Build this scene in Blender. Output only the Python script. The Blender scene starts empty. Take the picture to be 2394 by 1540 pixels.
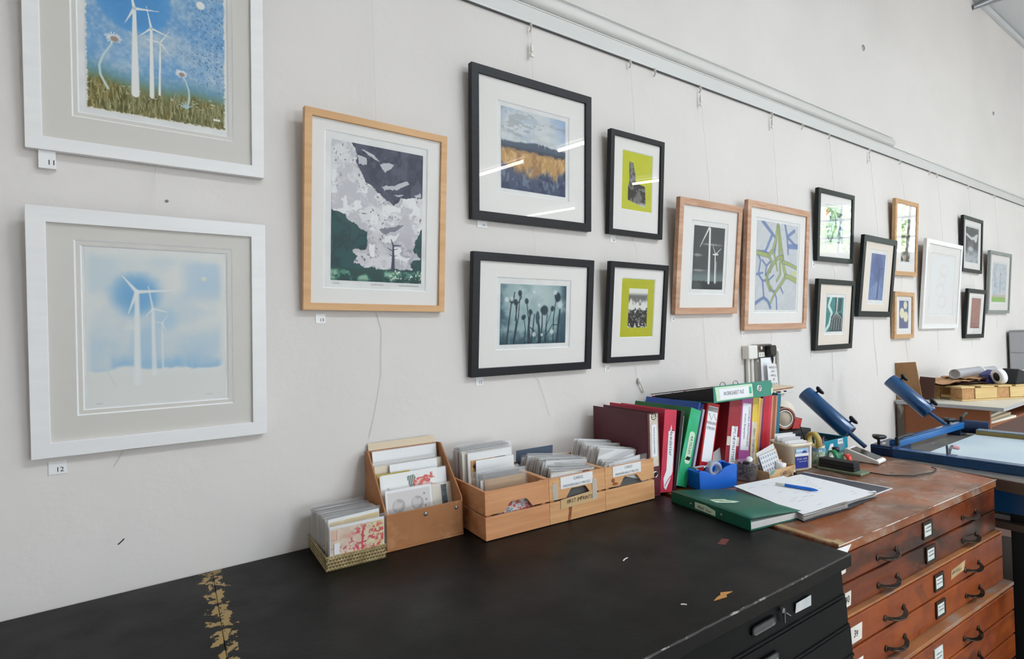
import bpy, math, random
import numpy as np
from mathutils import Vector, Matrix, Euler
random.seed(7)
SC = bpy.context.scene
COL = SC.collection
PI = math.pi
R = math.radians

# ---------------------------------------------------------------- colour / materials
def lin1(c):
    c = c / 255.0
    return c / 12.92 if c <= 0.04045 else ((c + 0.055) / 1.055) ** 2.4
def lin(c):
    return (lin1(c[0]), lin1(c[1]), lin1(c[2]), 1.0)

def new_mat(name):
    m = bpy.data.materials.new(name)
    m.use_nodes = True
    nt = m.node_tree
    return m, nt, nt.nodes['Principled BSDF']

def mat(name, c, rough=0.6, metal=0.0, spec=0.5, c2=None, scale=(8, 8, 8), detail=4, lo=0.35, hi=0.65,
        bump=0.0, bscale=60, coat=0.0, c3=None, s3=3, lo3=.5, hi3=.6):
    """plain or two/three tone noise material (object coordinates)"""
    m, nt, b = new_mat(name)
    b.inputs['Roughness'].default_value = rough
    b.inputs['Metallic'].default_value = metal
    b.inputs['Specular IOR Level'].default_value = spec
    b.inputs['Coat Weight'].default_value = coat
    b.inputs['Base Color'].default_value = lin(c)
    L = nt.links.new
    tc = nt.nodes.new('ShaderNodeTexCoord')
    def noise(sc, det, lo, hi):
        mp = nt.nodes.new('ShaderNodeMapping'); mp.inputs['Scale'].default_value = sc
        L(tc.outputs['Object'], mp.inputs['Vector'])
        n = nt.nodes.new('ShaderNodeTexNoise'); n.inputs['Scale'].default_value = 1.0
        n.inputs['Detail'].default_value = det
        L(mp.outputs['Vector'], n.inputs['Vector'])
        r = nt.nodes.new('ShaderNodeMapRange'); r.inputs['From Min'].default_value = lo
        r.inputs['From Max'].default_value = hi
        L(n.outputs['Fac'], r.inputs['Value'])
        return r.outputs['Result']
    src = None
    if c2 is not None:
        mx = nt.nodes.new('ShaderNodeMix'); mx.data_type = 'RGBA'
        mx.inputs['A'].default_value = lin(c); mx.inputs['B'].default_value = lin(c2)
        L(noise(scale, detail, lo, hi), mx.inputs['Factor'])
        src = mx.outputs['Result']
    if c3 is not None:
        mx = nt.nodes.new('ShaderNodeMix'); mx.data_type = 'RGBA'
        if src is not None: L(src, mx.inputs['A'])
        else: mx.inputs['A'].default_value = lin(c)
        mx.inputs['B'].default_value = lin(c3)
        L(noise((s3, s3, s3) if not isinstance(s3, tuple) else s3, 5, lo3, hi3), mx.inputs['Factor'])
        src = mx.outputs['Result']
    if src is not None: L(src, b.inputs['Base Color'])
    if bump > 0:
        bp = nt.nodes.new('ShaderNodeBump'); bp.inputs['Strength'].default_value = bump
        bp.inputs['Distance'].default_value = 0.01
        L(noise((bscale, bscale, bscale), 5, 0, 1), bp.inputs['Height'])
        L(bp.outputs['Normal'], b.inputs['Normal'])
    return m

def clear_mat(name, tint=(1, 1, 1), rough=0.02, amount=1.0, haze=0.0, hazec=(230, 230, 235), ior=1.5):
    m, nt, b = new_mat(name)
    L = nt.links.new
    tr = nt.nodes.new('ShaderNodeBsdfTransparent'); tr.inputs['Color'].default_value = (*tint, 1)
    gl = nt.nodes.new('ShaderNodeBsdfGlossy'); gl.inputs['Roughness'].default_value = rough
    fr = nt.nodes.new('ShaderNodeFresnel'); fr.inputs['IOR'].default_value = ior
    mu = nt.nodes.new('ShaderNodeMath'); mu.operation = 'MULTIPLY'; mu.inputs[1].default_value = amount
    # only the outer faces mirror the room (no internal reflection inside the thin pane)
    ge = nt.nodes.new('ShaderNodeNewGeometry'); iv = nt.nodes.new('ShaderNodeMath'); iv.operation = 'SUBTRACT'; iv.inputs[0].default_value = 1.0
    L(ge.outputs['Backfacing'], iv.inputs[1])
    fm = nt.nodes.new('ShaderNodeMath'); fm.operation = 'MULTIPLY'; L(fr.outputs['Fac'], fm.inputs[0]); L(iv.outputs[0], fm.inputs[1])
    L(fm.outputs[0], mu.inputs[0])
    mx = nt.nodes.new('ShaderNodeMixShader')
    L(mu.outputs[0], mx.inputs[0]); L(tr.outputs[0], mx.inputs[1]); L(gl.outputs[0], mx.inputs[2])
    out = nt.nodes['Material Output']
    last = mx
    if haze > 0:
        df = nt.nodes.new('ShaderNodeBsdfDiffuse'); df.inputs['Color'].default_value = lin(hazec)
        m2 = nt.nodes.new('ShaderNodeMixShader'); m2.inputs[0].default_value = haze
        L(mx.outputs[0], m2.inputs[1]); L(df.outputs[0], m2.inputs[2]); last = m2
    L(last.outputs[0], out.inputs['Surface'])
    nt.nodes.remove(b)
    return m

def emit_mat(name, c, s):
    m, nt, b = new_mat(name)
    b.inputs['Base Color'].default_value = lin(c)
    b.inputs['Emission Color'].default_value = lin(c)
    b.inputs['Emission Strength'].default_value = s
    return m

def wood_mat(name, c, c2, scale=(2, 60, 60), rough=.5, c3=None, s3=3, lo3=.52, hi3=.7, spec=.4, lo=.3, hi=.7, coat=0):
    return mat(name, c, rough, 0, spec, c2=c2, scale=scale, detail=6, lo=lo, hi=hi, c3=c3, s3=s3, lo3=lo3, hi3=hi3, coat=coat)

def paint_mat():
    m, nt, b = new_mat('printed_ink')
    a = nt.nodes.new('ShaderNodeAttribute'); a.attribute_name = 'Col'
    nt.links.new(a.outputs['Color'], b.inputs['Base Color'])
    b.inputs['Roughness'].default_value = .75
    b.inputs['Specular IOR Level'].default_value = .2
    return m
M = {}
M['ink'] = paint_mat()

# ---------------------------------------------------------------- mesh builder
class MB:
    def __init__(s):
        s.v = []; s.f = []; s.m = []; s.sm = []
    def add(s, vs, fs, m=0, smooth=False):
        o = len(s.v)
        s.v += [tuple(p) for p in vs]
        for f in fs:
            s.f.append([i + o for i in f]); s.m.append(m); s.sm.append(smooth)
        return s
    def hexa(s, p, m=0):
        return s.add(p, [(0, 3, 2, 1), (4, 5, 6, 7), (0, 1, 5, 4), (1, 2, 6, 5), (2, 3, 7, 6), (3, 0, 4, 7)], m)
    def box(s, x0, x1, y0, y1, z0, z1, m=0, mtx=None):
        p = [(x0, y0, z0), (x1, y0, z0), (x1, y1, z0), (x0, y1, z0), (x0, y0, z1), (x1, y0, z1), (x1, y1, z1), (x0, y1, z1)]
        if mtx is not None: p = [tuple(mtx @ Vector(q)) for q in p]
        return s.hexa(p, m)
    def prism(s, poly, off, m=0, smooth=False):
        n = len(poly); a = [Vector(p) for p in poly]; o = Vector(off)
        vs = a + [p + o for p in a]
        fs = [tuple(range(n - 1, -1, -1)), tuple(range(n, 2 * n))] + [(i, (i + 1) % n, n + (i + 1) % n, n + i) for i in range(n)]
        # orientation: make it consistent whichever way the outline runs
        nrm = Vector((0, 0, 0))
        for i in range(n):
            nrm += a[i].cross(a[(i + 1) % n])
        if nrm.dot(o) < 0:
            fs = [tuple(reversed(f)) for f in fs]
        return s.add(vs, fs, m, smooth)
    def quad(s, a, b, c, d, m=0):
        return s.add([a, b, c, d], [(0, 1, 2, 3)], m)
    def poly(s, pts, m=0):
        return s.add(pts, [tuple(range(len(pts)))], m)
    def tube(s, pts, r, n=8, m=0, caps=True, smooth=True, up=None):
        pts = [Vector(p) for p in pts]; k = len(pts)
        rs = r if isinstance(r, (list, tuple)) else [r] * k
        vs = []; prev = None
        for i, p in enumerate(pts):
            t = (pts[min(i + 1, k - 1)] - pts[max(i - 1, 0)]).normalized()
            if prev is None:
                u = Vector((0, 0, 1)) if abs(t.z) < .9 else Vector((1, 0, 0))
                if up is not None: u = Vector(up)
            else: u = prev
            a = (u - t * u.dot(t)).normalized(); b = t.cross(a); prev = a
            for j in range(n):
                an = 2 * PI * j / n
                vs.append(p + (a * math.cos(an) + b * math.sin(an)) * rs[i])
        fs = []
        for i in range(k - 1):
            for j in range(n):
                fs.append((i * n + j, i * n + (j + 1) % n, (i + 1) * n + (j + 1) % n, (i + 1) * n + j))
        s.add(vs, fs, m, smooth)
        if caps:
            s.add(vs[:n], [tuple(range(n - 1, -1, -1))], m); s.add(vs[-n:], [tuple(range(n))], m)
        return s
    def strip(s, pts, w, t, up=(0, 0, 1), m=0):
        """flat bar of width w (sideways) and thickness t following pts"""
        pts = [Vector(p) for p in pts]; k = len(pts); up = Vector(up); vs = []
        for i, p in enumerate(pts):
            d = (pts[min(i + 1, k - 1)] - pts[max(i - 1, 0)]).normalized()
            sd = d.cross(up).normalized(); nn = sd.cross(d)
            for a, b in ((-1, -1), (1, -1), (1, 1), (-1, 1)):
                vs.append(p + sd * a * w / 2 + nn * b * t / 2)
        fs = [(3, 2, 1, 0), tuple(range(4 * k - 4, 4 * k))]
        for i in range(k - 1):
            for j in range(4):
                fs.append((4 * i + j, 4 * i + (j + 1) % 4, 4 * i + 4 + (j + 1) % 4, 4 * i + 4 + j))
        return s.add(vs, fs, m)
    def lathe(s, prof, c=(0, 0, 0), n=24, m=0, mtx=None, smooth=True, squash=None):
        """profile [(r,z)...] turned about z; squash = superellipse power for rounded squares"""
        vs = []
        for (r, z) in prof:
            for j in range(n):
                an = 2 * PI * j / n; ca, sa = math.cos(an), math.sin(an)
                k = 1.0
                if squash: k = (abs(ca) ** squash + abs(sa) ** squash) ** (-1.0 / squash)
                p = Vector((r * k * ca, r * k * sa, z))
                if mtx is not None: p = mtx @ p
                vs.append(p + Vector(c))
        fs = []
        for i in range(len(prof) - 1):
            for j in range(n):
                fs.append((i * n + j, i * n + (j + 1) % n, (i + 1) * n + (j + 1) % n, (i + 1) * n + j))
        return s.add(vs, fs, m, smooth)
    def sheet(s, fn, nu, nv, m=0, smooth=True):
        vs = [fn(i / nu, j / nv) for j in range(nv + 1) for i in range(nu + 1)]
        fs = [(j * (nu + 1) + i, j * (nu + 1) + i + 1, (j + 1) * (nu + 1) + i + 1, (j + 1) * (nu + 1) + i) for j in range(nv) for i in range(nu)]
        return s.add(vs, fs, m, smooth)
    def text(s, string, o, xd, yd, size, m=0, align='CENTER', hand=0.0, lift=.0004, stretch=1.0):
        me = text_mesh(string, align, hand)
        o = Vector(o); xd = Vector(xd).normalized(); yd = Vector(yd).normalized(); nz = xd.cross(yd)
        vs = [o + xd * (p[0] * size * stretch) + yd * (p[1] * size) + nz * lift for p in me[0]]
        return s.add(vs, me[1], m)
    def build(s, name, mats, parent=None, loc=None, rot=None, bevel=0, seg=2, subd=0, coll=True):
        me = bpy.data.meshes.new(name)
        me.from_pydata([tuple(p) for p in s.v], [], s.f)
        me.polygons.foreach_set('material_index', s.m)
        me.polygons.foreach_set('use_smooth', s.sm)
        if not isinstance(mats, (list, tuple)): mats = [mats]
        for k in mats: me.materials.append(M[k] if isinstance(k, str) else k)
        me.update()
        o = bpy.data.objects.new(name, me)
        COL.objects.link(o)
        if parent: o.parent = parent
        if loc is not None: o.location = loc
        if rot is not None: o.rotation_euler = rot
        if bevel:
            b = o.modifiers.new('soft_edges', 'BEVEL'); b.width = bevel; b.segments = seg
            b.limit_method = 'ANGLE'; b.angle_limit = R(40)
        if subd:
            b = o.modifiers.new('smooth', 'SUBSURF'); b.levels = subd; b.render_levels = subd
        return o

_tc = {}
def text_mesh(string, align, hand):
    key = (string, align, hand)
    if key in _tc: return _tc[key]
    rnd = random.Random(hash(string) % 1000 if False else sum(map(ord, string)))
    V, F = [], []
    def conv(st, al):
        cu = bpy.data.curves.new('lettering', 'FONT'); cu.body = st; cu.align_x = al; cu.size = 1.0
        cu.resolution_u = 2
        ob = bpy.data.objects.new('lettering', cu); COL.objects.link(ob)
        dg = bpy.context.evaluated_depsgraph_get(); dg.update()
        me = bpy.data.meshes.new_from_object(ob.evaluated_get(dg))
        vs = [(v.co.x, v.co.y) for v in me.vertices]; fs = [tuple(p.vertices) for p in me.polygons]
        bpy.data.objects.remove(ob); bpy.data.curves.remove(cu); bpy.data.meshes.remove(me)
        return vs, fs
    if not hand:
        V, F = conv(string, align)
    else:
        x = 0
        for ch in string:
            if ch == ' ': x += .32; continue
            vs, fs = conv(ch, 'LEFT')
            if not vs: continue
            a = rnd.uniform(-hand, hand) * .6; sc = 1 + rnd.uniform(-hand, hand) * .7; dy = rnd.uniform(-hand, hand) * .35
            w = max(p[0] for p in vs); x0 = min(p[0] for p in vs)
            o = len(V)
            for px, py in vs:
                px = (px - x0) * .86; py *= sc
                V.append((x + px * math.cos(a) - py * math.sin(a) + .12 * py, dy + px * math.sin(a) + py * math.cos(a)))
            F += [tuple(i + o for i in f) for f in fs]
            x += (w - x0) * .86 + .09
        if align == 'CENTER': V = [(p[0] - x / 2, p[1]) for p in V]
        elif align == 'RIGHT': V = [(p[0] - x, p[1]) for p in V]
    _tc[key] = (V, F)
    return _tc[key]

# ---------------------------------------------------------------- things
def tag(o, label=None, cat=None, group=None, kind=None):
    if label: o['label'] = label
    if cat: o['category'] = cat
    if group: o['group'] = group
    if kind: o['kind'] = kind
    return o
def thing(name, label, cat, loc=(0, 0, 0), rot=(0, 0, 0), group=None):
    o = bpy.data.objects.new(name, None); COL.objects.link(o)
    o.empty_display_size = .05
    o.location = loc; o.rotation_euler = rot
    return tag(o, label, cat, group)
def copy_tree(o, parent=None):
    c = o.copy(); COL.objects.link(c)
    if parent: c.parent = parent
    for ch in list(o.children): copy_tree(ch, c)
    return c
def struct(o):
    o['kind'] = 'structure'; return o

# ---------------------------------------------------------------- painted surfaces (prints, labels): one vertex colour per point of a fine grid
class Cv:
    def __init__(s, w, h, res=.002, base=(240, 238, 232)):
        s.w, s.h = w, h
        s.nx = max(4, int(round(w / res))); s.ny = max(4, int(round(h / res)))
        u = np.linspace(0, 1, s.nx + 1); v = np.linspace(0, 1, s.ny + 1)
        s.U, s.V = np.meshgrid(u, v); s.a = h / w
        s.c = np.ones((s.ny + 1, s.nx + 1, 3)) * np.array(base, float)
    def noise(s, fx, fy=None, seed=1, octv=4, gain=.55):
        fy = fy or fx
        rg = np.random.default_rng(seed); out = np.zeros_like(s.U); amp = 1; tot = 0
        for k in range(octv):
            nx = max(1, int(fx * 2 ** k)); ny = max(1, int(fy * 2 ** k))
            g = rg.random((ny + 2, nx + 2))
            x = s.U * nx; y = s.V * ny
            i = np.minimum(x.astype(int), nx - 1); j = np.minimum(y.astype(int), ny - 1)
            fu = x - i; fv = y - j; fu = fu * fu * (3 - 2 * fu); fv = fv * fv * (3 - 2 * fv)
            out += amp * ((g[j, i] * (1 - fu) + g[j, i + 1] * fu) * (1 - fv) + (g[j + 1, i] * (1 - fu) + g[j + 1, i + 1] * fu) * fv)
            tot += amp; amp *= gain
        return out / tot
    def mix(s, mask, col):
        mask = np.clip(mask, 0, 1)[..., None]
        s.c = s.c * (1 - mask) + np.array(col, float) * mask
        return s
    @staticmethod
    def ss(x, a, b):
        t = np.clip((x - a) / (b - a), 0, 1); return t * t * (3 - 2 * t)
    def ell(s, cu, cv, ru, rv, col, soft=.15, al=1, rot=0, wob=None):
        du = s.U - cu; dv = (s.V - cv) * s.a
        ca, sa = math.cos(rot), math.sin(rot)
        x = du * ca + dv * sa; y = -du * sa + dv * ca
        d = np.sqrt((x / ru) ** 2 + (y / rv) ** 2)
        if wob is not None: d = d + wob
        return s.mix(al * (1 - s.ss(d, 1 - soft, 1 + soft)), col)
    def stroke(s, pts, w0, w1, col, al=1, soft=.35):
        P = [(p[0], p[1] * s.a) for p in pts]; n = len(P) - 1
        X, Y = s.U, s.V * s.a
        best = np.full_like(X, 9.0)
        for i in range(n):
            (x0, y0), (x1, y1) = P[i], P[i + 1]
            dx, dy = x1 - x0, y1 - y0; l2 = dx * dx + dy * dy + 1e-12
            t = np.clip(((X - x0) * dx + (Y - y0) * dy) / l2, 0, 1)
            d = np.hypot(X - x0 - t * dx, Y - y0 - t * dy)
            w = w0 + (w1 - w0) * (i + t) / n
            best = np.minimum(best, d / np.maximum(w, 1e-6))
        return s.mix(al * (1 - s.ss(best, 1 - soft, 1 + soft)), col)
    def poly(s, pts, col, al=1, warp=0, wf=9, seed=3):
        X, Y = s.U, s.V
        if warp:
            X = X + warp * (s.noise(wf, wf, seed, 5, .62) - .5); Y = Y + warp * (s.noise(wf, wf, seed + 50, 5, .62) - .5)
        ins = np.zeros(X.shape, bool); n = len(pts)
        for i in range(n):
            x0, y0 = pts[i]; x1, y1 = pts[(i + 1) % n]
            if y0 == y1: continue
            c = ((y0 > Y) != (y1 > Y)) & (X < (x1 - x0) * (Y - y0) / (y1 - y0) + x0)
            ins ^= c
        return s.mix(al * ins, col)
    def rect(s, u0, v0, u1, v1, col, al=1, soft=.004):
        m = s.ss(s.U, u0 - soft, u0 + soft) * (1 - s.ss(s.U, u1 - soft, u1 + soft)) * s.ss(s.V, v0 - soft, v0 + soft) * (1 - s.ss(s.V, v1 - soft, v1 + soft))
        return s.mix(al * m, col)
    def build(s, name, parent, o=(0, 0, 0), xd=(1, 0, 0), yd=(0, 0, -1), material='ink', bend=None, thick=0):
        """o = top-left corner; xd to the right, yd downwards"""
        o = Vector(o); xd = Vector(xd); yd = Vector(yd)
        nx, ny = s.nx + 1, s.ny + 1
        uu = s.U.ravel() * s.w; vv = s.V.ravel() * s.h
        co = np.outer(np.ones(len(uu)), o) + np.outer(uu, xd) + np.outer(vv, yd)
        if bend is not None:
            co = bend(co, s.U.ravel(), s.V.ravel())
        idx = np.arange(nx * ny).reshape(ny, nx)
        f = np.stack([idx[:-1, :-1], idx[1:, :-1], idx[1:, 1:], idx[:-1, 1:]], -1).reshape(-1, 4)
        me = bpy.data.meshes.new(name)
        me.vertices.add(len(co)); me.vertices.foreach_set('co', co.ravel())
        me.loops.add(f.size); me.loops.foreach_set('vertex_index', f.ravel())
        me.polygons.add(len(f)); me.polygons.foreach_set('loop_start', np.arange(0, f.size, 4))
        try: me.polygons.foreach_set('loop_total', np.full(len(f), 4))
        except Exception: pass
        me.update(calc_edges=True); me.validate()
        at = me.color_attributes.new('Col', 'FLOAT_COLOR', 'POINT')
        c = np.clip(s.c.reshape(-1, 3) / 255.0, 0, 1)
        c = np.where(c <= .04045, c / 12.92, ((c + .055) / 1.055) ** 2.4)
        at.data.foreach_set('color', np.concatenate([c, np.ones((len(c), 1))], 1).ravel())
        me.materials.append(M[material])
        ob = bpy.data.objects.new(name, me); COL.objects.link(ob)
        if parent: ob.parent = parent
        return ob
# ================================================================ materials
M['wall'] = mat('wall_paint', (227, 221, 217), .7, c2=(221, 215, 211), scale=(1.3, 1.3, 1.3), detail=6, bump=.16, bscale=22, spec=.25)
M['ceil'] = mat('ceiling_paint', (206, 207, 208), .8, spec=.2)
M['timber'] = wood_mat('roof_boards', (126, 112, 98), (104, 92, 80), (4, 30, 30), .7)
M['floor'] = mat('floor_lino', (176, 170, 160), .5, c2=(160, 154, 146), scale=(3, 3, 3))
M['rail'] = mat('gallery_rail_white', (218, 217, 215), .16, spec=.6)
M['railgap'] = mat('gallery_rail_slot', (84, 85, 86), .5)
M['mould'] = mat('moulding_white', (222, 220, 217), .45)
M['steelgrey'] = mat('grey_steel', (150, 152, 155), .35, .8)
M['wire'] = mat('nylon_cord', (226, 224, 222), .5)
M['chrome'] = mat('chrome', (210, 210, 212), .15, 1)
M['white'] = mat('white_paint', (240, 239, 240), .35)
M['offwhite'] = mat('white_plastic', (232, 229, 223), .4)
M['paper'] = mat('paper', (238, 237, 236), .75, spec=.2, c2=(228, 226, 226), scale=(14, 14, 14))
M['paper2'] = mat('cream_paper', (232, 224, 208), .75, spec=.2)
M['black'] = mat('black_plastic', (24, 24, 26), .4)
M['blackmat'] = mat('dark_rubber', (30, 30, 32), .7)
M['inkblack'] = mat('lettering_black', (28, 27, 30), .7, spec=.2)
M['inkgrey'] = mat('lettering_grey', (92, 88, 92), .7, spec=.2)
M['glass'] = clear_mat('picture_glass', (.985, .985, .983), .004)
M['winglass'] = clear_mat('window_glass', (.97, .985, .98), .004)
M['film'] = clear_mat('cellophane', (.995, .995, .997), .10, 1.3, haze=.08, hazec=(253, 253, 255))
M['clearplastic'] = clear_mat('clear_plastic', (.93, .935, .945), .06, 1.8, haze=.10, hazec=(214, 216, 220))
M['tube'] = emit_mat('fluorescent_tube', (255, 248, 240), 22)
M['foliage'] = mat('tree_leaves', (86, 112, 62), .7, c2=(140, 165, 100), scale=(3, 3, 3))
M['bark'] = mat('tree_bark', (80, 68, 56), .9)

# ================================================================ camera
cam = bpy.data.cameras.new('camera'); co = bpy.data.objects.new('camera', cam); COL.objects.link(co)
cr, cu, cf = Vector((0.819887, -0.571719, -0.030386)), Vector((0.021229, -0.022679, 0.999517)), Vector((0.572132, 0.820136, 0.006457))
co.matrix_world = Matrix(((cr.x, cu.x, -cf.x, 0), (cr.y, cu.y, -cf.y, -1.62), (cr.z, cu.z, -cf.z, 1.5366), (0, 0, 0, 1)))
cam.sensor_width = 36; cam.lens = 36 * 1290 / 2394; cam.clip_start = .02
SC.camera = co

# ================================================================ room shell (wall with the pictures is y = 0, room towards -y)
X0, X1, Y1, H = -2.6, 10.2, -8.4, 4.42
def slab(name, x0, x1, y0, y1, z0, z1, m): return struct(MB().box(x0, x1, y0, y1, z0, z1).build(name, m))
slab('wall_back', X0 - .2, X1 + .2, 0, .22, 0, H + .8, 'wall')
slab('floor', X0 - .2, X1 + .2, Y1 - .2, .2, -.12, 0, 'floor')
slab('wall_left', X0 - .2, X0, Y1, 0, 0, 6.0, 'wall')
# pitched ceiling rising away from the picture wall
zc_ = lambda y: H + 1.3 * (.1 - y) / (8.5)
b = MB()
ROOF = [(1.8, 4.9), (5.6, 7.4)]; RY = (-4.2, -5.8)          # two roof lights in the far slope, added for overhead daylight
def panel(x0, x1, ya, yb, k=0):
    b.hexa([(x0, ya, zc_(ya)), (x1, ya, zc_(ya)), (x1, yb, zc_(yb)), (x0, yb, zc_(yb)), (x0, ya, zc_(ya) + .15), (x1, ya, zc_(ya) + .15), (x1, yb, zc_(yb) + .15), (x0, yb, zc_(yb) + .15)], k)
panel(X0 - .2, X1 + .2, .1, RY[0]); panel(X0 - .2, X1 + .2, RY[1], Y1 - .2)
cur = X0 - .2
for (p, q) in ROOF: panel(cur, p, *RY); cur = q
panel(cur, X1 + .2, *RY)
struct(b.build('ceiling', ['ceil', 'timber']))

def wall_with_windows(name, wins, axis, pos, a0, a1, z1, thick):
    """wall in the plane axis=pos with rectangular openings (a, b, za, zb) sorted along the wall"""
    b = MB()
    def put(p, q, za, zb):
        if q - p < 1e-4 or zb - za < 1e-4: return
        if axis == 'x': b.box(pos, pos + thick, p, q, za, zb)
        else: b.box(p, q, pos - thick, pos, za, zb)
    cur = a0
    for (p, q, za, zb) in wins:
        put(cur, p, 0, z1); put(p, q, 0, za); put(p, q, zb, z1); cur = q
    put(cur, a1, 0, z1)
    return struct(b.build(name, 'wall'))
WX = [(-3.58, -2.72, 2.36, 3.3), (-2.36, -1.84, 2.36, 3.3)]
wall_with_windows('wall_right', WX, 'x', X1, Y1, 0, 6.0, .25)
WY = [(1.88, 2.55, .5, 2.7), (5.3, 5.95, .6, 2.7)]  # slit windows added to bring more daylight onto the picture wall
wall_with_windows('wall_front', WY, 'y', Y1, X0, X1, 6.0, .25)
def window(n, axis, pos, p, q, za, zb, rows, cols):
    t = bpy.data.objects.new('window_%d' % n, None); COL.objects.link(t); struct(t)
    f = MB(); w = .06
    def bar(a, c, z0, z1):
        if axis == 'x': f.box(pos + .08, pos + .15, a, c, z0, z1)
        else: f.box(a, c, pos - .15, pos - .08, z0, z1)
    bar(p, q, za, za + w); bar(p, q, zb - w, zb); bar(p, p + w, za + w, zb - w); bar(q - w, q, za + w, zb - w)
    for i in range(1, rows):
        z = za + (zb - za) * i / rows; bar(p + w, q - w, z - .02, z + .02)
    for i in range(1, cols):
        a = p + (q - p) * i / cols; bar(a - .018, a + .018, za + w, zb - w)
    f.build('window_frame', 'white', t)
    g = MB()
    if axis == 'x': g.box(pos + .11, pos + .118, p, q, za, zb)
    else: g.box(p, q, pos - .118, pos - .11, za, zb)
    g.build('window_glass', 'winglass', t)
    s_ = MB()
    if axis == 'x': s_.box(pos - .06, pos + .08, p - .05, q + .05, za - .04, za - .002)
    else: s_.box(p - .05, q + .05, pos - .08, pos + .06, za - .04, za - .002)
    s_.build('window_sill', 'white', t)
n = 0
for w_ in WX: n += 1; window(n, 'x', X1, *w_, 3, 2)
for w_ in WY: n += 1; window(n, 'y', Y1, *w_, 2, max(1, int(w_[1] - w_[0])))  # WY: the added daylight slits

for (p, q) in ROOF:
    n += 1; t = bpy.data.objects.new('window_%d' % n, None); COL.objects.link(t); struct(t)  # glazing of the added roof lights
    z0, z1 = zc_(RY[0]), zc_(RY[1]); ya, yb = RY
    g = MB(); g.hexa([(p, ya, z0 + .10), (q, ya, z0 + .10), (q, yb, z1 + .10), (p, yb, z1 + .10), (p, ya, z0 + .108), (q, ya, z0 + .108), (q, yb, z1 + .108), (p, yb, z1 + .108)]); g.build('window_glass', 'winglass', t)
    f = MB()
    for i in range(5):
        x = p + (q - p) * i / 4; f.hexa([(x - .02, ya, z0 + .04), (x + .02, ya, z0 + .04), (x + .02, yb, z1 + .04), (x - .02, yb, z1 + .04), (x - .02, ya, z0 + .095), (x + .02, ya, z0 + .095), (x + .02, yb, z1 + .095), (x - .02, yb, z1 + .095)])
    f.build('window_frame', 'white', t)

# gallery hanging rail and the boxed pipe moulding above it
b = MB()
b.box(X0, X1, -.009, 0, 2.694, 2.742)
b.box(X0, X1, -.011, 0, 2.742, 2.748)
b.box(X0, X1, -.012, 0, 2.6795, 2.694)
b.box(X0, X1, -.0105, -.002, 2.6765, 2.679, 1)
struct(b.build('trim_1', ['rail', 'railgap'], bevel=.0015))
b = MB()
pr = [(0, 2.750), (-.012, 2.750), (-.024, 2.757), (-.030, 2.770), (-.030, 2.782), (-.024, 2.796), (-.012, 2.804), (0, 2.806)]
b.prism([(X0, y, z) for y, z in pr], (4.40 - X0, 0, 0), 0, True)
struct(b.build('trim_2', 'mould'))
b = MB(); b.tube([(X0, -.02, 2.8125), (4.38, -.02, 2.8125)], .006, 8); b.tube([(4.4, -.008, 2.758), (X1, -.008, 2.758)], .008, 8)
struct(b.build('trim_3', 'mould'))
# wall / ceiling angle strip
struct(MB().box(X0, X1, -.03, 0, H - .05, H + .0).build('trim_4', 'ceil', bevel=.004))

# steel roof brace high at the end of the wall
t = thing('roof_brace', 'grey steel roof brace fixed high where the wall meets the ceiling', 'brace', (6.22, -.003, 4.30))
b = MB(); b.tube([(0, 0, 0), (.10, -.1, .05), (.26, -.25, .13)], [.02, .035, .06], 10); b.build('foot', 'steelgrey', t)
b = MB(); b.strip([(.12, -.02, .06), (.30, -.30, .10), (.62, -.9, .2)], .05, .02); b.build('strut', 'mould', t)

# little marks and screws left in the wall
def wall_mark(x, z, r, m, lab):
    b = MB(); b.lathe([(r, -.002), (r * .8, .003), (r * .3, .006), (0.0001, .006)], n=10, mtx=Matrix.Rotation(R(90), 4, 'X'))
    tag(b.build('wall_screw', m, None, (x, -.001, z)), lab, 'screw', 'old screws left in the wall')
wall_mark(.089, 1.893, .004, 'steelgrey', 'small old screw in the wall between the two white framed pictures')
wall_mark(4.024, 3.347, .022, 'steelgrey', 'old metal fixing plug high on the bare wall above the rail')
wall_mark(6.712, 3.46, .02, 'steelgrey', 'old metal fixing plug at the far end high above the rail')
b = MB(); b.strip([(-.028, -.001, 1.064), (-.022, -.001, 1.069), (-.016, -.001, 1.075)], .0025, .001, up=(0, -1, 0))
tag(b.build('wall_nick', 'blackmat'), 'short dark nick in the white wall low above the black plan chest', 'mark')

# ================================================================ lights
W = bpy.data.worlds.new('daylight'); SC.world = W; W.use_nodes = True
bg = W.node_tree.nodes['Background']; bg.inputs['Color'].default_value = (.84, .92, 1, 1); bg.inputs['Strength'].default_value = 26.5
def portal(loc, rot, sx, sy):     # sampling portals in the window openings (they guide the sky light, they give none themselves)
    l = bpy.data.lights.new('window_portal', 'AREA'); l.shape = 'RECTANGLE'; l.size = sx; l.size_y = sy
    l.cycles.is_portal = True
    o = bpy.data.objects.new('window_portal', l); COL.objects.link(o); o.location = loc; o.rotation_euler = rot
for (p, q, za, zb) in WX: portal((X1 + .2, (p + q) / 2, (za + zb) / 2), (0, R(90), 0), zb - za, q - p)
for (p, q, za, zb) in WY: portal(((p + q) / 2, Y1 - .2, (za + zb) / 2), (R(90), 0, 0), q - p, zb - za)

for (p, q) in ROOF: portal(((p + q) / 2, sum(RY) / 2, zc_(sum(RY) / 2) + .14), (-math.atan(1.3 / 8.5), 0, 0), q - p, abs(RY[1] - RY[0]) * 1.01)

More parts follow.
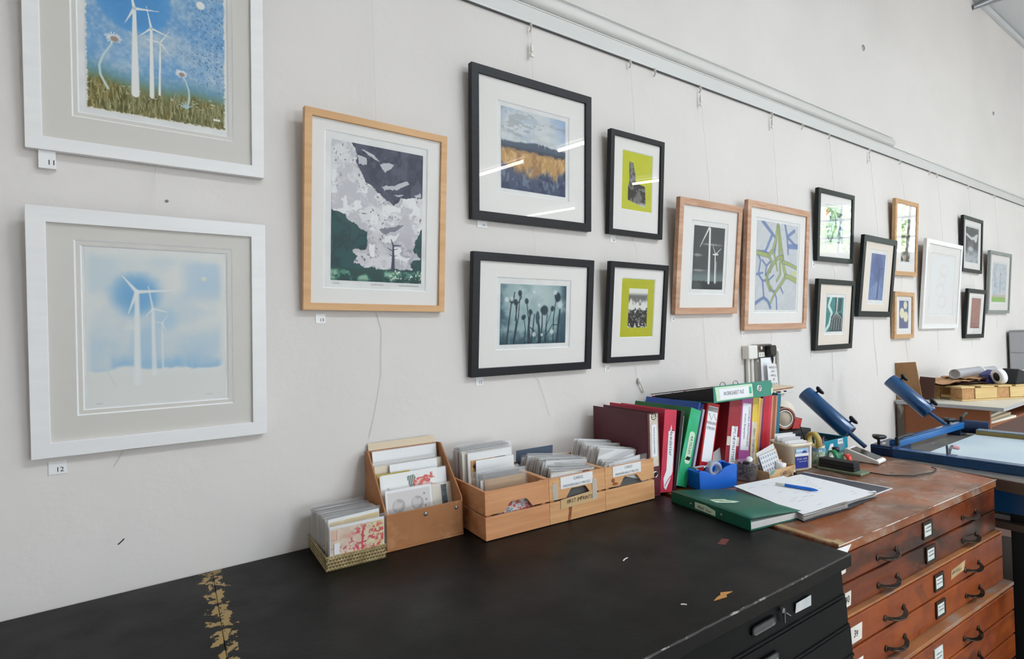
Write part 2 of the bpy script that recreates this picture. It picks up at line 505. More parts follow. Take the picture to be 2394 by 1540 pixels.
def batten(x, ya, yb, lab):
    t = thing('ceiling_light', lab, 'light', (x, (ya + yb) / 2, 3.2), (0, 0, 0), 'fluorescent battens over the studio')
    h = (yb - ya) / 2
    b = MB(); b.tube([(0, -h, 0), (0, h, 0)], .019, 12); b.build('tube', 'tube', t)
    b = MB(); b.box(-.03, .03, -h - .05, h + .05, .045, .11); b.box(-.012, .012, -h - .05, -h - .005, -.02, .045); b.box(-.012, .012, h + .005, h + .05, -.02, .045)
    b.build('housing', 'white', t, bevel=.004)
    b = MB()
    for s_ in (-1, 1): b.tube([(0, s_ * h * .8, .11), (0, s_ * h * .8, zc_((ya + yb) / 2 + s_ * h * .8) - 3.2 + .01)], .004, 6)
    b.build('hanging_rod', 'steelgrey', t)
batten(3.82, -3.05, -1.75, 'white fluorescent batten over the plan chests')
batten(3.82, -5.05, -3.68, 'white fluorescent batten behind the nearer row')
batten(6.45, -4.5, -3.0, 'white fluorescent batten of the further row')
batten(6.6, -7.35, -5.95, 'white fluorescent batten at the window end of the further row')

# trees beyond the end windows (seen only as reflections in the picture glass)
rt = random.Random(3)
for (x, y, s_, lab) in ((13.2, -4.2, 1.0, 'leafy green tree outside the end window'), (14.6, -7.4, 1.25, 'broad leafy tree outside by the corner')):
    t = thing('tree', lab, 'tree', (x, y, 0))
    b = MB(); b.tube([(0, 0, 0), (.05, .05, 1.4), (-.05, .1, 2.8)], [.16, .12, .07], 8); b.build('trunk', 'bark', t)
    b = MB()
    for k in range(900):
        a = rt.uniform(0, 2 * PI); e = rt.uniform(-.8, 1); rr = s_ * rt.uniform(.5, 1.25)
        c = Vector((rr * math.cos(a) * math.sqrt(1 - e * e * .6), rr * math.sin(a) * math.sqrt(1 - e * e * .6), 3.0 + rr * e))
        d1 = Vector((rt.uniform(-1, 1), rt.uniform(-1, 1), rt.uniform(-1, 1))).normalized() * .09; d2 = d1.orthogonal() * .5
        b.quad(c - d1, c - d2, c + d1, c + d2)
    b.build('crown', 'foliage', t)
SC.view_settings.view_transform = 'Standard'; SC.view_settings.look = 'None'; SC.view_settings.gamma = 1
SC.view_settings.use_curve_mapping = False; SC.view_settings.exposure = 0.05
# ================================================================ framed pictures
M['fr_white'] = mat('frame_white', (240, 238, 238), .38, c2=(236, 234, 234), scale=(3, 40, 40))
M['fr_black'] = mat('frame_black_wood', (20, 21, 26), .42, c2=(27, 28, 33), scale=(6, 80, 80), spec=.28)
M['fr_green'] = mat('frame_dark_green_black', (17, 26, 26), .42, c2=(24, 34, 32), scale=(6, 80, 80), spec=.28)
M['fr_grey'] = mat('frame_grey_wood', (128, 132, 130), .5, c2=(142, 146, 142), scale=(6, 80, 80))
M['fr_ash'] = wood_mat('frame_pale_ash', (222, 178, 130), (205, 158, 110), (3, 40, 40), .5)
M['fr_oak'] = wood_mat('frame_oak', (208, 168, 140), (184, 136, 108), (4, 45, 45), .55, c3=(226, 190, 164), s3=(3, 12, 12))
M['fr_pine'] = wood_mat('frame_pine', (206, 166, 122), (188, 144, 100), (4, 45, 45), .55)
M['mountW'] = mat('mount_white', (240, 236, 233), .8, spec=.15)
M['mountC'] = mat('mount_cream', (238, 226, 214), .8, spec=.15)
M['mountG'] = mat('mount_pale_grey', (222, 217, 211), .8, spec=.15)
M['bevelW'] = mat('mount_cut_edge', (248, 248, 248), .8)
M['bevelS'] = mat('mount_bevel_shade', (168, 170, 166), .8)  # painted shade tone for the mount bevel; no face carries it
M['kraft'] = mat('kraft_tape_back', (176, 146, 110), .8)
WHITE = (240, 239, 236)

def p_windfield(w, h):
    c = Cv(w, h, .00125, (126, 172, 214))
    n1 = c.noise(5, 6, 1); n2 = c.noise(40, 46, 2); n3 = c.noise(90, 100, 12, 2)
    c.mix((n1 - .40) * 2.4, (182, 202, 218)); c.mix(c.ss(n2, .5, .75) * .4, (206, 218, 224)); c.mix(c.ss(n2, .5, .3) * .25, (96, 146, 196))
    c.ell(.325, .235, .265, .265, (88, 156, 214), .08, .8, wob=(n2 - .5) * .08); c.ell(.325, .235, .2, .22, (72, 142, 206), .3, .4)
    c.mix(c.ss(n3, .66, .72) * c.ss(c.U, .55, .9) * (c.V < .75) * .8, (84, 120, 160))
    c.ell(.811, .149, .033, .033, WHITE, .15)
    hz = .775 + (c.noise(9, 2, 4) - .5) * .05 - .03 * c.ss(c.U, .3, .0)
    c.mix(c.ss(c.V, hz - .12, hz + .02) * .75, (104, 150, 160)); c.mix(c.ss(c.V, hz - .03, hz + .05) * .9, (120, 138, 100))
    g = c.noise(70, 26, 5, 3); g2 = c.noise(90, 18, 6, 3)
    f = c.ss(c.V + (c.noise(16, 4, 8) - .5) * .05, hz + .02, hz + .075)
    c.mix(f, (128, 124, 82)); c.mix(f * c.ss(g, .45, .60), (94, 92, 48)); c.mix(f * c.ss(c.noise(7, 5, 9), .5, .68) * .7, (126, 106, 50)); c.mix(f * c.ss(g2, .55, .66) * .7, (172, 166, 122))
    rnd = random.Random(4)
    for k in range(150):
        x = rnd.random(); y = rnd.uniform(.86, 1.01); l = rnd.uniform(.03, .09); b_ = rnd.uniform(-.03, .03)
        c.stroke([(x, y), (x + b_ * .3, y - l * .6), (x + b_, y - l)], .0024, .0008, rnd.choice([(196, 190, 146), (180, 174, 130), (84, 84, 44), (104, 98, 52)]), .9)
    for k in range(30): x, y = rnd.random(), rnd.uniform(.80, .88); c.rect(x, y, x + rnd.uniform(.008, .03), y + .006, (216, 214, 196), .8, .003)
    def turbine(hub, base, w0, w1, tips, wb):
        c.stroke([hub, base], w0, w1, WHITE, 1, .2)
        for q in tips: c.stroke([hub, ((hub[0] * .6 + q[0] * .4), (hub[1] * .6 + q[1] * .4)), q], wb, .0012, WHITE, 1, .25)
        c.ell(hub[0], hub[1], wb * 1.2, wb * 1.2, (206, 210, 212), .3)
    turbine((.329, .289), (.328, .852), .012, .029, [(.504, .268), (.262, .400), (.29, .12)], .012)
    turbine((.445, .393), (.443, .848), .009, .017, [(.412, .25), (.605, .43), (.345, .476)], .009)
    turbine((.507, .475), (.498, .828), .004, .009, [(.575, .385), (.392, .470), (.570, .540)], .006)
    for (x, y, P, s_) in ((.185, .515, [(.17, .56), (.115, .64), (.088, .71), (.095, .77), (.142, .85)], 1.0), (.656, .654, [(.69, .70), (.713, .76), (.716, .82), (.703, .885)], .8)):
        c.stroke([(x, y)] + P, .006 * s_, .009 * s_, (204, 222, 220), .95)
        for k in range(17):
            a = 2 * PI * k / 17; l = .058 * s_ * (.8 + .3 * rnd.random())
            c.stroke([(x, y), (x + l * math.cos(a), y + l * .72 * math.sin(a) / c.a)], .005, .0035, (238, 240, 240))
        c.ell(x + .006, y + .006, .028 * s_, .022 * s_, (168, 146, 136), .3)
    for k in range(5): a = PI * (.15 + .18 * k); c.stroke([(.69, .885), (.69 + .05 * math.cos(a), .885 - .05 * math.sin(a) / c.a)], .007, .004, (176, 204, 212), .9)
    c.rect(.9, .925, .955, .94, (240, 238, 230))
    edge = np.minimum(np.minimum(c.U, 1 - c.U), (1 - c.V) * 1.2) + (c.noise(60, 70, 33) - .5) * .03
    c.mix(1 - c.ss(edge, .003, .014), (236, 234, 226))
    return c
def p_ghost(w, h):
    c = Cv(w, h, .0016, (231, 231, 228))
    n = c.noise(4, 4, 3); n2 = c.noise(12, 12, 8); n3 = c.noise(3, 5, 21)
    inside = c.ss(c.U, -.02, .05) * (1 - c.ss(c.U, .93, 1.0)) * c.ss(c.V, .0, .08)
    below = 1 - c.ss(c.V + (n2 - .5) * .03, .765, .785)
    c.mix(inside * below * np.clip(.25 + 2.2 * (n3 - .42), 0, .75), (200, 216, 226))
    c.mix(inside * below * c.ss(c.V, .46, .70) * (.25 + 1.1 * (n - .35)), (176, 204, 226))
    c.mix(inside * below * c.ss(c.V + (n2 - .5) * .08, .66, .77) * c.ss(c.noise(4, 2, 7), .36, .56) * .8, (150, 192, 224))
    c.mix(inside * below * c.ss(c.U, .62, .75) * c.ss(c.V, .02, .1) * (1 - c.ss(c.V, .26, .36)) * .6, (180, 206, 228))
    c.ell(.34, .285, .165, .165, (128, 180, 220), .35, .85, wob=(n2 - .5) * .35); c.ell(.35, .285, .10, .11, (108, 168, 216), .5, .6)
    c.ell(.54, .45, .085, .08, (168, 202, 228), .7, .6, wob=(n2 - .5) * .4); c.ell(.40, .60, .09, .16, (160, 196, 224), .6, .6)
    c.ell(.26, .78, .10, .04, (231, 231, 229), .4); c.ell(.0, .77, .2, .02, (231, 231, 229), .4, .0)
    gw = (237, 238, 238)
    def tb(hub, base, w0, w1, tips, wb, al):
        c.stroke([hub, base], w0, w1, gw, al, .5)
        for q in tips: c.stroke([hub, q], wb, .003, gw, al, .5)
    tb((.343, .268), (.338, .86), .016, .026, [(.243, .165), (.62, .252), (.281, .41)], .015, .95); tb((.454, .378), (.459, .81), .010, .018, [(.424, .23), (.56, .40), (.40, .43)], .009, .85); tb((.52, .471), (.521, .78), .006, .009, [(.56, .42), (.44, .46), (.55, .53)], .006, .6)
    c.stroke([(.20, .50), (.15, .60), (.12, .70), (.135, .78), (.19, .88)], .004, .004, (208, 220, 228), .7)
    c.stroke([(.66, .63), (.70, .66), (.735, .72), (.74, .79)], .004, .003, (190, 208, 222), .7)
    for k in range(6): c.ell(.215 + .012 * (k % 3), .47 + .012 * k, .014, .014, (214, 220, 222), .5, .6)
    c.ell(.84, .17, .02, .02, (226, 228, 216), .5)
    c.stroke([(.03, .985), (.12, .98)], .0016, .0016, (196, 197, 198)); c.stroke([(.80, .972), (.95, .966)], .0016, .0016, (196, 197, 198))
    return c
def p_clouds(w, h):
    c = Cv(w, h, .00115, (64, 69, 88))
    n = c.noise(7, 9, 3, 5); n2 = c.noise(16, 20, 5, 5, .6); n3 = c.noise(6, 8, 9, 5, .6); n4 = c.noise(46, 60, 10, 3)
    c.mix(c.ss(n2, .5, .56) * .5, (84, 88, 108)); c.mix(c.ss(n2, .42, .38) * .6, (50, 54, 76)); c.mix(c.ss(c.noise(9, 7, 14), .55, .6) * .5, (104, 106, 122))
    g = (30, 80, 82)
    c.poly([(-.1, .42), (.5, .5), (1.1, .5), (1.1, 1.1), (-.1, 1.1)], g, 1, .03); ing = np.abs(c.c[..., 0] - 30) < 3
    c.mix(ing * c.ss(n3, .45, .6) * .8, (24, 58, 64)); c.mix(ing * c.ss(n3, .58, .64) * .5, (56, 100, 96))
    wh = (228, 226, 228)
    main = [(-.05, -.05), (.16, -.02), (.24, .05), (.25, .14), (.30, .20), (.34, .28), (.44, .31), (.50, .35), (.60, .38), (.66, .41), (.76, .37), (.86, .345), (1.06, .35), (1.06, .55), (.98, .60), (.94, .66), (.90, .74), (.99, .79), (.90, .82), (.86, .86), (.90, .905), (.74, .905), (.50, .90), (.34, .885), (.24, .865), (.29, .82), (.22, .775), (.34, .775), (.38, .70), (.37, .63), (.30, .61), (.22, .565), (.14, .525), (.04, .50), (-.05, .45)]
    before = c.c.copy(); c.poly(main, (1, 2, 3), 1, .075, 12, 6); cl = (np.abs(c.c[..., 0] - 1) < 1.5) * 1.0; c.c = before
    c.mix(cl, wh); c.mix(cl * c.ss(n3, .47, .58) * .7, (186, 184, 192)); c.mix(cl * c.ss(n2, .55, .62) * .6, (206, 205, 210)); c.mix(cl * c.ss(c.V, .60, .70) * (.35 + .5 * c.ss(n, .45, .6)), (176, 172, 182)); c.mix(cl * c.ss(c.V, .78, .81) * c.ss(n2, .45, .55) * .8, (226, 224, 226))
    c.mix(cl * c.ss(np.abs(n3 - .5), .02, .006) * c.ss(n, .44, .52) * .7, (138, 136, 148)); c.mix(cl * c.ss(n4, .69, .74) * c.ss(n3, .50, .42) * .8, (92, 92, 104))
    c.mix(cl * c.ss(n, .58, .64), (238, 237, 238))
    for P in ([(.50, .125), (.58, .105), (.66, .10), (.64, .14), (.58, .16), (.56, .18)], [(.53, .285), (.66, .265), (.82, .215), (.84, .24), (.70, .29), (.56, .31)], [(.66, .335), (.78, .32), (.74, .345)], [(.90, .32), (.98, .29), (.99, .315), (.92, .335)], [(.26, .08), (.36, .10), (.36, .15), (.28, .14)], [(.30, .03), (.44, .06), (.5, .1), (.4, .08)]):
        c.poly(P, (206, 205, 212), .95, .03, 20, 8)
    c.poly([(.50, .60), (.62, .58), (.78, .56), (.72, .60), (.58, .64)], (112, 110, 126), .8, .05, 16, 4); c.poly([(.55, .655), (.68, .64), (.74, .62), (.70, .68), (.62, .70)], (238, 237, 238), .95, .05, 16, 5)
    low = c.ss(c.V + (n3 - .5) * .03, .895, .91)
    c.mix(low, (26, 72, 70)); c.mix(low * c.ss(n3, .42, .50) * c.ss(c.V, .905, .93) * .9, (84, 140, 120)); c.mix(low * c.ss(n3, .52, .57) * c.ss(c.V, .915, .94) * .9, (150, 190, 164)); c.mix(low * c.ss(n4, .6, .66) * c.ss(c.U, .5, .7), (206, 218, 200)); c.mix(low * c.ss(c.V, .975, 1) * .5, (22, 60, 64))
    tq = (56, 60, 82)
    c.stroke([(.665, .715), (.668, .82), (.664, .90)], .007, .022, tq); c.stroke([(.665, .718), (.64, .672)], .008, .004, tq); c.stroke([(.665, .718), (.76, .712)], .008, .003, tq)
    for P in ([(.662, .76), (.62, .745), (.595, .735)], [(.67, .75), (.72, .74)], [(.66, .80), (.62, .785)], [(.672, .80), (.71, .79)]): c.stroke(P, .005, .002, tq)
    return c
def p_heath(w, h):
    c = Cv(w, h, .0013, (206, 212, 218))
    n = c.noise(5, 9, 3); s_ = c.noise(4, 20, 6); n2 = c.noise(30, 16, 8, 3); n3 = c.noise(12, 10, 2)
    c.mix((n - .35) * 1.6, (228, 228, 226)); c.mix(c.ss(n, .45, .34) * .4, (168, 188, 214)); c.mix(c.ss(c.U, .68, 1) * c.ss(c.V, .45, .05) * .75, (150, 178, 216)); c.mix(c.ss(c.noise(7, 16, 31), .56, .66) * (c.V < .36) * .5, (150, 160, 164)); c.mix(c.ss(s_, .55, .7) * .5, (190, 196, 198))
    hz = .40 + .04 * np.sin(c.U * 7 + 1) * .4
    b = c.ss(c.V + (n2 - .5) * .03, hz - .02, hz + .01)
    c.mix(b, (96, 106, 122)); c.mix(b * c.ss(c.V, .44, .5), (74, 82, 96))
    g = c.ss(c.V + (n3 - .5) * .06, .48, .53)
    c.mix(g, (196, 156, 106)); c.mix(g * c.ss(n2, .5, .65) * .6, (226, 192, 138)); c.mix(g * c.ss(n3, .5, .66) * .6, (150, 112, 84))
    d = c.ss(c.V + (c.noise(9, 5, 12) - .5) * .35 - .14 * np.sin(c.U * PI), .60, .74)
    c.mix(d, (84, 94, 118)); c.mix(d * c.ss(n2, .52, .66) * .7, (134, 144, 164)); c.mix(d * c.ss(n3, .56, .4) * .6, (52, 58, 84)); c.mix(c.ss(c.V, .86, 1) * .4, (58, 72, 108))
    for x, y in ((.13, .40), (.27, .40), (.56, .41), (.66, .42)):
        c.stroke([(x, y), (x, y - .05)], .003, .002, (226, 228, 230)); c.stroke([(x - .02, y - .055), (x + .02, y - .045)], .002, .002, (226, 228, 230))
    return c
def p_seedheads(w, h):
    c = Cv(w, h, .0017, (150, 176, 180))
    n = c.noise(5, 5, 2); n2 = c.noise(16, 14, 4)
    c.mix(c.ss(np.hypot(c.U - .5, (c.V - .25) * .7), .5, .1) * .8, (196, 210, 208)); c.mix((n - .45) * 1.4, (112, 146, 156))
    edge = c.ss(np.abs(c.U - .5) + (n - .5) * .25, .36, .5); c.mix(edge, (58, 88, 102)); c.mix(c.ss(c.V + (n2 - .5) * .3, .72, 1) * .85, (40, 74, 88))
    dk = (32, 54, 64); rnd = random.Random(9)
    for (x, y, bx, ww) in ((.16, .28, .1, .012), (.28, .15, .2, .009), (.22, .3, .2, .01), (.38, .28, .44, .01), (.62, .42, .6, .012), (.84, .18, .8, .01), (.9, .42, .86, .02), (.5, .5, .46, .012), (.7, .5, .68, .01), (.78, .4, .66, .006), (.55, .55, .58, .02), (.44, .46, .42, .018), (.34, .55, .36, .008)):
        mx = (x + bx) / 2 + rnd.uniform(-.03, .03)
        c.stroke([(x, y), (mx, (y + .95) / 2), (bx, .98)], ww * .6, ww, dk, .9)
        if rnd.random() < .7: c.ell(x, y, .028, .035, dk, .3, .9, rnd.uniform(-1, 1))
    c.stroke([(.2, .14), (.19, .25), (.24, .34), (.3, .22), (.27, .12)], .007, .007, dk); c.stroke([(.24, .34), (.22, .6)], .008, .008, dk)
    c.ell(.655, .43, .055, .06, (44, 62, 72), .2, .95); c.ell(.86, .2, .045, .06, (40, 58, 70), .2); c.ell(.55, .56, .03, .08, (60, 88, 100), .2)
    c.stroke([(.7, .85), (.78, .68), (.88, .68)], .006, .005, dk); c.stroke([(.44, .72), (.5, .78), (.52, .95)], .006, .005, dk)
    for (x, y, r) in ((.09, .26, .03), (.16, .25, .026), (.57, .34, .02), (.82, .12, .03), (.9, .33, .04), (.49, .12, .02), (.78, .8, .03), (.5, .84, .03), (.62, .85, .02)):
        c.ell(x, y, r, r, (214, 222, 220), .4, .85)
    return c
def p_yellow(w, h, k):
    c = Cv(w, h, .0018, (200, 202, 60) if k == 0 else (186, 186, 36))
    n = c.noise(6, 8, 4 + k); n2 = c.noise(14, 16, 6 + k); n3 = c.noise(34, 40, 8, 3)
    c.mix((n - .5) * .8, (214, 212, 90))
    if k == 0:
        c.poly([(.21, .17), (.36, .18), (.42, .36), (.46, .52), (.77, .56), (.80, .86), (.76, .93), (.2, .84), (.2, .6), (.24, .5)], (66, 64, 64))
        ins = (np.abs(c.c[..., 0] - 66) < 8)
        c.mix(ins * c.ss(n2, .5, .62) * .7, (150, 148, 142)); c.mix(ins * (c.V < .5) * c.ss(np.sin(c.U * 120), .2, .9) * .6, (182, 180, 172)); c.mix(ins * c.ss(c.V, .82, .92), (206, 204, 196))
    else:
        c.rect(.22, .16, .80, .84, (232, 231, 226))
        ins = (c.U > .22) * (c.U < .8) * (c.V > .16) * (c.V < .84)
        c.mix(ins * c.ss(c.V, .22, .3) * c.ss(c.V + (n2 - .5) * .25, .44, .34) * .85, (96, 94, 92)); c.mix(ins * c.ss(c.V + (n2 - .5) * .2, .52, .58), (48, 47, 46))
        c.mix(ins * (c.V > .55) * c.ss(n3, .58, .66) * .8, (170, 168, 160)); c.mix(ins * (c.V > .76) * c.ss(n3, .55, .6), (218, 216, 210))
    return c
def p_nightturbine(w, h):
    c = Cv(w, h, .0018, (74, 76, 78)); n = c.noise(4, 8, 3); n2 = c.noise(9, 4, 5)
    c.mix((n - .45) * .9, (92, 94, 94)); c.mix(c.ss(c.V, .66, .82) * .8, (124, 140, 142))
    for x, y, a_, b_ in ((.56, .28, .3, .022), (.14, .46, .14, .025), (.2, .7, .2, .02)): c.ell(x, y, a_, b_, (168, 170, 168), .7, .8, 0, (n2 - .5) * .8)
    c.mix(c.ss(c.V + (n2 - .5) * .05, .86, .88), (38, 44, 46)); c.ell(.1, .95, .2, .1, (96, 104, 104), .5, .6)
    c.stroke([(.5, .03), (.53, .89)], .026, .036, WHITE); c.stroke([(.47, .02), (.2, .33)], .022, .006, (228, 228, 226))
    c.stroke([(.71, .43), (.735, .89)], .014, .02, WHITE); c.stroke([(.72, .43), (.62, .3)], .01, .004, WHITE); c.stroke([(.72, .43), (.9, .33)], .01, .004, WHITE); c.stroke([(.76, .55), (.77, .89)], .006, .008, (200, 202, 202))
    c.stroke([(.64, .435), (.8, .43)], .014, .014, WHITE)
    return c
def p_branches(w, h):
    c = Cv(w, h, .0018, (206, 209, 212)); n = c.noise(6, 8, 3); c.mix((n - .4) * 1.2, (188, 192, 200)); c.mix(c.ss(c.noise(30, 36, 5), .6, .7) * .4, (222, 222, 222))
    rnd = random.Random(6)
    for k in range(14):
        r = .12 + .06 * k; a0 = rnd.uniform(0, 6); pts = [(.5 + r * math.cos(a0 + a * .22), .52 + r * math.sin(a0 + a * .22) / c.a) for a in range(6)]
        c.stroke(pts, .004, .002, (160, 164, 172), .55)
    bl, gr, dk = (112, 134, 184), (170, 182, 110), (110, 122, 112)
    for P, a_, b_ in (([(.12, 0), (.36, .13), (.26, .27), (.2, .34), (.02, .345)], .024, .014), ([(.02, .36), (.1, .44), (.06, .60), (.16, .67), (.2, .86)], .013, .014), ([(.36, .13), (.46, .18), (.42, .36), (.46, .46)], .016, .012), ([(.66, 0), (.72, .14), (.98, .25)], .02, .016), ([(.9, .06), (.72, .14), (.76, .34)], .022, .014), ([(.78, .25), (1, .24)], .03, .034),
                      ([(.2, .86), (.1, .89), (0, .93)], .016, .022), ([(.2, .86), (.30, .90), (.36, .97)], .018, .022), ([(.16, .67), (.30, .66), (.42, .60)], .012, .01), ([(.14, .44), (.24, .50), (.34, .44), (.30, .36), (.2, .34)], .012, .012), ([(.30, .66), (.34, .76), (.44, .80)], .011, .01), ([(.44, .78), (.5, .86), (.52, .99)], .011, .014), ([(.24, .50), (.22, .60), (.30, .66)], .011, .011), ([(.58, .72), (.66, .80)], .012, .010), ([(.02, .60), (.16, .58)], .012, .01)):
        c.stroke(P, a_ + .004, b_ + .004, (84, 100, 140), .5); c.stroke(P, a_, b_, bl, .85)
    for P, a_, b_ in (([(.48, .02), (.44, .2), (.38, .32), (.28, .38), (.02, .36)], .016, .024), ([(.5, .04), (.56, .22), (.62, .38), (.66, .50), (.72, .60)], .022, .026), ([(.5, .05), (.52, .2), (.54, .36)], .014, .012), ([(.62, .38), (.50, .40), (.36, .50), (.26, .60)], .020, .02), ([(.62, .38), (.56, .46), (.58, .58), (.5, .66)], .016, .012), ([(.72, .60), (.60, .70), (.46, .80), (.36, .92)], .022, .010), ([(.72, .60), (.86, .62), (1, .65)], .022, .03), ([(.64, .44), (.8, .46), (1, .50)], .018, .016),
                      ([(.38, .32), (.46, .42), (.50, .54)], .012, .008), ([(.28, .38), (.36, .44), (.34, .56)], .014, .01), ([(.26, .60), (.30, .70), (.40, .77)], .012, .01), ([(.36, .5), (.28, .58), (.24, .66), (.34, .78)], .010, .01)):
        c.stroke(P, a_ + .009, b_ + .009, dk, .85); c.stroke(P, a_, b_, gr, .95)
    c.ell(.93, .565, .08, .035, (206, 206, 132), .5, .7)
    return c
def p_orange(w, h):
    c = Cv(w, h, .003, (214, 222, 224)); n = c.noise(4, 5, 7)
    c.poly([(0, 0), (.2, .02), (.16, .2), (0, .28)], (222, 142, 88)); c.poly([(.2, .02), (.45, .08), (.25, .4), (.12, .2)], (62, 78, 90)); c.poly([(.55, .1), (1, .14), (.7, .3)], (70, 84, 86))
    c.mix(c.ss(n, .52, .6) * .7, (120, 146, 132)); c.mix(c.ss(c.noise(7, 7, 2), .56, .62) * (c.V > .5), (64, 94, 122)); c.stroke([(.3, .95), (.6, .5), (.5, .2)], .05, .02, (86, 120, 92))
    return c
def p_teal(w, h):
    c = Cv(w, h, .0028, (44, 128, 128)); n = c.noise(5, 6, 5); c.mix((n - .45) * 1.5, (86, 160, 156))
    c.stroke([(.25, 0), (.12, .25), (.32, .45), (.2, .8), (.02, .95)], .06, .05, (208, 230, 224))
    c.poly([(.3, .55), (.55, .45), (.9, .45), (1, .6), (1, 1), (.25, 1)], (44, 58, 62)); c.poly([(.5, 0), (.64, 0), (.62, .4), (.5, .42)], (56, 74, 78)); c.poly([(.72, .02), (.9, .05), (.86, .4), (.68, .42)], (52, 68, 72))
    for k in range(5): c.stroke([(.6, .42), (.38 + .14 * k, .62), (.34 + .15 * k, .95)], .012, .012, (176, 190, 190))
    c.stroke([(.62, .02), (.6, .4)], .03, .02, (206, 222, 220))
    return c
def p_bluepath(w, h):
    c = Cv(w, h, .003, (104, 126, 172)); n = c.noise(5, 9, 4); c.mix((n - .4) * 1.4, (76, 96, 146)); c.mix(c.ss(c.V, .4, .2) * .4, (112, 124, 168))
    c.ell(.5, .3, .36, .42, (78, 96, 150), .3, .7)
    for k in range(7): c.stroke([(.5, .62 + .05 * k), (.2, .74 + .06 * k), (0, .8 + .06 * k)], .02, .012, (142, 164, 200), .8); c.stroke([(.5, .62 + .05 * k), (.8, .74 + .06 * k), (1, .8 + .06 * k)], .02, .012, (142, 164, 200), .8)
    c.stroke([(.62, .3), (.6, .95)], .02, .05, (58, 78, 124)); c.stroke([(.62, .32), (.3, .08)], .02, .01, (60, 78, 128)); c.stroke([(.62, .32), (.95, .3)], .02, .01, (60, 78, 128)); c.stroke([(.62, .32), (.4, .52)], .02, .01, (60, 78, 128))
    return c
def p_seeds(w, h):
    c = Cv(w, h, .003, (78, 74, 66)); rnd = random.Random(2); c.mix((c.noise(5, 9, 3) - .45), (106, 102, 92)); c.mix(c.ss(c.V, .3, .1) * .5, (112, 122, 116))
    for k in range(38): c.ell(rnd.random(), rnd.uniform(.1, 1), .07, .09, (190, 180, 158), .4, .85, rnd.uniform(-1, 1))
    return c
def p_daisies(w, h):
    c = Cv(w, h, .003, (92, 98, 138)); c.mix((c.noise(5, 8, 3) - .4) * 1.2, (110, 110, 140)); c.mix(c.ss(c.V, .6, .2) * .4, (84, 108, 170))
    for x, y, r in ((.66, .16, .2), (.3, .45, .26), (.72, .58, .26)):
        for k in range(8): a = k * PI / 4; c.ell(x + r * .5 * math.cos(a), y + r * .5 * math.sin(a) / c.a, r * .5, r * .45, (232, 226, 196), .3)
    return c
def p_pinkrings(w, h):
    c = Cv(w, h, .004, (238, 237, 238)); rnd = random.Random(5)
    for cx, cy, rr, n in ((.55, .24, .2, 12), (.48, .42, .18, 10), (.42, .6, .22, 14), (.52, .80, .22, 16)):
        for k in range(n):
            a = 2 * PI * k / n; c.ell(cx + rr * math.cos(a) * .8, cy + rr * math.sin(a) * .42 / c.a, .022, .022, (234, 216, 210), .7, rnd.uniform(.2, .7))
    return c
def p_moonclouds(w, h):
    c = Cv(w, h, .004, (70, 72, 76)); n = c.noise(4, 6, 8); c.mix(c.ss(c.V + (n - .5) * .5, .5, .8), (176, 182, 188)); c.mix(c.ss(n, .5, .6) * .6, (120, 124, 130))
    c.stroke([(.05, .22), (.45, .32), (.7, .28), (.9, .2)], .03, .05, (214, 216, 218)); c.ell(.78, .3, .12, .1, (218, 220, 222), .3); c.ell(.4, .62, .2, .06, (196, 200, 206), .5)
    return c
def p_rust(w, h):
    c = Cv(w, h, .004, (158, 108, 96)); n = c.noise(5, 9, 4); c.mix((n - .4) * 1.2, (180, 132, 116)); c.mix(c.ss(c.V, .8, .84) * .4, (120, 76, 70)); c.stroke([(.3, .2), (.35, .8)], .01, .01, (206, 176, 160), .6)
    return c
def p_greenstrip(w, h):
    c = Cv(w, h, .004, (196, 206, 214)); n = c.noise(4, 7, 6); c.mix((n - .4) * 1.6, (220, 222, 224)); c.mix(c.ss(c.noise(6, 9, 2), .56, .64) * .6, (166, 176, 196))
    c.rect(0, .87, 1, 1, (146, 194, 92)); c.stroke([(.55, .25), (.57, .75)], .012, .016, (116, 122, 128)); c.stroke([(.55, .25), (.5, .1)], .01, .006, (126, 130, 138)); c.stroke([(.55, .25), (.7, .3)], .01, .006, (126, 130, 138)); c.stroke([(.18, .55), (.2, .6)], .02, .02, (96, 112, 140))
    c.mix(c.ss(c.V, .80, .82) * (c.V < .87), (202, 186, 178))
    return c

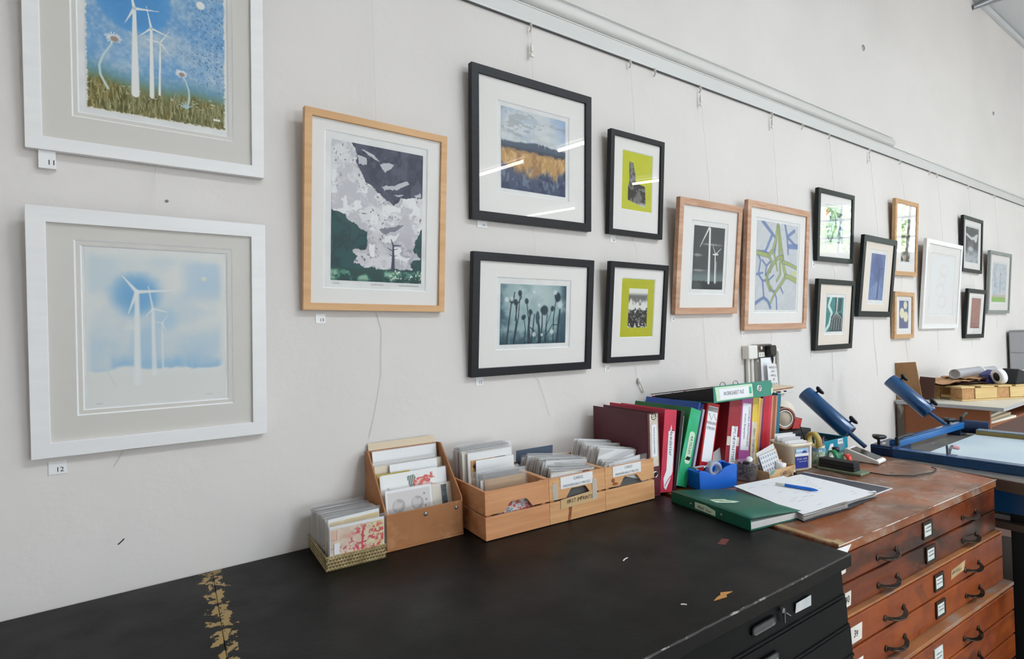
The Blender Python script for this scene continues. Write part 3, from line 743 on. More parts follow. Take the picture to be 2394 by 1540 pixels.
def picture(label, xc, w, zb, h, roll, tilt, fw, fmat, pr, op, paint, mount='mountW', fd=.022, double=False, sign=False, backz=None):
    """pr = print rectangle, op = mount opening (x0,x1,z0,z1) about the bottom centre of the frame"""
    t = thing('framed_picture', label, 'picture', (xc, -.0245, zb), (R(tilt), R(roll), 0), 'framed prints hanging from the gallery rail')
    hw = w / 2
    f = MB(); iw = hw - fw; lip = .004
    O = [(-hw, 0), (hw, 0), (hw, h), (-hw, h)]; I = [(-iw, fw), (iw, fw), (iw, h - fw), (-iw, h - fw)]
    V = [(p[0], y, p[1]) for L4, y in ((O, 0), (I, 0), (O, fd), (I, fd)) for p in L4]; F4 = []
    for k in range(4):
        j = (k + 1) % 4; F4 += [(k, j, 4 + j, 4 + k), (12 + k, 12 + j, 8 + j, 8 + k), (8 + k, 8 + j, j, k), (4 + k, 4 + j, 12 + j, 12 + k)]
    f.add(V, F4, 0)
    f.build('frame', fmat, t, bevel=.0012)
    m = MB(); ym = .0085; e = .0028
    I2 = [(-iw - .003, fw - .003), (iw + .003, fw - .003), (iw + .003, h - fw + .003), (-iw - .003, h - fw + .003)]
    def ring(A, B, ya, yb, mi):
        for k in range(4):
            m.add([(A[k][0], ya, A[k][1]), (A[(k + 1) % 4][0], ya, A[(k + 1) % 4][1]), (B[(k + 1) % 4][0], yb, B[(k + 1) % 4][1]), (B[k][0], yb, B[k][1])], [(0, 1, 2, 3)], mi)
    def rc(r, g=0): return [(r[0] + g, r[2] + g), (r[1] - g, r[2] + g), (r[1] - g, r[3] - g), (r[0] + g, r[3] - g)]
    ring(I2, rc(op), ym, ym, 0); ring(rc(op), rc(op, e), ym, ym + .0028, 1)
    yb = ym + .0028
    if double:
        g = .011; ring(rc(op, e), rc(op, g), yb, yb, 0); ring(rc(op, g), rc(op, g + e), yb, yb + .0028, 1); yb += .0028
    ys = yb + .0004
    q = rc(op, e * .9 + (.011 if double else 0))
    m.quad(*[(p[0], ys, p[1]) for p in q], 3)
    if sign:
        rnd = random.Random(3); b_ = pr[2] - .010
        for (xa, n_) in ((pr[0] + .006, 3), (pr[0] + (pr[1] - pr[0]) * .42, 6), (pr[1] - .075, 10)):
            for k in range(n_):
                x = xa + k * .0068; m.strip([(x, ys - .0004, b_), (x + .002, ys - .0004, b_ + rnd.uniform(.003, .006)), (x + .004, ys - .0004, b_ - .001), (x + .0062, ys - .0004, b_ + rnd.uniform(0, .003))], .0009, .0002, up=(0, -1, 0), m=4)
    m.build('mount', [mount, 'bevelW', 'bevelS', 'paper', 'inkgrey'], t)
    p = paint(pr[1] - pr[0], pr[3] - pr[2])
    p.build('print', t, (pr[0], ys - .0006, pr[3]), (1, 0, 0), (0, 0, -1))
    g = MB(); g.box(-iw - .003, iw + .003, .0048, .0068, fw - .003, h - fw + .003); g.build('glazing', 'glass', t)
    g = MB(); g.box(-hw + .004, hw - .004, fd - .0045, fd - .001, .004, h - .004); g.build('backing_board', 'kraft', t)
    return t
def rct(q, g): return (q[0] - g, q[1] + g, q[2] - g, q[3] + g)

PIC = {}
PIC[11] = picture('large white framed print of wind turbines and daisies under a blue sky', .0685, .488, 1.976, .61, .35, 3.4, .030, 'fr_white', (-.1355, .1545, .112, .47), (-.162, .172, .086, .50), p_windfield, 'mountG', double=True)
PIC[12] = picture('white framed faint blue print of ghostly turbines, below the turbine and daisy print', .062, .480, 1.289, .555, .33, 3.6, .034, 'fr_white', (-.140, .143, .105, .470), (-.159, .162, .088, .487), p_ghost, 'mountG', double=True)
PIC[13] = picture('pale wood framed print of white clouds over dark green land with lone turbine', .626, .443, 1.615, .563, .97, 3.9, .021, 'fr_ash', (-.143, .142, .088, .490), (-.164, .158, .064, .513), p_clouds, sign=True)
PIC[14] = picture('large black framed print of golden heath under a pale cloudy sky', 1.236, .546, 1.927, .523, .1, 2.6, .030, 'fr_black', (-.147, .148, .121, .407), (-.163, .166, .104, .424), p_heath)
PIC[15] = picture('black framed landscape format teal print of tall seed heads', 1.213, .545, 1.389, .422, .46, 4.56, .029, 'fr_black', (-.154, .144, .106, .319), (-.171, .165, .088, .341), p_seedheads)
PIC[16] = picture('narrow black framed print of black tower shape on lime yellow, upper one', 1.768, .325, 1.926, .42, .41, 3.8, .022, 'fr_black', (-.083, .097, .111, .349), (-.086, .100, .108, .352), lambda w, h: p_yellow(w, h, 0))
PIC[17] = picture('narrow black framed print of black and white block on lime yellow, lower one', 1.744, .349, 1.402, .408, .58, 5.4, .023, 'fr_black', (-.096, .099, .103, .342), (-.099, .102, .100, .345), lambda w, h: p_yellow(w, h, 1))
PIC[18] = picture('oak framed print of white wind turbines against a dark grey sky', 2.235, .472, 1.598, .518, -.28, 5.65, .030, 'fr_oak', (-.114, .117, .115, .405), (-.138, .140, .092, .428), p_nightturbine)
PIC[19] = picture('tall oak framed abstract print of tangled blue and green branches', 2.827, .6, 1.513, .65, .21, 3.8, .032, 'fr_oak', (-.198, .199, .103, .559), (-.212, .214, .088, .574), p_branches)
PIC[20] = picture('dark green framed print with an orange corner, its glass mirroring the window', 3.498, .445, 1.903, .419, -.25, 3.3, .027, 'fr_green', (-.11, .101, .116, .322), (-.125, .117, .10, .338), p_orange)
PIC[21] = picture('dark framed print of black and white branches on teal, under the mirroring one', 3.441, .451, 1.381, .412, .35, 4.7, .030, 'fr_green', (-.098, .107, .106, .309), (-.118, .126, .088, .328), p_teal, 'mountC')
PIC[22] = picture('dark framed tall blue print of a turbine over furrows in cream mount', 4.006, .486, 1.57, .513, .87, 5.7, .036, 'fr_green', (-.097, .108, .109, .408), (-.122, .134, .082, .434), p_bluepath, 'mountC')
PIC[23] = picture('tall narrow pine framed print of pale seeds on dark brown', 4.518, .395, 1.856, .525, -.46, 3.05, .030, 'fr_pine', (-.063, .084, .101, .402), (-.08, .102, .084, .42), p_seeds)
PIC[24] = picture('small pine framed print of three white flowers on slate blue', 4.455, .329, 1.416, .324, .77, 2.0, .030, 'fr_pine', (-.063, .089, .070, .264), (-.075, .101, .058, .276), p_daisies)
PIC[25] = picture('large plain white framed sheet with very faint pink rings', 5.138, .742, 1.471, .661, .7, 4.3, .032, 'fr_white', (-.23, .24, .12, .55), (-.25, .26, .10, .57), p_pinkrings)
PIC[26] = picture('black framed grey print of moonlit clouds at the far end, upper one', 5.901, .485, 1.932, .463, .71, 2.5, .028, 'fr_black', (-.150, .163, .086, .380), (-.165, .178, .072, .394), p_moonclouds)
PIC[27] = picture('small black framed rust brown print, under the moonlit cloud print', 5.894, .466, 1.375, .412, 1.0, 4.5, .034, 'fr_green', (-.096, .131, .084, .338), (-.11, .145, .07, .352), p_rust)
PIC[28] = picture('grey framed pale print with a bright green strip along its foot', 6.575, .63, 1.581, .559, .19, 3.5, .030, 'fr_grey', (-.192, .21, .104, .455), (-.206, .224, .09, .469), p_greenstrip)

# ---------------------------------------------------------------- hanging cords with rail hooks
def rail_hook(parent, x0=0, z0=0, o=(0, 0, 0)):
    b = MB(); b.strip([(x0, -.0125, z0 + .008), (x0, -.017, z0 - .002), (x0, -.017, z0 - .018), (x0, -.012, z0 - .024), (x0, -.007, z0 - .02)], .010, .0025, up=(1, 0, 0))
    return b.build('hook', 'offwhite', parent, bevel=.0006)
def cord(label, x, pics, tail, clip=None, knot=None):
    t = thing('hanging_cord', label, 'cord', (x, 0, 2.672), (0, 0, 0), 'nylon cords from the gallery rail')
    rail_hook(t)
    pts = [(0, -.015, -.022)]
    for k in pics:
        p = PIC[k]; hh = {11: .61, 12: .555, 13: .563, 14: .523, 15: .422, 16: .42, 17: .408, 18: .518, 19: .65, 20: .419, 21: .412, 22: .513, 23: .525, 24: .324, 25: .661, 26: .463, 27: .412, 28: .559}[k]
        a = p.rotation_euler.x; px = p.location.x - x; pz = p.location.z - 2.672
        top = (px, -.0245 - hh * math.sin(a) + .0235 * math.cos(a), pz + hh * math.cos(a))
        pts += [(px * .8, min(-.003, top[1] - .002), top[2] + .04), (px, min(-.003, top[1]), top[2] - .03), (px, -.0022, pz + .06), (px, -.002, pz - .004)]
    for q in tail: pts.append((q[0] - x, -.004, q[1] - 2.672))
    b = MB(); b.tube(pts, .0007 if x < 3 else .0010, 6); b.build('cord', 'wire', t)
    if clip:
        b = MB(); b.box(-.004, .004, -.020, -.010, clip - .012, clip + .012); b.box(-.008, .008, -.019, -.011, clip - .030, clip - .018); b.tube([(0, -.015, clip + .012), (0, -.015, clip + .022)], .003, 8)
        b.build('clip', 'offwhite', t, bevel=.0012)
    if knot:
        b = MB(); kx, kz = knot[0] - x, knot[1] - 2.672
        b.lathe([(.0001, -.014), (.005, -.012), (.009, 0), (.005, .012), (.0001, .014)], (kx, -.009, kz), 10)
        b.tube([(kx, -.009, kz), (kx + .012, -.012, kz - .022), (kx + .028, -.006, kz - .05)], .0035, 6); b.build('knot', 'offwhite', t)
    return t
cord('cord carrying the two white framed turbine pictures', .07, [11, 12], [(-.012, 1.285), (-.031, 1.249)])
cord('cord carrying the cloud print, its loose end hanging to the card display box', .634, [13], [(.641, 1.56), (.635, 1.42), (.612, 1.31), (.592, 1.233)])
cord('cord carrying the golden heath and seed head prints, ending in a short tail', 1.246, [14, 15], [(1.242, 1.36), (1.262, 1.30), (1.287, 1.224)], clip=-.09)
cord('cord carrying the two lime yellow prints, its end tied in a knot', 1.772, [16, 17], [(1.758, 1.38), (1.769, 1.319)], knot=(1.772, 1.318))
cord('cord carrying the oak framed turbine print', 2.247, [18], [(2.226, 1.57), (2.236, 1.42), (2.248, 1.283)], clip=-.06)
cord('cord carrying the oak framed branches print', 2.862, [19], [(2.806, 1.5), (2.806, 1.447)], clip=-.05)
cord('cord carrying the mirroring print and the teal print', 3.49, [20, 21], [(3.458, 1.37), (3.461, 1.193)])
cord('cord carrying the dark framed blue turbine print', 4.03, [22], [(4.025, 1.56), (4.03, 1.4), (4.071, 1.175)], clip=-.05)
cord('cord carrying the two pine framed prints', 4.51, [23, 24], [(4.524, 1.405), (4.592, 1.17)])
cord('cord carrying the plain white framed sheet', 5.2, [25], [(5.14, 1.465), (5.14, 1.3)])
cord('cord carrying the moonlit cloud and rust brown prints', 5.90, [26, 27], [(5.9, 1.37), (5.9, 1.3)])
cord('cord carrying the grey framed print with the green strip', 6.6, [28], [(6.58, 1.57), (6.59, 1.44)])
for x, lab in ((1.927, 'empty rail hook above and beyond the lime yellow prints'), (3.178, 'empty rail hook between the branches print and the mirroring print'), (5.048, 'empty rail hook above the plain white framed sheet')):
    t = thing('rail_hook', lab, 'hook', (x, 0, 2.672), (0, 0, 0), 'empty hooks on the gallery rail'); rail_hook(t)

# ---------------------------------------------------------------- little number cards under the frames
def numcard(x, z, w, h, s, lab, y=-.004, d=.002, tx=0):
    y = 0
    t = tag(MB().box(-w / 2, w / 2, -d, 0, -h / 2, h / 2).text(s, (tx + w * .12, -d, -h * .32), (1, 0, 0), (0, 0, 1), min(h * .5, .0165), 1).build('number_card', ['white', 'inkblack'], None, (x, y, z)), lab, 'label', 'number cards under the pictures')
numcard(-.139, 1.961, .030, .046, '11', 'white number card 11 under the turbine and daisy print', -.002, .016, .004)
numcard(-.135, 1.264, .032, .030, '12', 'white number card 12 under the faint blue print')
numcard(.458, 1.595, .028, .026, '13', 'white number card 13 under the cloud print')
numcard(1.017, 1.917, .040, .024, '14', 'white number card 14 under the golden heath print')
numcard(.987, 1.376, .030, .030, '15', 'white number card 15 under the seed head print')
numcard(1.649, 1.911, .030, .030, '16', 'white number card 16 under the upper lime yellow print')
numcard(1.592, 1.384, .026, .030, '17', 'white number card 17 under the lower lime yellow print')
numcard(2.011, 1.580, .026, .026, '18', 'tiny white number card under the oak framed turbine print')
numcard(2.549, 1.497, .026, .026, '19', 'tiny white number card under the oak framed branches print')
numcard(3.272, 1.885, .032, .036, '20', 'tiny white number card under the mirroring print')
numcard(3.228, 1.360, .026, .026, '21', 'tiny white number card under the teal branches print')
# ================================================================ black plan chests
def blacktop_mat():
    m, nt, b = new_mat('black_bench_paint')
    L = nt.links.new; N = nt.nodes.new
    b.inputs['Roughness'].default_value = .42; b.inputs['Specular IOR Level'].default_value = .17
    g = N('ShaderNodeNewGeometry'); sep = N('ShaderNodeSeparateXYZ'); L(g.outputs['Position'], sep.inputs[0])
    def noise(scale, det=5, rough=.6, vec=None):
        mp = N('ShaderNodeMapping'); mp.inputs['Scale'].default_value = scale; L(g.outputs['Position'], mp.inputs['Vector'])
        n = N('ShaderNodeTexNoise'); n.inputs['Scale'].default_value = 1; n.inputs['Detail'].default_value = det; n.inputs['Roughness'].default_value = rough
        L(mp.outputs[0], n.inputs['Vector']); return n.outputs['Fac']
    def math(op, a, bb, clamp=False):
        n = N('ShaderNodeMath'); n.operation = op; n.use_clamp = clamp
        for i, x in enumerate((a, bb)):
            if x is None: continue
            if hasattr(x, 'default_value') or not isinstance(x, (int, float)): L(x, n.inputs[i])
            else: n.inputs[i].default_value = x
        return n.outputs[0]
    def rng(x, a, bb, c=0, d=1):
        n = N('ShaderNodeMapRange'); n.inputs[1].default_value = a; n.inputs[2].default_value = bb; n.inputs[3].default_value = c; n.inputs[4].default_value = d
        L(x, n.inputs[0]); return n.outputs[0]
    def mix(f, a, bb):
        n = N('ShaderNodeMix'); n.data_type = 'RGBA'; L(f, n.inputs['Factor'])
        for k, x in (('A', a), ('B', bb)):
            if isinstance(x, tuple): n.inputs[k].default_value = lin(x)
            else: L(x, n.inputs[k])
        return n.outputs['Result']
    base = mix(rng(noise((2.5, 2.5, 2.5), 6), .35, .68), (14, 14, 14), (18, 16, 15))
    # paint worn away on both sides of the joint between the two chests
    xs = math('ADD', .1665, math('MULTIPLY', sep.outputs['Y'], .058))
    d = math('ABSOLUTE', math('SUBTRACT', sep.outputs['X'], xs), None)
    wear_n = noise((46, 34, 1), 5, .62)
    thr = rng(d, .006, .042, .46, .70)
    wear = rng(math('SUBTRACT', wear_n, thr), 0, .012)
    limit = rng(d, .034, .042, 1, 0); deep = rng(sep.outputs['Y'], -.03, -.05, .75, 1)
    wear = math('MULTIPLY', math('MULTIPLY', wear, limit), deep, True)
    tan_ = mix(noise((90, 90, 1), 3), (150, 122, 74), (176, 148, 98))
    c1 = mix(wear, base, tan_)
    # light scratches and flecks
    fl = rng(noise((38, 90, 1), 6, .7), .735, .76); c2 = mix(math('MULTIPLY', fl, .5), c1, (150, 146, 142))
    L(c2, b.inputs['Base Color'])
    r = rng(noise((7, 7, 7), 5), .3, .7, .33, .5); L(r, b.inputs['Roughness'])
    bp = N('ShaderNodeBump'); bp.inputs['Strength'].default_value = .08; bp.inputs['Distance'].default_value = .004
    L(noise((120, 120, 120), 3), bp.inputs['Height']); L(bp.outputs[0], b.inputs['Normal'])
    return m
M['blacktop'] = blacktop_mat()
M['blackmetal'] = mat('black_enamel_steel', (8, 8, 11), .38, c2=(12, 12, 15), scale=(5, 5, 5), spec=.12)
M['chipped'] = mat('black_edge_chipped', (62, 60, 60), .6, c2=(164, 160, 156), scale=(30, 30, 30), detail=7, lo=.54, hi=.62)
M['recess'] = mat('recessed_pull_steel', (84, 84, 84), .35, spec=.6, c2=(48, 48, 50), scale=(9, 9, 9))
M['tan'] = mat('bare_tan_paint', (164, 136, 88), .7)
M['cardlabel'] = mat('grey_card_label', (196, 196, 196), .7, c2=(180, 182, 184), scale=(30, 30, 30))

def black_chest(label, LB, RB, RF, LF, joint):
    t = thing('plan_chest', label, 'plan chest', ((LF[0] + RF[0]) / 2, (LF[1] + LB[1]) / 2, 0), (0, 0, 0), 'black plan chests')
    ox, oy = t.location.x, t.location.y
    W_ = lambda p: (p[0] - ox, p[1] - oy)
    P = [W_(LB), W_(LF), W_(RF), W_(RB)]
    b = MB(); b.prism([(x, y, .918) for x, y in P], (0, 0, .032))
    b.build('top', 'blacktop', t, bevel=.0016)
    # chipped front lip
    f0, f1 = Vector((*P[1], 0)), Vector((*P[2], 0)); u = (f1 - f0).normalized(); v = Vector((-u.y, u.x, 0)); wd = (f1 - f0).length
    F = lambda a, d, z: tuple(f0 + u * a + v * d + Vector((0, 0, z)))
    b = MB(); rnd = random.Random(5)
    n = 90
    top = [F(wd * i / n, .0022 + rnd.uniform(-.0012, .0012), .9504) for i in range(n + 1)]; mid = [F(wd * i / n, -.0006, .9498) for i in range(n + 1)]; bot = [F(wd * i / n, -.0008, .9475 + rnd.uniform(-.0008, .0008)) for i in range(n + 1)]
    b.add(top + mid + bot, [(i + 1, i, n + 1 + i, n + 2 + i) for i in range(n)] + [(n + 2 + i, n + 1 + i, 2 * n + 2 + i, 2 * n + 3 + i) for i in range(n)])
    b.build('worn_or_highlit_edge', 'chipped', t)
    b = MB()
    b.prism([F(.012, .016, .10), F(wd - .026, .016, .10), (P[3][0] - .02, P[3][1] - .002, .10), (P[0][0] + .012, P[0][1] - .002, .10)], (0, 0, .818))
    b.prism([F(.03, .05, .0), F(wd - .05, .05, .0), (P[3][0] - .05, P[3][1] - .01, .0), (P[0][0] + .04, P[0][1] - .01, .0)], (0, 0, .10))
    b.build('carcass', 'blackmetal', t)
    zt = .912; k = 0
    while zt > .14:
        h = .066 if k else .060; z0 = zt - h; ins = max(.002, .012 - .004 * k); r_ = wd - (.028 - .010 * min(k, 2.4)); l_ = .014
        b = MB()
        b.hexa([F(l_, ins - .004, z0), F(r_, ins - .004, z0), F(r_, .04, z0), F(l_, .04, z0), F(l_, ins, zt), F(r_, ins, zt), F(r_, .04, zt), F(l_, .04, zt)], 0)
        b.hexa([F(l_, ins - .008, z0 - .004), F(r_, ins - .008, z0 - .004), F(r_, .03, z0 - .004), F(l_, .03, z0 - .004), F(l_, ins - .007, z0 + .002), F(r_, ins - .007, z0 + .002), F(r_, .03, z0 + .002), F(l_, .03, z0 + .002)], 0)
        dr = b.build('drawer', 'blackmetal', t, bevel=.0016)
        for c in ((wd - .378), .378):
            b = MB(); hh = .0115; hw = .047; zc = z0 + .032; yy = ins - .006
            out = [(c - hw, zc - hh * .5), (c - hw + .008, zc - hh), (c + hw - .008, zc - hh), (c + hw, zc - hh * .5), (c + hw, zc + hh * .5), (c + hw - .008, zc + hh), (c - hw + .008, zc + hh), (c - hw, zc + hh * .5)]
            inn = [(c + (a - c) * .9, zc + (z - zc) * .78) for a, z in out]
            fl = [(c + (a - c) * .84, zc + (z - zc) * .55 - .001) for a, z in out]
            A = [F(a, yy, z) for a, z in out]; B = [F(a, yy - .001, z) for a, z in inn]; C_ = [F(a, yy + .0014, z) for a, z in fl]
            nn = len(A)
            b.add(A + B, [(i, (i + 1) % nn, nn + (i + 1) % nn, nn + i) for i in range(nn)], 1)
            b.add(B + C_, [(i, (i + 1) % nn, nn + (i + 1) % nn, nn + i) for i in range(nn)], 0)
            b.add(C_, [tuple(range(nn))], 0)
            b.build('recessed_pull', ['recess', 'blackmetal'], dr)
        if k == 0:
            b = MB(); yy = ins - .0052; c = wd - .22
            b.prism([F(c - .036, yy, z0 + .022), F(c + .033, yy, z0 + .020), F(c + .034, yy, z0 + .044), F(c - .031, yy, z0 + .043)], tuple(-v * .0006)); b.build('card_label', 'cardlabel', dr)
            b = MB(); cc = F(wd - .31, ins - .004, z0 + .046)
            b.tube([cc, tuple(Vector(cc) - v * .006)], .006, 10); b.strip([tuple(Vector(cc) - v * .006 - Vector((0, 0, .004))), tuple(Vector(cc) - v * .006 - Vector((0, 0, .026)))], .006, .002, up=tuple(u)); b.strip([tuple(Vector(cc) - v * .008 + u * .004 - Vector((0, 0, .004))), tuple(Vector(cc) - v * .010 + u * .018 - Vector((0, 0, .014)))], .005, .002, up=(0, 0, 1))
            b.build('key', 'steelgrey', dr)
        zt = z0 - .010; k += 1
    return t
black_chest('long black plan chest with worn tan seam beside it, running out past the wall pictures', (-1.22, -.004), (.1662, -.004), (.1114, -.925), (-1.25, -.905), 1)
black_chest('black plan chest carrying the card boxes and crates, keyed drawer at its corner', (.1669, -.004), (1.548, -.004), (1.50, -.949), (.1121, -.925), 0)
# loose bits on the black top
b = MB(); b.prism([(1.018, -.885, .9503), (1.055, -.892, .9503), (1.062, -.885, .9503), (1.085, -.885, .9503), (1.06, -.872, .9503), (1.05, -.879, .9503), (1.038, -.880, .9503)], (0, 0, .0014))
tag(b.build('wood_chip', wood_mat('chip_wood', (206, 150, 84), (186, 126, 66))), 'splintered orange wood chip lying on the black chest near its front edge', 'chip')
rnd = random.Random(8)
for i, (x, y, l, a, c, lab) in enumerate(((1.02, -.62, .024, .3, 'paper', 'thin white paper fleck lying on the black chest top'), (.96, -.86, .012, 2.4, 'paper', 'tiny pale fleck near the front edge of the black chest'),
                                     (1.50, -.425, .010, .9, 'paper', 'tiny white crumb beside the maroon file on the black chest'))):
    b = MB(); b.strip([(x, y, .9508), (x + l * .5 * math.cos(a), y + l * .5 * math.sin(a) + .002, .9508), (x + l * math.cos(a), y + l * math.sin(a), .9508)], .003, .0012)
    tag(b.build('paper_fleck', c), lab, 'fleck')
M['redmark'] = mat('red_crayon', (170, 92, 84), .8)
b = MB()
for k in range(4):
    x, y = 1.30 + .011 * k, -.70 + .004 * k; b.strip([(x, y, .9504), (x + .012, y - .016, .9504)], .004, .0005)
tag(b.build('crayon_marks', 'redmark'), 'four short red crayon strokes on the black chest top', 'mark')

# ================================================================ wooden plan chest
def stained_mat(name, tones, grain, stain_lo, stain_hi, rough=.36, dark=(48, 30, 22), pale=None):
    """old varnished wood: streaky grain, large burnt dark stains and small pale scuffs"""
    m, nt, b = new_mat(name); L = nt.links.new; N = nt.nodes.new
    b.inputs['Specular IOR Level'].default_value = .4
    tc = N('ShaderNodeTexCoord')
    def noise(sc, det=6, rough_=.6, dist=0):
        mp = N('ShaderNodeMapping'); mp.inputs['Scale'].default_value = sc; L(tc.outputs['Object'], mp.inputs['Vector'])
        n_ = N('ShaderNodeTexNoise'); n_.inputs['Scale'].default_value = 1; n_.inputs['Detail'].default_value = det; n_.inputs['Roughness'].default_value = rough_; n_.inputs['Distortion'].default_value = dist
        L(mp.outputs[0], n_.inputs['Vector']); return n_.outputs['Fac']
    def rng(x, a, c, d=0, e=1):
        n_ = N('ShaderNodeMapRange')
        for i, v in enumerate((a, c, d, e)): n_.inputs[i + 1].default_value = v
        L(x, n_.inputs[0]); return n_.outputs[0]
    def mix(f, a, c):
        n_ = N('ShaderNodeMix'); n_.data_type = 'RGBA'; L(f, n_.inputs['Factor'])
        for k, x in (('A', a), ('B', c)):
            if isinstance(x, tuple): n_.inputs[k].default_value = lin(x)
            else: L(x, n_.inputs[k])
        return n_.outputs['Result']
    col = mix(rng(noise(grain, 7), .32, .68), tones[0], tones[1])
    col = mix(rng(noise((5, 5, 5), 5, .6, .6), .45, .7), col, tones[2])
    col = mix(rng(noise((3.1, 3.7, 6.5), 8, .64, .8), stain_lo, stain_hi, 0, .9), col, dark)
    if pale: col = mix(rng(noise((6, 10, 6), 8, .72, .8), .50, .64, 0, .85), col, pale)
    L(col, b.inputs['Base Color']); L(rng(noise((8, 8, 8), 4), .3, .7, rough - .1, rough + .14), b.inputs['Roughness'])
    bp = N('ShaderNodeBump'); bp.inputs['Strength'].default_value = .12; bp.inputs['Distance'].default_value = .004; L(noise((60, 60, 60), 4), bp.inputs['Height']); L(bp.outputs[0], b.inputs['Normal'])
    return m
M['chesttop'] = stained_mat('worn_chest_top', ((160, 86, 38), (124, 70, 40), (138, 98, 74)), (7, 9, 7), .46, .62, .34, (86, 66, 54), (158, 136, 120))
M['chestwood'] = stained_mat('chest_mahogany', ((126, 56, 18), (92, 40, 16), (98, 44, 24)), (2.2, 4, 30), .43, .58, .34, (34, 22, 18))
M['chestwood2'] = stained_mat('chest_orange_mahogany', ((156, 76, 22), (128, 56, 18), (116, 48, 20)), (2.2, 4, 30), .53, .68, .34, (54, 28, 18))
M['chestledge'] = wood_mat('chest_worn_ledge', (178, 116, 66), (128, 84, 60), (6, 6, 20), .5, c3=(150, 130, 116), s3=(9, 9, 9), lo3=.54, hi3=.68)
M['edgepale'] = mat('chest_edge_highlight', (96, 48, 28), .25, c2=(206, 196, 190), scale=(9, 9, 9), lo=.5, hi=.62, spec=.6)  # pale tone is the edge's highlight, put into the colour
M['handle'] = mat('bronzed_handle', (44, 34, 28), .28, .7, c2=(88, 74, 60), scale=(60, 60, 60), lo=.5, hi=.7)
M['holder'] = mat('label_holder_brass', (58, 44, 34), .4, .5)
M['holdercard'] = mat('holder_card', (196, 204, 198), .7, c2=(214, 216, 212), scale=(40, 40, 40))
M['sticker'] = mat('sticker_paper', (214, 206, 196), .8, c2=(222, 216, 208), scale=(20, 20, 20))
M['masking'] = mat('masking_tape', (190, 158, 116), .7, c2=(150, 122, 78), scale=(16, 16, 16), c3=(84, 72, 56), s3=30, lo3=.62, hi3=.68)

ca = math.atan2(-.060, 1.062)
t = thing('plan_chest', 'old orange wooden plan chest with curved drawer handles and stained top', 'plan chest', (1.526, -.906, 0), (0, 0, ca))
CH = t
b = MB(); Wc = 1.064; D = .885
# boarded top, its far end running skew under the press
b.prism([(0, 0, .922), (Wc, 0, .922), (Wc + .185, D, .922), (.012, D, .922)], (0, 0, .028)); b.build('top', 'chesttop', t, bevel=.003)
b = MB(); b.strip([(.0, -.0008, .9485), (Wc, -.0008, .9485)], .0022, .0022, up=(0, -.7, .7)); b.build('worn_or_highlit_edge', 'edgepale', t)  # strip painting the bright highlight along the top's front edge
b = MB(); b.box(.012, Wc - .004, .012, D, .757, .922); b.box(.012, Wc + .006, .004, D, .587, .757); b.box(.012, Wc + .012, -.022, D, .04, .575); b.build('carcass', 'chestwood', t, bevel=.002)
b = MB(); b.box(.004, Wc + .004, -.010, .03, .7575, .7645); b.box(.0, Wc + .016, -.036, .03, .575, .587); b.build('ledge', 'chestledge', t, bevel=.002)
# masking tape down the joint with the black chest
b = MB(); b.prism([(.004, .012, .9502), (.024, .01, .9502), (.038, .52, .9502), (.016, .53, .9502)], (0, 0, .0006)); b.prism([(.0, .0, .9503), (.03, -.001, .9503), (.034, .02, .9503), (.004, .02, .9503)], (0, 0, .004)); b.build('tape_strip', 'masking', t)
def pull(par, u, y, z):
    b = MB(); pts = []
    for k in range(11):
        s_ = k / 10; a = (s_ - .5) * .104; pts.append((u + a, y - .021 * math.sin(PI * s_) ** .6 - .001, z - .006 * math.sin(PI * s_)))
    b.strip(pts, .0125, .0035, up=(0, -.35, 1))
    for s_ in (-1, 1): b.lathe([(.0001, 0), (.0095, 0), (.009, .003), (.0001, .004)], (u + s_ * .055, y, z), 12, 0, Matrix.Rotation(R(90), 4, 'X'))
    return b.build('handle', 'handle', par, bevel=.0012)
def holder(par, u, y, z, txt=True, w=.050, h=.036, frame=True):
    b = MB()
    if frame:
        for (a, c, d, e) in ((-w / 2 - .007, w / 2 + .007, h / 2, h / 2 + .009), (-w / 2 - .007, w / 2 + .007, -h / 2 - .007, -h / 2), (-w / 2 - .007, -w / 2, -h / 2, h / 2), (w / 2, w / 2 + .007, -h / 2, h / 2)):
            b.box(u + a, u + c, y - .005, y, z + d, z + e)
        hb = b.build('label_holder', 'holder', par, bevel=.001)
    b = MB(); b.box(u - w / 2, u + w / 2, y - .003, y - .0005, z - h / 2, z + h / 2)
    rr = random.Random(int(u * 100 + z * 100))
    for ln in range(2):
        x = u - w * .3; zz = z + .006 - ln * .011
        for q in range(5): b.strip([(x, y - .0034, zz), (x + .003, y - .0034, zz + rr.uniform(.002, .006)), (x + .006, y - .0034, zz)], .0012, .0003, up=(0, -1, 0), m=1); x += .0075
    b.build('card', ['holdercard', 'inkgrey'], hb if frame else par)
rows = [(.842, .917, .004, 'chestwood', .262, .83, .0), (.766, .836, .004, 'chestwood', .262, .83, .0), (.676, .754, -.010, 'chestwood2', .262, .80, 0), (.590, .670, -.010, 'chestwood2', .262, .80, 0),
        (.492, .570, -.036, 'chestwood2', .262, .70, 0), (.408, .486, -.036, 'chestwood2', .262, .70, 0), (.324, .402, -.036, 'chestwood2', .262, .70, 0), (.24, .318, -.036, 'chestwood', .262, .70, 0), (.156, .234, -.036, 'chestwood', .262, .70, 0)]
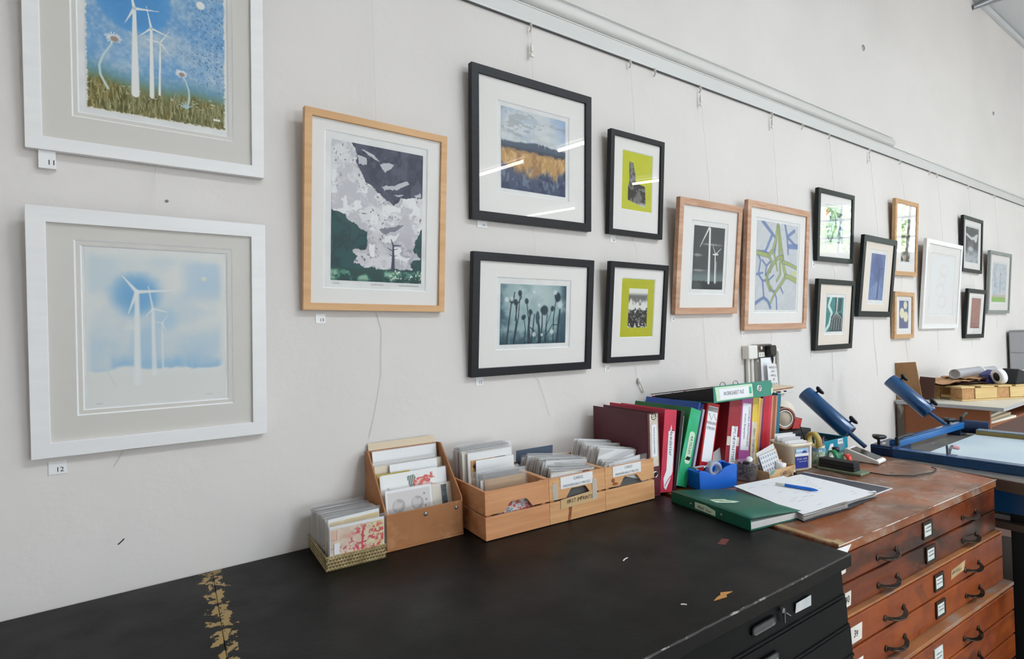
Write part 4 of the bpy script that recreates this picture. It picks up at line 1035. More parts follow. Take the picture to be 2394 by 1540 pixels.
for k, (z0, z1, y, m, ua, ub, _) in enumerate(rows):
    x0 = .014 if k < 4 else .016; x1 = Wc - .006 + (.0 if k < 2 else .010 if k < 4 else .016)
    b = MB(); b.box(x0, x1, y, y + .022, z0, z1)
    d = b.build('drawer', m, t, bevel=.0025)
    zc = (z0 + z1) / 2
    pull(d, ua, y, zc - .012); pull(d, ub, y, zc - .012)
    if k < 4: holder(d, (.515, .53, .545, .55)[k], y, zc + .002)
    elif k == 4: holder(d, .46, y, zc - .004, w=.055, h=.05, frame=False)
    if k == 2:
        b = MB(); b.prism([(.635, y - .0004, zc - .016), (.735, y - .0004, zc - .008), (.748, y - .0004, zc + .022), (.64, y - .0004, zc + .012)], (0, -.0006, 0))
        rr = random.Random(5); x = .65
        for q in range(8): b.strip([(x, y - .0012, zc - .002), (x + .003, y - .0012, zc + rr.uniform(.003, .010)), (x + .006, y - .0012, zc)], .0014, .0003, up=(0, -1, 0), m=1); x += .0085
        b.build('tape_label', ['masking', 'inkgrey'], d)
def sticker(u0, u1, z0, z1, y, s):
    b = MB(); b.prism([(u0, y - .0006, z0), (u1 - .004, y - .0006, z0 + .002), (u1, y - .0006, z1), (u0 - .002, y - .0006, z1 - .001)], (0, -.0008, 0))
    if s: b.text(s, ((u0 + u1) / 2, y - .0015, (z0 + z1) / 2 - .008), (1, 0, 0), (0, 0, 1), .026, 1, hand=.12)
    b.build('number_sticker', ['sticker', 'inkblack'], CH)
sticker(.012, .040, .868, .900, .004, '')
sticker(.004 + .014, .060, .776, .816, .004, '40')
sticker(.016, .083, .686, .731, -.010, '39')
sticker(.016, .083, .598, .640, -.010, '38')
b = MB(); b.add([(1.503, -.912, .948), (1.572, -.918, .947), (1.512, -.917, .904), (1.505, -.913, .92)], [(0, 3, 2, 1)]); b.add([(1.503, -.911, .948), (1.572, -.917, .947), (1.512, -.916, .904), (1.505, -.912, .92)], [(0, 1, 2, 3)])
tag(b.build('paper_sheet', 'paper'), 'white corner of a paper sheet caught between the black and wooden chests', 'paper')
# ================================================================ card boxes on the black chest
ZB = .9505
M['gold'] = mat('gold_weave', (196, 176, 132), .35, .3, c2=(150, 128, 84), scale=(40, 40, 40))
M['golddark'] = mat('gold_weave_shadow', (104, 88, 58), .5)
M['mdf'] = mat('brown_mdf', (178, 122, 78), .55, c2=(160, 106, 66), scale=(9, 9, 9), spec=.35, c3=(192, 140, 98), s3=20, lo3=.55, hi3=.75)
M['sticky'] = mat('card_white', (236, 235, 236), .7, spec=.2)
M['cardcream'] = mat('card_cream', (228, 220, 204), .7, spec=.2)
M['cardgrey'] = mat('card_grey', (206, 204, 202), .7, spec=.2)
M['cardkraft'] = mat('card_kraft', (176, 144, 110), .75, spec=.2)
M['carddark'] = mat('card_dark', (52, 50, 52), .7, spec=.2)
M['cardblue'] = mat('card_slate', (84, 96, 112), .7, spec=.2)
M['cardtan'] = mat('card_tan', (222, 204, 178), .75, spec=.2)

def card(label, cat, loc, rot, w, h, m, d=.003, group=None, sleeve=True, art=None, ar=None, sx=.006, sh=.018):
    """upright card: local x along its width, z up, front faces -y"""
    b = MB(); b.box(0, w, 0, d, 0, h)
    o = b.build('card', m, None, loc, rot); tag(o, label, cat, group)
    if art is not None:
        a = ar or (0, w, 0, h)
        p = art(a[1] - a[0], a[3] - a[2]); p.build('artwork', o, (a[0], -.0006, a[3]), (1, 0, 0), (0, 0, -1))
    if sleeve:
        b = MB(); b.box(-sx / 2, w + sx / 2, -.0016, d + .0016, .002, h + sh); b.build('sleeve', 'film', o)
    return o

# --- small woven gold tray of wrapped cards against the wall
t = thing('card_tray', 'small gold woven tray holding wrapped cards, leftmost box against the wall', 'tray', (.480, -.108, ZB), (0, 0, R(-3)))
b = MB(); hw, hd, hh, th = .0775, .100, .036, .003
b.box(-hw, hw, -hd, hd, 0, th); b.box(-hw, hw, -hd, -hd + th, th, hh); b.box(-hw, hw, hd - th, hd, th, hh); b.box(-hw, -hw + th, -hd + th, hd - th, th, hh); b.box(hw - th, hw, -hd + th, hd - th, th, hh)
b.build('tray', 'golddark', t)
b = MB()
def weave(o, u, n, L_):
    o = Vector(o); u = Vector(u); n = Vector(n); k = int(L_ / .0078)
    for i in range(k):
        for j in range(4):
            c = o + u * ((i + .5 + .5 * (j % 2)) * L_ / (k + .5)) + Vector((0, 0, .0045 + .0085 * j)); s_ = 1 if (i + j) % 2 else 1
            a = (u + Vector((0, 0, .62))).normalized() * .0052; w_ = n.cross(a).normalized() * .0024
            b.add([c - a - w_, c - a + w_, c + a + w_, c + a - w_, c + n * .0018 - a * .3, c + n * .0018 + a * .3], [(0, 1, 4), (1, 2, 5, 4), (2, 3, 5), (3, 0, 4, 5)])
weave((-hw, -hd - .0004, 0), (1, 0, 0), (0, -1, 0), 2 * hw); weave((-hw - .0004, hd, 0), (0, -1, 0), (-1, 0, 0), 2 * hd)
b.box(-hw - .0015, hw + .0015, -hd - .0022, -hd + .002, hh - .002, hh + .001); b.box(-hw - .0022, -hw + .002, -hd, hd, hh - .002, hh + .001)
b.build('woven_skin', 'gold', t)
def a_red(w, h):
    c = Cv(w, h, .0014, (226, 208, 186)); n = c.noise(9, 8, 3); n2 = c.noise(26, 18, 6, 3)
    c.mix(c.ss(c.U, .5, .95) * .8, (222, 214, 150)); c.mix(c.ss(n, .5, .62) * .5, (212, 176, 150))
    c.mix(c.ss(n2, .53, .6) * c.ss(1 - np.hypot((c.U - .72) * 1.1, c.V - .42) * 2.2, -.1, .3), (204, 52, 66)); c.mix(c.ss(n2, .55, .6) * (c.V > .5) * c.ss(.5 - c.U, 0, .3), (206, 60, 66)); c.mix(c.ss(n2, .52, .6) * (c.U < .12) * (c.V > .55), (196, 40, 56))
    rnd = random.Random(2)
    for k in range(26):
        x, y = rnd.random() * .9, rnd.uniform(.45, 1); c.stroke([(x, y), (x + .06, y - .09)], .006, .003, rnd.choice([(196, 60, 60), (150, 110, 96), (120, 110, 100)]), .8)
    c.stroke([(.60, .2), (.58, .72)], .02, .012, (198, 40, 56)); c.ell(.35, .25, .14, .05, (216, 150, 132), .5, .7)
    c.stroke([(0, .3), (.11, .3), (.11, .05)], .006, .006, (190, 90, 70)); c.rect(0, .05, .10, .28, (226, 186, 160))
    return c
def a_gold(w, h):
    c = Cv(w, h, .002, (222, 196, 132)); c.mix(c.ss(c.noise(8, 5, 2), .5, .7), (232, 214, 170)); c.rect(0, .1, .12, .7, (216, 170, 90)); return c
rnd = random.Random(12)
TX, TY = .480, -.108
zc = ZB + .0045
lab = 'cream edged card in a clear sleeve packed in the gold tray'
for i in range(21):
    y = -.030 - i * .0066
    mm = rnd.choice(['cardcream', 'cardcream', 'cardgrey', 'cardcream', 'cardtan'] + (['carddark'] if i in (8, 12, 13) else []))
    card(lab, 'card', (.4095 + rnd.uniform(-.001, .001) + .0004 * i * 0, y, zc), (R(4 + rnd.uniform(-1, 1)), 0, R(-2)), .137, .112 + rnd.uniform(-.004, .004), mm, .0045, 'wrapped cards packed in the gold tray', sh=.008)
card('orange and gold card second in the gold tray, behind the red one', 'card', (.4085, -.1865, zc), (R(2.5), 0, R(4)), .139, .120, 'sticky', .003, None, True, a_gold, (.004, .137, .03, .112), sh=.008)
c_ = card('red and yellow abstract card at the front of the gold tray', 'card', (.4080, -.2005, zc), (R(3), 0, R(-3)), .141, .106, 'sticky', .003, None, True, a_red, (.002, .139, .002, .100), sh=.008)
MB().box(.010, .024, -.0028, -.0022, .034, .062).build('price_sticker', 'white', c_)

# --- brown sloping display box
t = thing('display_box', 'brown slope sided display box of mounted prints beside the gold tray', 'box', (.572, -.012, ZB), (0, 0, R(-3.0)))
b = MB(); w = .236; dp = .172; hb, hf, th = .247, .101, .005
b.box(0, w, -dp, -.002, 0, th)
b.box(0, w, -dp, -dp + th, th, hf)
b.box(0, w, -.002 - th, -.002, th, hb)
for x in (0, w - th):
    b.prism([(x, -dp, th), (x, -.007, th), (x, -.007, hb), (x, -.03, hb + .002), (x, -dp + .004, hf + .012), (x, -dp, hf)], (th, 0, 0))
b.build('body', 'mdf', t, bevel=.0012)
for (x, z) in ((.118, .083), (.214, .083)):
    b = MB(); b.lathe([(.0001, .0022), (.0045, .002), (.006, .0004), (.006, -.001)], (x, -dp - .0002, z), 14, 0, Matrix.Rotation(R(90), 4, 'X')); b.build('stud', 'steelgrey', t)
def a_flower(w, h):
    c = Cv(w, h, .0014, (240, 239, 236)); n = c.noise(10, 8, 3)
    c.poly([(.44, .18), (.58, .14), (.64, .5), (.68, .9), (.54, .95), (.48, .6)], (60, 92, 76)); c.mix((np.abs(c.c[..., 0] - 60) < 4) * c.ss(np.sin(c.U * 160 + c.V * 20), .3, .8), (196, 206, 196))
    m = c.ss(n + .22 - 1.9 * np.hypot((c.U - .72) * 1.25, (c.V - .5) * .62), .36, .42) * (c.V > .12); c.mix(m, (206, 58, 44)); c.mix(m * c.ss(c.noise(20, 14, 9, 3), .56, .64), (236, 190, 180)); c.ell(.94, .72, .06, .03, (202, 60, 46), .4)
    c.stroke([(.1, .55), (.16, .72)], .02, .012, (176, 176, 180), .6)
    return c
def a_globes(w, h):
    c = Cv(w, h, .0014, (214, 208, 206)); n = c.noise(16, 10, 4)
    for x in (.24, .68):
        c.ell(x, .38, .15, .15, (168, 164, 162), .06); c.ell(x - .02, .36, .10, .10, (206, 202, 200), .4, .8, 0, (n - .5) * 1.6)
    for x, y in ((.86, .16), (.9, .34), (.87, .5)): c.ell(x, y, .022, .026, (128, 128, 128), .3)
    c.ell(.3, .85, .16, .1, (176, 172, 170), .4, .9, 0, (n - .5)); c.ell(.56, .8, .05, .05, (168, 164, 162), .3)
    return c
def a_dark(w, h):
    c = Cv(w, h, .002, (36, 46, 58)); c.mix(c.ss(c.noise(6, 14, 3), .55, .62), (86, 116, 110)); return c
def a_arc(w, h):
    c = Cv(w, h, .002, (238, 238, 240)); c.ell(.58, 1.05, .13, .15, (58, 68, 78), .1); return c
BX, BY = .572, -.012
G = 'mounted prints in the brown display box'
def bcard(lab, x, y, w, top, m, sleeve=True, art=None, ar=None, back=8):
    return card(lab, 'print', (x, y, ZB + .0062), (R(-back), 0, R(-3)), w, (top - ZB - .0062), m, .0035, G, sleeve, art, ar, .004, .003)
bcard('tall cream card rising at the back of the brown display box', .582, -.052, .212, 1.222, 'cardtan', False, back=9)
bcard('broad white mount second from the back of the brown display box', .588, -.066, .205, 1.198, 'sticky', True, back=9)
bcard('grey white card low behind the tan one in the brown display box', .580, -.078, .20, 1.168, 'cardgrey', True, back=9)
bcard('tan card with a clear sleeve in the middle of the brown display box', .583, -.092, .214, 1.160, 'cardtan', True, back=10)
bcard('white mount with a dark arc in the middle of the brown display box', .625, -.104, .150, 1.158, 'sticky', True, a_arc, (.0, .15, .12, .205), 10)
bcard('olive edged card leaning in the middle of the brown display box', .579, -.116, .1, 1.142, mat('card_olive', (196, 176, 90), .7), False, back=10)
bcard('white mount with a red and green flower in the brown display box', .583, -.128, .206, 1.138, 'sticky', True, a_flower, (.004, .176, .112, .184), 10)
bcard('cream mount with a dark strip at the front of the brown display box', .716, -.142, .085, 1.094, 'cardcream', True, a_dark, (.048, .066, .052, .132), 10)
bcard('white mount with two grey globes at the front of the brown display box', .586, -.152, .140, 1.102, 'sticky', True, a_globes, (.006, .134, .036, .138), 10)

# --- three pine crates in a row
M['pine'] = wood_mat('crate_pine', (224, 174, 122), (202, 144, 96), (3.2, 30, 60), .5, c3=(182, 120, 72), s3=(2.6, 16, 16), lo3=.56, hi3=.74)
M['pine2'] = wood_mat('crate_pine_warm', (218, 158, 112), (198, 134, 88), (3.2, 30, 60), .5, c3=(178, 112, 66), s3=(2.2, 14, 14), lo3=.56, hi3=.74)
M['knot'] = mat('pine_knot', (166, 98, 54), .55, c2=(124, 66, 36), scale=(60, 60, 60))
M['tape'] = clear_mat('clear_tape', (.95, .95, .94), .25, 1.2, haze=.38, hazec=(232, 230, 222))
CA = R(-3.25); CO = Vector((.8165, -.2905, ZB)); CU = Vector((math.cos(CA), math.sin(CA), 0)); CV_ = Vector((-CU.y, CU.x, 0))
def crate(k, label, m, extra):
    w, d = .2212, .262; o = CO + CU * (k * .2217)
    t = thing('card_crate', label, 'crate', o, (0, 0, CA), 'pine crates of cards')
    th = .008
    def slat(z0, z1, cut):
        b = MB()
        if cut:
            x0, x1, x2, x3 = .064, .080, .143, .160; zc = z0 + .026
            b.prism([(0, 0, z0), (x0, 0, z0), (x1, 0, zc - .004), (x1 + .006, 0, zc), (x2 - .006, 0, zc), (x2, 0, zc - .004), (x3, 0, z0), (w, 0, z0), (w, 0, z1), (0, 0, z1)], (0, th, 0))
        else: b.box(0, w, 0, th, z0, z1)
        return b
    s1 = slat(.0015, .0665, False); s2 = slat(.0725, .1395, True)
    rr = random.Random(k + 3)
    for s_, z0, z1 in ((s1, .0015, .0665), (s2, .0725, .1395)):
        for x in (.014, w - .014):
            for z in (z0 + .014, z1 - .014): s_.lathe([(.0001, .0004), (.0011, .0003)], (x, -.0001, z), 6, 1, Matrix.Rotation(R(90), 4, 'X'))
        for _ in range(extra.get('knots', 0)):
            x, z = rr.uniform(.03, w - .03), rr.uniform(z0 + .015, z1 - .015); n_ = 9; rx, rz = rr.uniform(.003, .007), rr.uniform(.003, .006)
            if z0 > .05 and .05 < x < .17 and z < .105: continue
            s_.poly([(x + rx * math.cos(2 * PI * i / n_), -.0003, z + rz * math.sin(2 * PI * i / n_)) for i in range(n_)][::-1], 1)
    s1.build('front_slat', [m, 'knot'], t, bevel=.0012); s2.build('front_slat', [m, 'knot'], t, bevel=.0012)
    for z0, z1 in ((.0015, .0665), (.0725, .1395)):
        MB().box(0, th, th + .0006, d - th - .0006, z0, z1).build('side_slat', m, t, bevel=.001)
        MB().box(w - th, w, th + .0006, d - th - .0006, z0, z1).build('side_slat', m, t, bevel=.001)
        MB().box(0, w, d - th, d, z0, z1).build('back_slat', m, t, bevel=.001)
    b = MB(); b.box(th + .0005, w - th - .0005, th + .0006, d - th - .0006, .0, .008)
    b.build('base', m, t)
    for x in (th + .0005, w - th - .0145):
        for y in (th + .0006, d - th - .0146): MB().box(x, x + .014, y, y + .014, .009, .136).build('corner_post', m, t)
    return t
c1 = crate(0, 'leftmost pine crate holding big wrapped cards, no paper sign', 'pine2', {})
c2 = crate(1, 'middle pine crate of cards with paper sign and handwritten tape', 'pine', {'knots': 0})
c3 = crate(2, 'pine crate of white envelopes with paper sign, next to the maroon file', 'pine', {'knots': 0})
def sign(par, x, z, w, h, lines, lab=None):
    b = MB(); b.box(-w / 2, w / 2, -.0007, 0, -h / 2, h / 2)
    n_ = len(lines)
    for i, (s_, sz, dx) in enumerate(lines): b.text(s_, (dx, -.0007, h * (.5 - (i + .78) / n_)), (1, 0, 0), (0, 0, 1), sz, 1, stretch=.95)
    return b.build('paper_sign', ['sticky', 'inkgrey'], par, (x, -.0006, z), (0, 0, 0))
sign(c2, .106, .1205, .127, .036, [('CARDS,', .0125, .006), ('INDIVIDUALLY PRICED', .0112, 0)])
sign(c3, .096, .1215, .126, .034, [('CARDS', .0118, .006), ('INDIVIDUALLY PRICED', .0108, 0)])
b = MB(); b.prism([(.040, -.0008, .042), (.184, -.0008, .046), (.184, -.0008, .079), (.041, -.0008, .070)], (0, -.0008, 0)); b.text('FIRST IMPRINTS', (.115, -.0017, .055), (1, 0, .015), (0, 0, 1), .017, 1, hand=.10); b.build('tape_label', [mat('buff_tape', (206, 172, 124), .7), 'inkblack'], c2)
b = MB(); b.prism([(.014, -.0007, .074), (.032, -.0007, .073), (.030, -.0007, .122), (.016, -.0007, .128), (.011, -.0007, .110)], (0, -.0006, 0)); b.prism([(.166, -.0020, .05), (.184, -.0020, .052), (.185, -.0020, .112), (.167, -.0020, .116)], (0, -.0006, 0)); b.build('tape_piece', 'tape', c2)
b = MB(); b.poly([(.066, -.0004, .002), (.078, -.0004, .002), (.086, -.0004, .045), (.082, -.0004, .065), (.070, -.0004, .065), (.072, -.0004, .03)]); b.build('knot', 'knot', c2)
b = MB(); b.poly([(.034 + .008 * math.cos(a_), -.0004, .094 + .007 * math.sin(a_)) for a_ in [2 * PI * i_ / 10 for i_ in range(10)]]); b.build('knot', 'knot', c3)
b = MB(); b.poly([(.028, -.0004, .080), (.044, -.0004, .076), (.058, -.0004, .079), (.050, -.0004, .086), (.036, -.0004, .088)]); b.build('knot', 'knot', c3)

def in_crate(k, x, y, z=.0095): # crate coordinates -> world
    return tuple(CO + CU * (k * .2217 + x) + CV_ * y + Vector((0, 0, z)))
def a_amber(w, h):
    c = Cv(w, h, .002, (222, 170, 92)); n = c.noise(7, 7, 3); c.mix(c.ss(n, .55, .65), (236, 200, 140)); c.mix(c.ss(n, .4, .3), (196, 130, 60)); c.rect(.7, 0, 1, .35, (70, 56, 46)); c.ell(.12, .14, .05, .05, (40, 34, 32), .3); return c
def a_floral(w, h):
    c = Cv(w, h, .002, (214, 206, 200)); n = c.noise(9, 9, 6); c.mix(c.ss(n, .52, .58), (176, 60, 56)); c.mix(c.ss(n, .44, .38), (120, 130, 140)); return c
G = 'large wrapped cards at the back of the leftmost crate'
for i in range(8):
    mm = ['sticky', 'cardgrey', 'sticky', 'sticky', 'carddark', 'cardgrey', 'sticky', 'cardcream'][i]
    card('large wrapped card standing at the back of the leftmost crate', 'card', in_crate(0, .022, .238 - i * .0088), (R(-1.5), 0, CA), .182 - .004 * (i % 2), .203 + .003 * ((i * 7) % 4), mm, .005, G, sx=.005, sh=.012)
card('white wrapped card with amber picture in the leftmost crate', 'card', in_crate(0, .036, .164), (R(-2), 0, CA), .160, .205, 'sticky', .004, None, True, a_amber, (.008, .135, .04, .182), sh=.006)
card('plain white card standing before the amber picture in the leftmost crate', 'card', in_crate(0, .058, .152), (R(-2), 0, CA), .138, .182, 'sticky', .003, None, False)
for i in range(5):
    card('small wrapped card in the front pack of the leftmost crate', 'card', in_crate(0, .022 + .004 * (i % 3), .100 - i * .0085), (R(-4 + 2 * (i % 3)), 0, CA + R((-2, 3, -3, 2, 0)[i])), .15, .143 + .004 * (i % 2), 'cardgrey' if i % 2 else 'sticky', .003, 'wrapped cards in the front pack of the leftmost crate', sx=.008, sh=.018)
card('brown kraft card with white foot at the front of the leftmost crate', 'card', in_crate(0, .036, .052), (R(-5), 0, CA), .142, .146, 'cardkraft', .003, None, True, lambda w, h: Cv(w, h, .004, (178, 146, 112)).rect(.2, .78, 1, 1, (226, 218, 204)).rect(.05, .06, .95, .12, (190, 160, 126)), (.004, .138, .02, .142), sx=.010, sh=.020)
card('red and grey patterned card seen through the leftmost crate handle hole', 'card', in_crate(0, .05, .016), (0, 0, CA), .125, .108, 'cardgrey', .003, None, True, a_floral, (.002, .123, .02, .106), sx=.004, sh=.004)
rnd = random.Random(31)
G = 'wrapped cards packed in the middle crate'
card('slate blue folder standing at the very back of the middle crate', 'card', in_crate(1, .024, .2365), (R(6), 0, CA), .15, .178, 'cardblue', .004, None, False)
for i in range(19):
    y = .222 - i * .0086; low = i > 13
    card('pale card in clear sleeve leaning forward in the middle crate', 'card', in_crate(1, .020 + .0007 * i + rnd.uniform(-.002, .002), y), (R(9 + rnd.uniform(-2, 2)), R(6.5 + rnd.uniform(-1.5, 1.5)), CA + R(rnd.uniform(-2, 2))), .170 + rnd.uniform(-.005, .005), (.163 if not low else .142) + rnd.uniform(-.007, .006), rnd.choice(['sticky', 'sticky', 'cardgrey', 'sticky', 'cardkraft' if i % 5 == 0 else 'sticky', 'cardcream']), .0035, G, sx=.006, sh=.008)
card('card with dark red picture near the front of the middle crate', 'card', in_crate(1, .024, .048), (R(10), R(2), CA), .168, .140, 'cardcream', .003, None, True, lambda w, h: Cv(w, h, .003, (150, 60, 58)).mix(np.clip(Cv(w, h, .003).noise(5, 4, 3) * 1.5 - .4, 0, 1), (186, 96, 84)), (.045, .15, .09, .136), sx=.006, sh=.008)
card('dark brown sheet added to darken the handle hole of the middle crate', 'card', in_crate(1, .05, .0125), (0, 0, CA), .125, .100, 'carddark', .002, None, True, None, None, .004, .004)  # added sheet stands in for the dark inside the hole
card('dark sheet added to darken the handle hole of the crate beside the maroon file', 'card', in_crate(2, .05, .0125), (0, 0, CA), .125, .100, 'carddark', .002, None, True, None, None, .004, .004)  # likewise added, so this hole looks dark inside
card('white wrapped card at the very front of the middle crate', 'card', in_crate(1, .014, .036), (R(8), R(3), CA + R(3)), .178, .137, 'sticky', .0035, None, True, sx=.006, sh=.006)
G = 'white envelopes packed in the right hand crate'
for i in range(22):
    y = .2365 - i * .0080; low = i > 17
    card('white envelope leaning forward in the crate beside the maroon file', 'envelope', in_crate(2, .016 + .0003 * i + rnd.uniform(-.002, .002), y), (R(8 + rnd.uniform(-2, 2)), R(9.5 + rnd.uniform(-1.5, 1.5)), CA + R(rnd.uniform(-2, 2))), .163 + rnd.uniform(-.004, .005), (.190 - .0006 * i if not low else .14) + rnd.uniform(-.008, .006), rnd.choice(['sticky', 'sticky', 'cardgrey', 'sticky', 'sticky']), .0035, G, sleeve=False)
    if i % 4 == 0 and not low: pass
for i in range(4):
    card('short envelope slanting at the front of the crate beside the maroon file', 'envelope', in_crate(2, .045 + .006 * i, .050 - .008 * i), (R(8), R(-9 + 4 * i), CA + R(4 - 2 * i)), .145, .128 + .004 * (i % 2), 'sticky', .003, 'short envelopes at the front of the right hand crate', sleeve=i % 2 == 0)
# ================================================================ row of ring binders and folders
def cover_mat(n, c, c2=None, rough=.42): return mat(n, c, rough, 0, .45, c2=c2 or tuple(max(0, int(x * .9)) for x in c), scale=(14, 14, 14), lo=.45, hi=.75)
M['f_maroon'] = cover_mat('binder_maroon', (92, 36, 46)); M['f_pink'] = cover_mat('binder_crimson', (206, 50, 78)); M['f_green'] = cover_mat('binder_bright_green', (44, 172, 112), (72, 186, 158)); M['f_dgreen'] = cover_mat('binder_leaf_green', (42, 122, 62))
M['f_blue'] = cover_mat('folder_blue', (38, 82, 170)); M['f_navy'] = cover_mat('folder_navy', (44, 44, 112)); M['f_lilac'] = cover_mat('folder_lilac_grey', (176, 172, 192)); M['f_red'] = cover_mat('lever_arch_red', (196, 28, 36)); M['f_wine'] = cover_mat('binder_wine', (156, 42, 52))
M['f_purple'] = cover_mat('binder_orchid', (184, 94, 164)); M['f_yellow'] = cover_mat('binder_yellow', (228, 196, 80)); M['f_black'] = cover_mat('folder_black', (26, 26, 30)); M['f_teal'] = cover_mat('folder_teal', (90, 160, 152)); M['f_deep'] = cover_mat('folder_deep_green', (32, 62, 62)); M['f_gold'] = cover_mat('folder_gold', (232, 192, 60))
M['f_buff'] = cover_mat('folder_buff', (204, 148, 112)); M['f_violet'] = cover_mat('folder_violet', (112, 50, 104)); M['f_scarlet'] = cover_mat('folder_scarlet', (196, 34, 48)); M['f_brown'] = cover_mat('folder_tan_brown', (164, 92, 66)); M['f_sea'] = cover_mat('folder_sea_blue', (36, 112, 136)); M['f_jade'] = cover_mat('lever_arch_jade', (62, 142, 122), (52, 128, 110)); M['f_forest'] = cover_mat('binder_forest_green', (16, 92, 74), (20, 84, 66))
M['lab_white'] = mat('label_white', (236, 236, 240), .6, spec=.3); M['lab_green'] = mat('label_pale_green', (204, 226, 198), .6); M['lab_beige'] = mat('label_beige', (222, 214, 198), .6, c2=(206, 190, 176), scale=(30, 30, 30)); M['lab_grey'] = mat('label_grey_band', (158, 158, 158), .6)
M['pages'] = mat('page_edges', (228, 222, 210), .8, c2=(196, 188, 176), scale=(300, 6, 6), lo=.3, hi=.7, spec=.15)
M['ringhole'] = mat('finger_hole_dark', (20, 18, 18), .7)

def binder(label, xr, w, lean, m, h=.292, yf=-.315, yb=-.025, yaw=-3.2, cat='binder', ring=None, lab=None, pages=True, spine=None, thick=.0028, z=ZB, side=None):
    """stands on the bench, spine towards the room; xr = lower right corner of the spine"""
    t = thing('ring_binder', label, cat, (xr, yf, z), (0, R(lean), R(yaw)), 'binders and folders standing in a row')
    d = yb - yf
    MB().box(-w, 0, 0, thick, 0, h).build('spine', spine or m, t, bevel=.0012)
    MB().box(-w, -w + thick, thick, d, 0, h).build('cover', side or m, t, bevel=.001)
    MB().box(-thick, 0, thick, d, 0, h).build('cover', m, t, bevel=.001)
    if pages: MB().box(-w + thick + .004, -thick - .004, .012, d - .01, .004, h - .014).build('paper_block', 'pages', t)
    if ring:
        zz, rr, x = ring; b = MB(); mt = Matrix.Rotation(R(90), 4, 'X')
        b.lathe([(rr * .72, -.0004), (rr * .8, .0022), (rr * .95, .0022), (rr * 1.08, .0003)], (x, 0, zz), 20, 0, mt); b.lathe([(.0001, .0006), (rr * .78, .0006)], (x, 0, zz), 20, 1, mt); b.build('finger_ring', ['chrome', 'ringhole'], t)
    if lab: lab(t, w, h)
    return t
DN, RT = (0, 0, -1), (1, 0, 0)
def plate(par, x0, x1, z0, z1, m='lab_white', name='spine_label', y=-.0001, extra=None, mats=None, t_=.0006):
    b = MB(); b.box(x0, x1, y - t_, y, z0, z1)
    if extra: extra(b, y - t_)
    return b.build(name, [m] + (mats or ['inkblack']), par)
def L_maroon(t, w, h):
    def ex(b, y):
        b.text('OX', (-w * .48, y, h * .945), RT, (0, 0, 1), .017, 1); mt = Matrix.Rotation(R(90), 4, 'X'); b.lathe([(.010, .0002), (.0112, .0006), (.0124, .0002)], (-w * .48, y, h * .957), 18, 1, mt)
        b.box(-w * .70, -w * .26, y - .0008, y, h * .48, h * .86, 2); b.text('PRINT & STUDIO PAPERS', (-w * .54, y - .0008, h * .67), DN, RT, .0085, 1)
    plate(t, -w * .84, -w * .12, h * .36, h * .985, 'lab_beige', extra=ex, mats=['inkblack', 'lab_white'])
binder('maroon lever arch file with chrome finger ring, beside the last pine crate', 1.526, .055, .6, 'f_maroon', ring=(.077, .011, -.024), lab=L_maroon)
def L_pink(t, w, h):
    def ex(b, y): b.text('Newsletter', (-w * .47, y, h * .60), DN, RT, .022, 1, hand=.08); 
    plate(t, -w * .60, -w * .10, h * .24, h * .74, 'lab_white', extra=ex)
    y = -.0008
    b = MB(); b.poly([(-w * .52, y, h * .73), (-w * .30, y, h * .73), (-w * .40, y, h * .82)]); b.build('torn_tip', 'lab_white', t)
    b = MB(); b.poly([(-w * .72, y, h * .06), (-w * .55, y, h * .03), (-w * .25, y, h * .16), (-w * .1, y, h * .25), (-w * .62, y, h * .26), (-w * .8, y, h * .17)])
    b.strip([(-w * .5, y - .0003, h * .03), (-w * .3, y - .0003, h * .1), (-w * .12, y - .0003, h * .13)], .004, .0005, up=(0, -1, 0), m=1); b.strip([(-w * .66, y - .0003, h * .08), (-w * .4, y - .0003, h * .16), (-w * .2, y - .0003, h * .2)], .003, .0005, up=(0, -1, 0), m=1)
    b.build('torn_label', ['lab_white', 'f_pink'], t)
binder('crimson ring binder with a torn white label reading Newsletter', 1.588, .062, 7.4, 'f_pink', h=.292, lab=L_pink)
t = binder('thin black folder squeezed between the crimson and bright green binders', 1.605, .016, 11.5, 'f_black', h=.288, cat='folder', pages=False, yf=-.318)
MB().box(-.0028, .0002, -.001, .004, .02, .27).build('slide_bar', 'lab_grey', t)
def L_green(t, w, h):
    b = MB(); y = -.0002; n_ = 16
    pts = []
    for i in range(n_): a = 2 * PI * i / n_; pts.append((-w * .44 + .015 * math.cos(a) * (1 if abs(math.cos(a)) > .3 else .9), y, h * .50 + (math.copysign(.048, math.sin(a)) + .012 * math.sin(a))))
    b.prism(pts, (0, -.0006, 0)); b.text('ARTICLES', (-w * .52, y - .0006, h * .535), DN, RT, .018, 1, hand=.08)
    for k in range(4): b.strip([(-w * .62 + .006 * k, y - .0009, h * .34), (-w * .5 + .005 * k, y - .0009, h * .385)], .005, .0004, up=(0, -1, 0), m=1)
    b.build('spine_label', ['lab_green', 'inkblack'], t)
binder('bright green ring binder leaning right, with a pale green spine label', 1.668, .058, 19.2, 'f_green', h=.288, lab=L_green, side='f_dgreen')
binder('blue folder edge just behind the bright green binder', 1.683, .011, 18.6, 'f_blue', h=.316, cat='folder', pages=False, yf=-.300)
binder('lilac grey thin folder leaning right before the red lever arch file', 1.697, .011, 17.8, 'f_lilac', h=.288, cat='folder', pages=False)
binder('navy folder between the lilac grey folder and red lever arch file', 1.716, .014, 16.6, 'f_navy', h=.305, cat='folder', yf=-.300, pages=False)
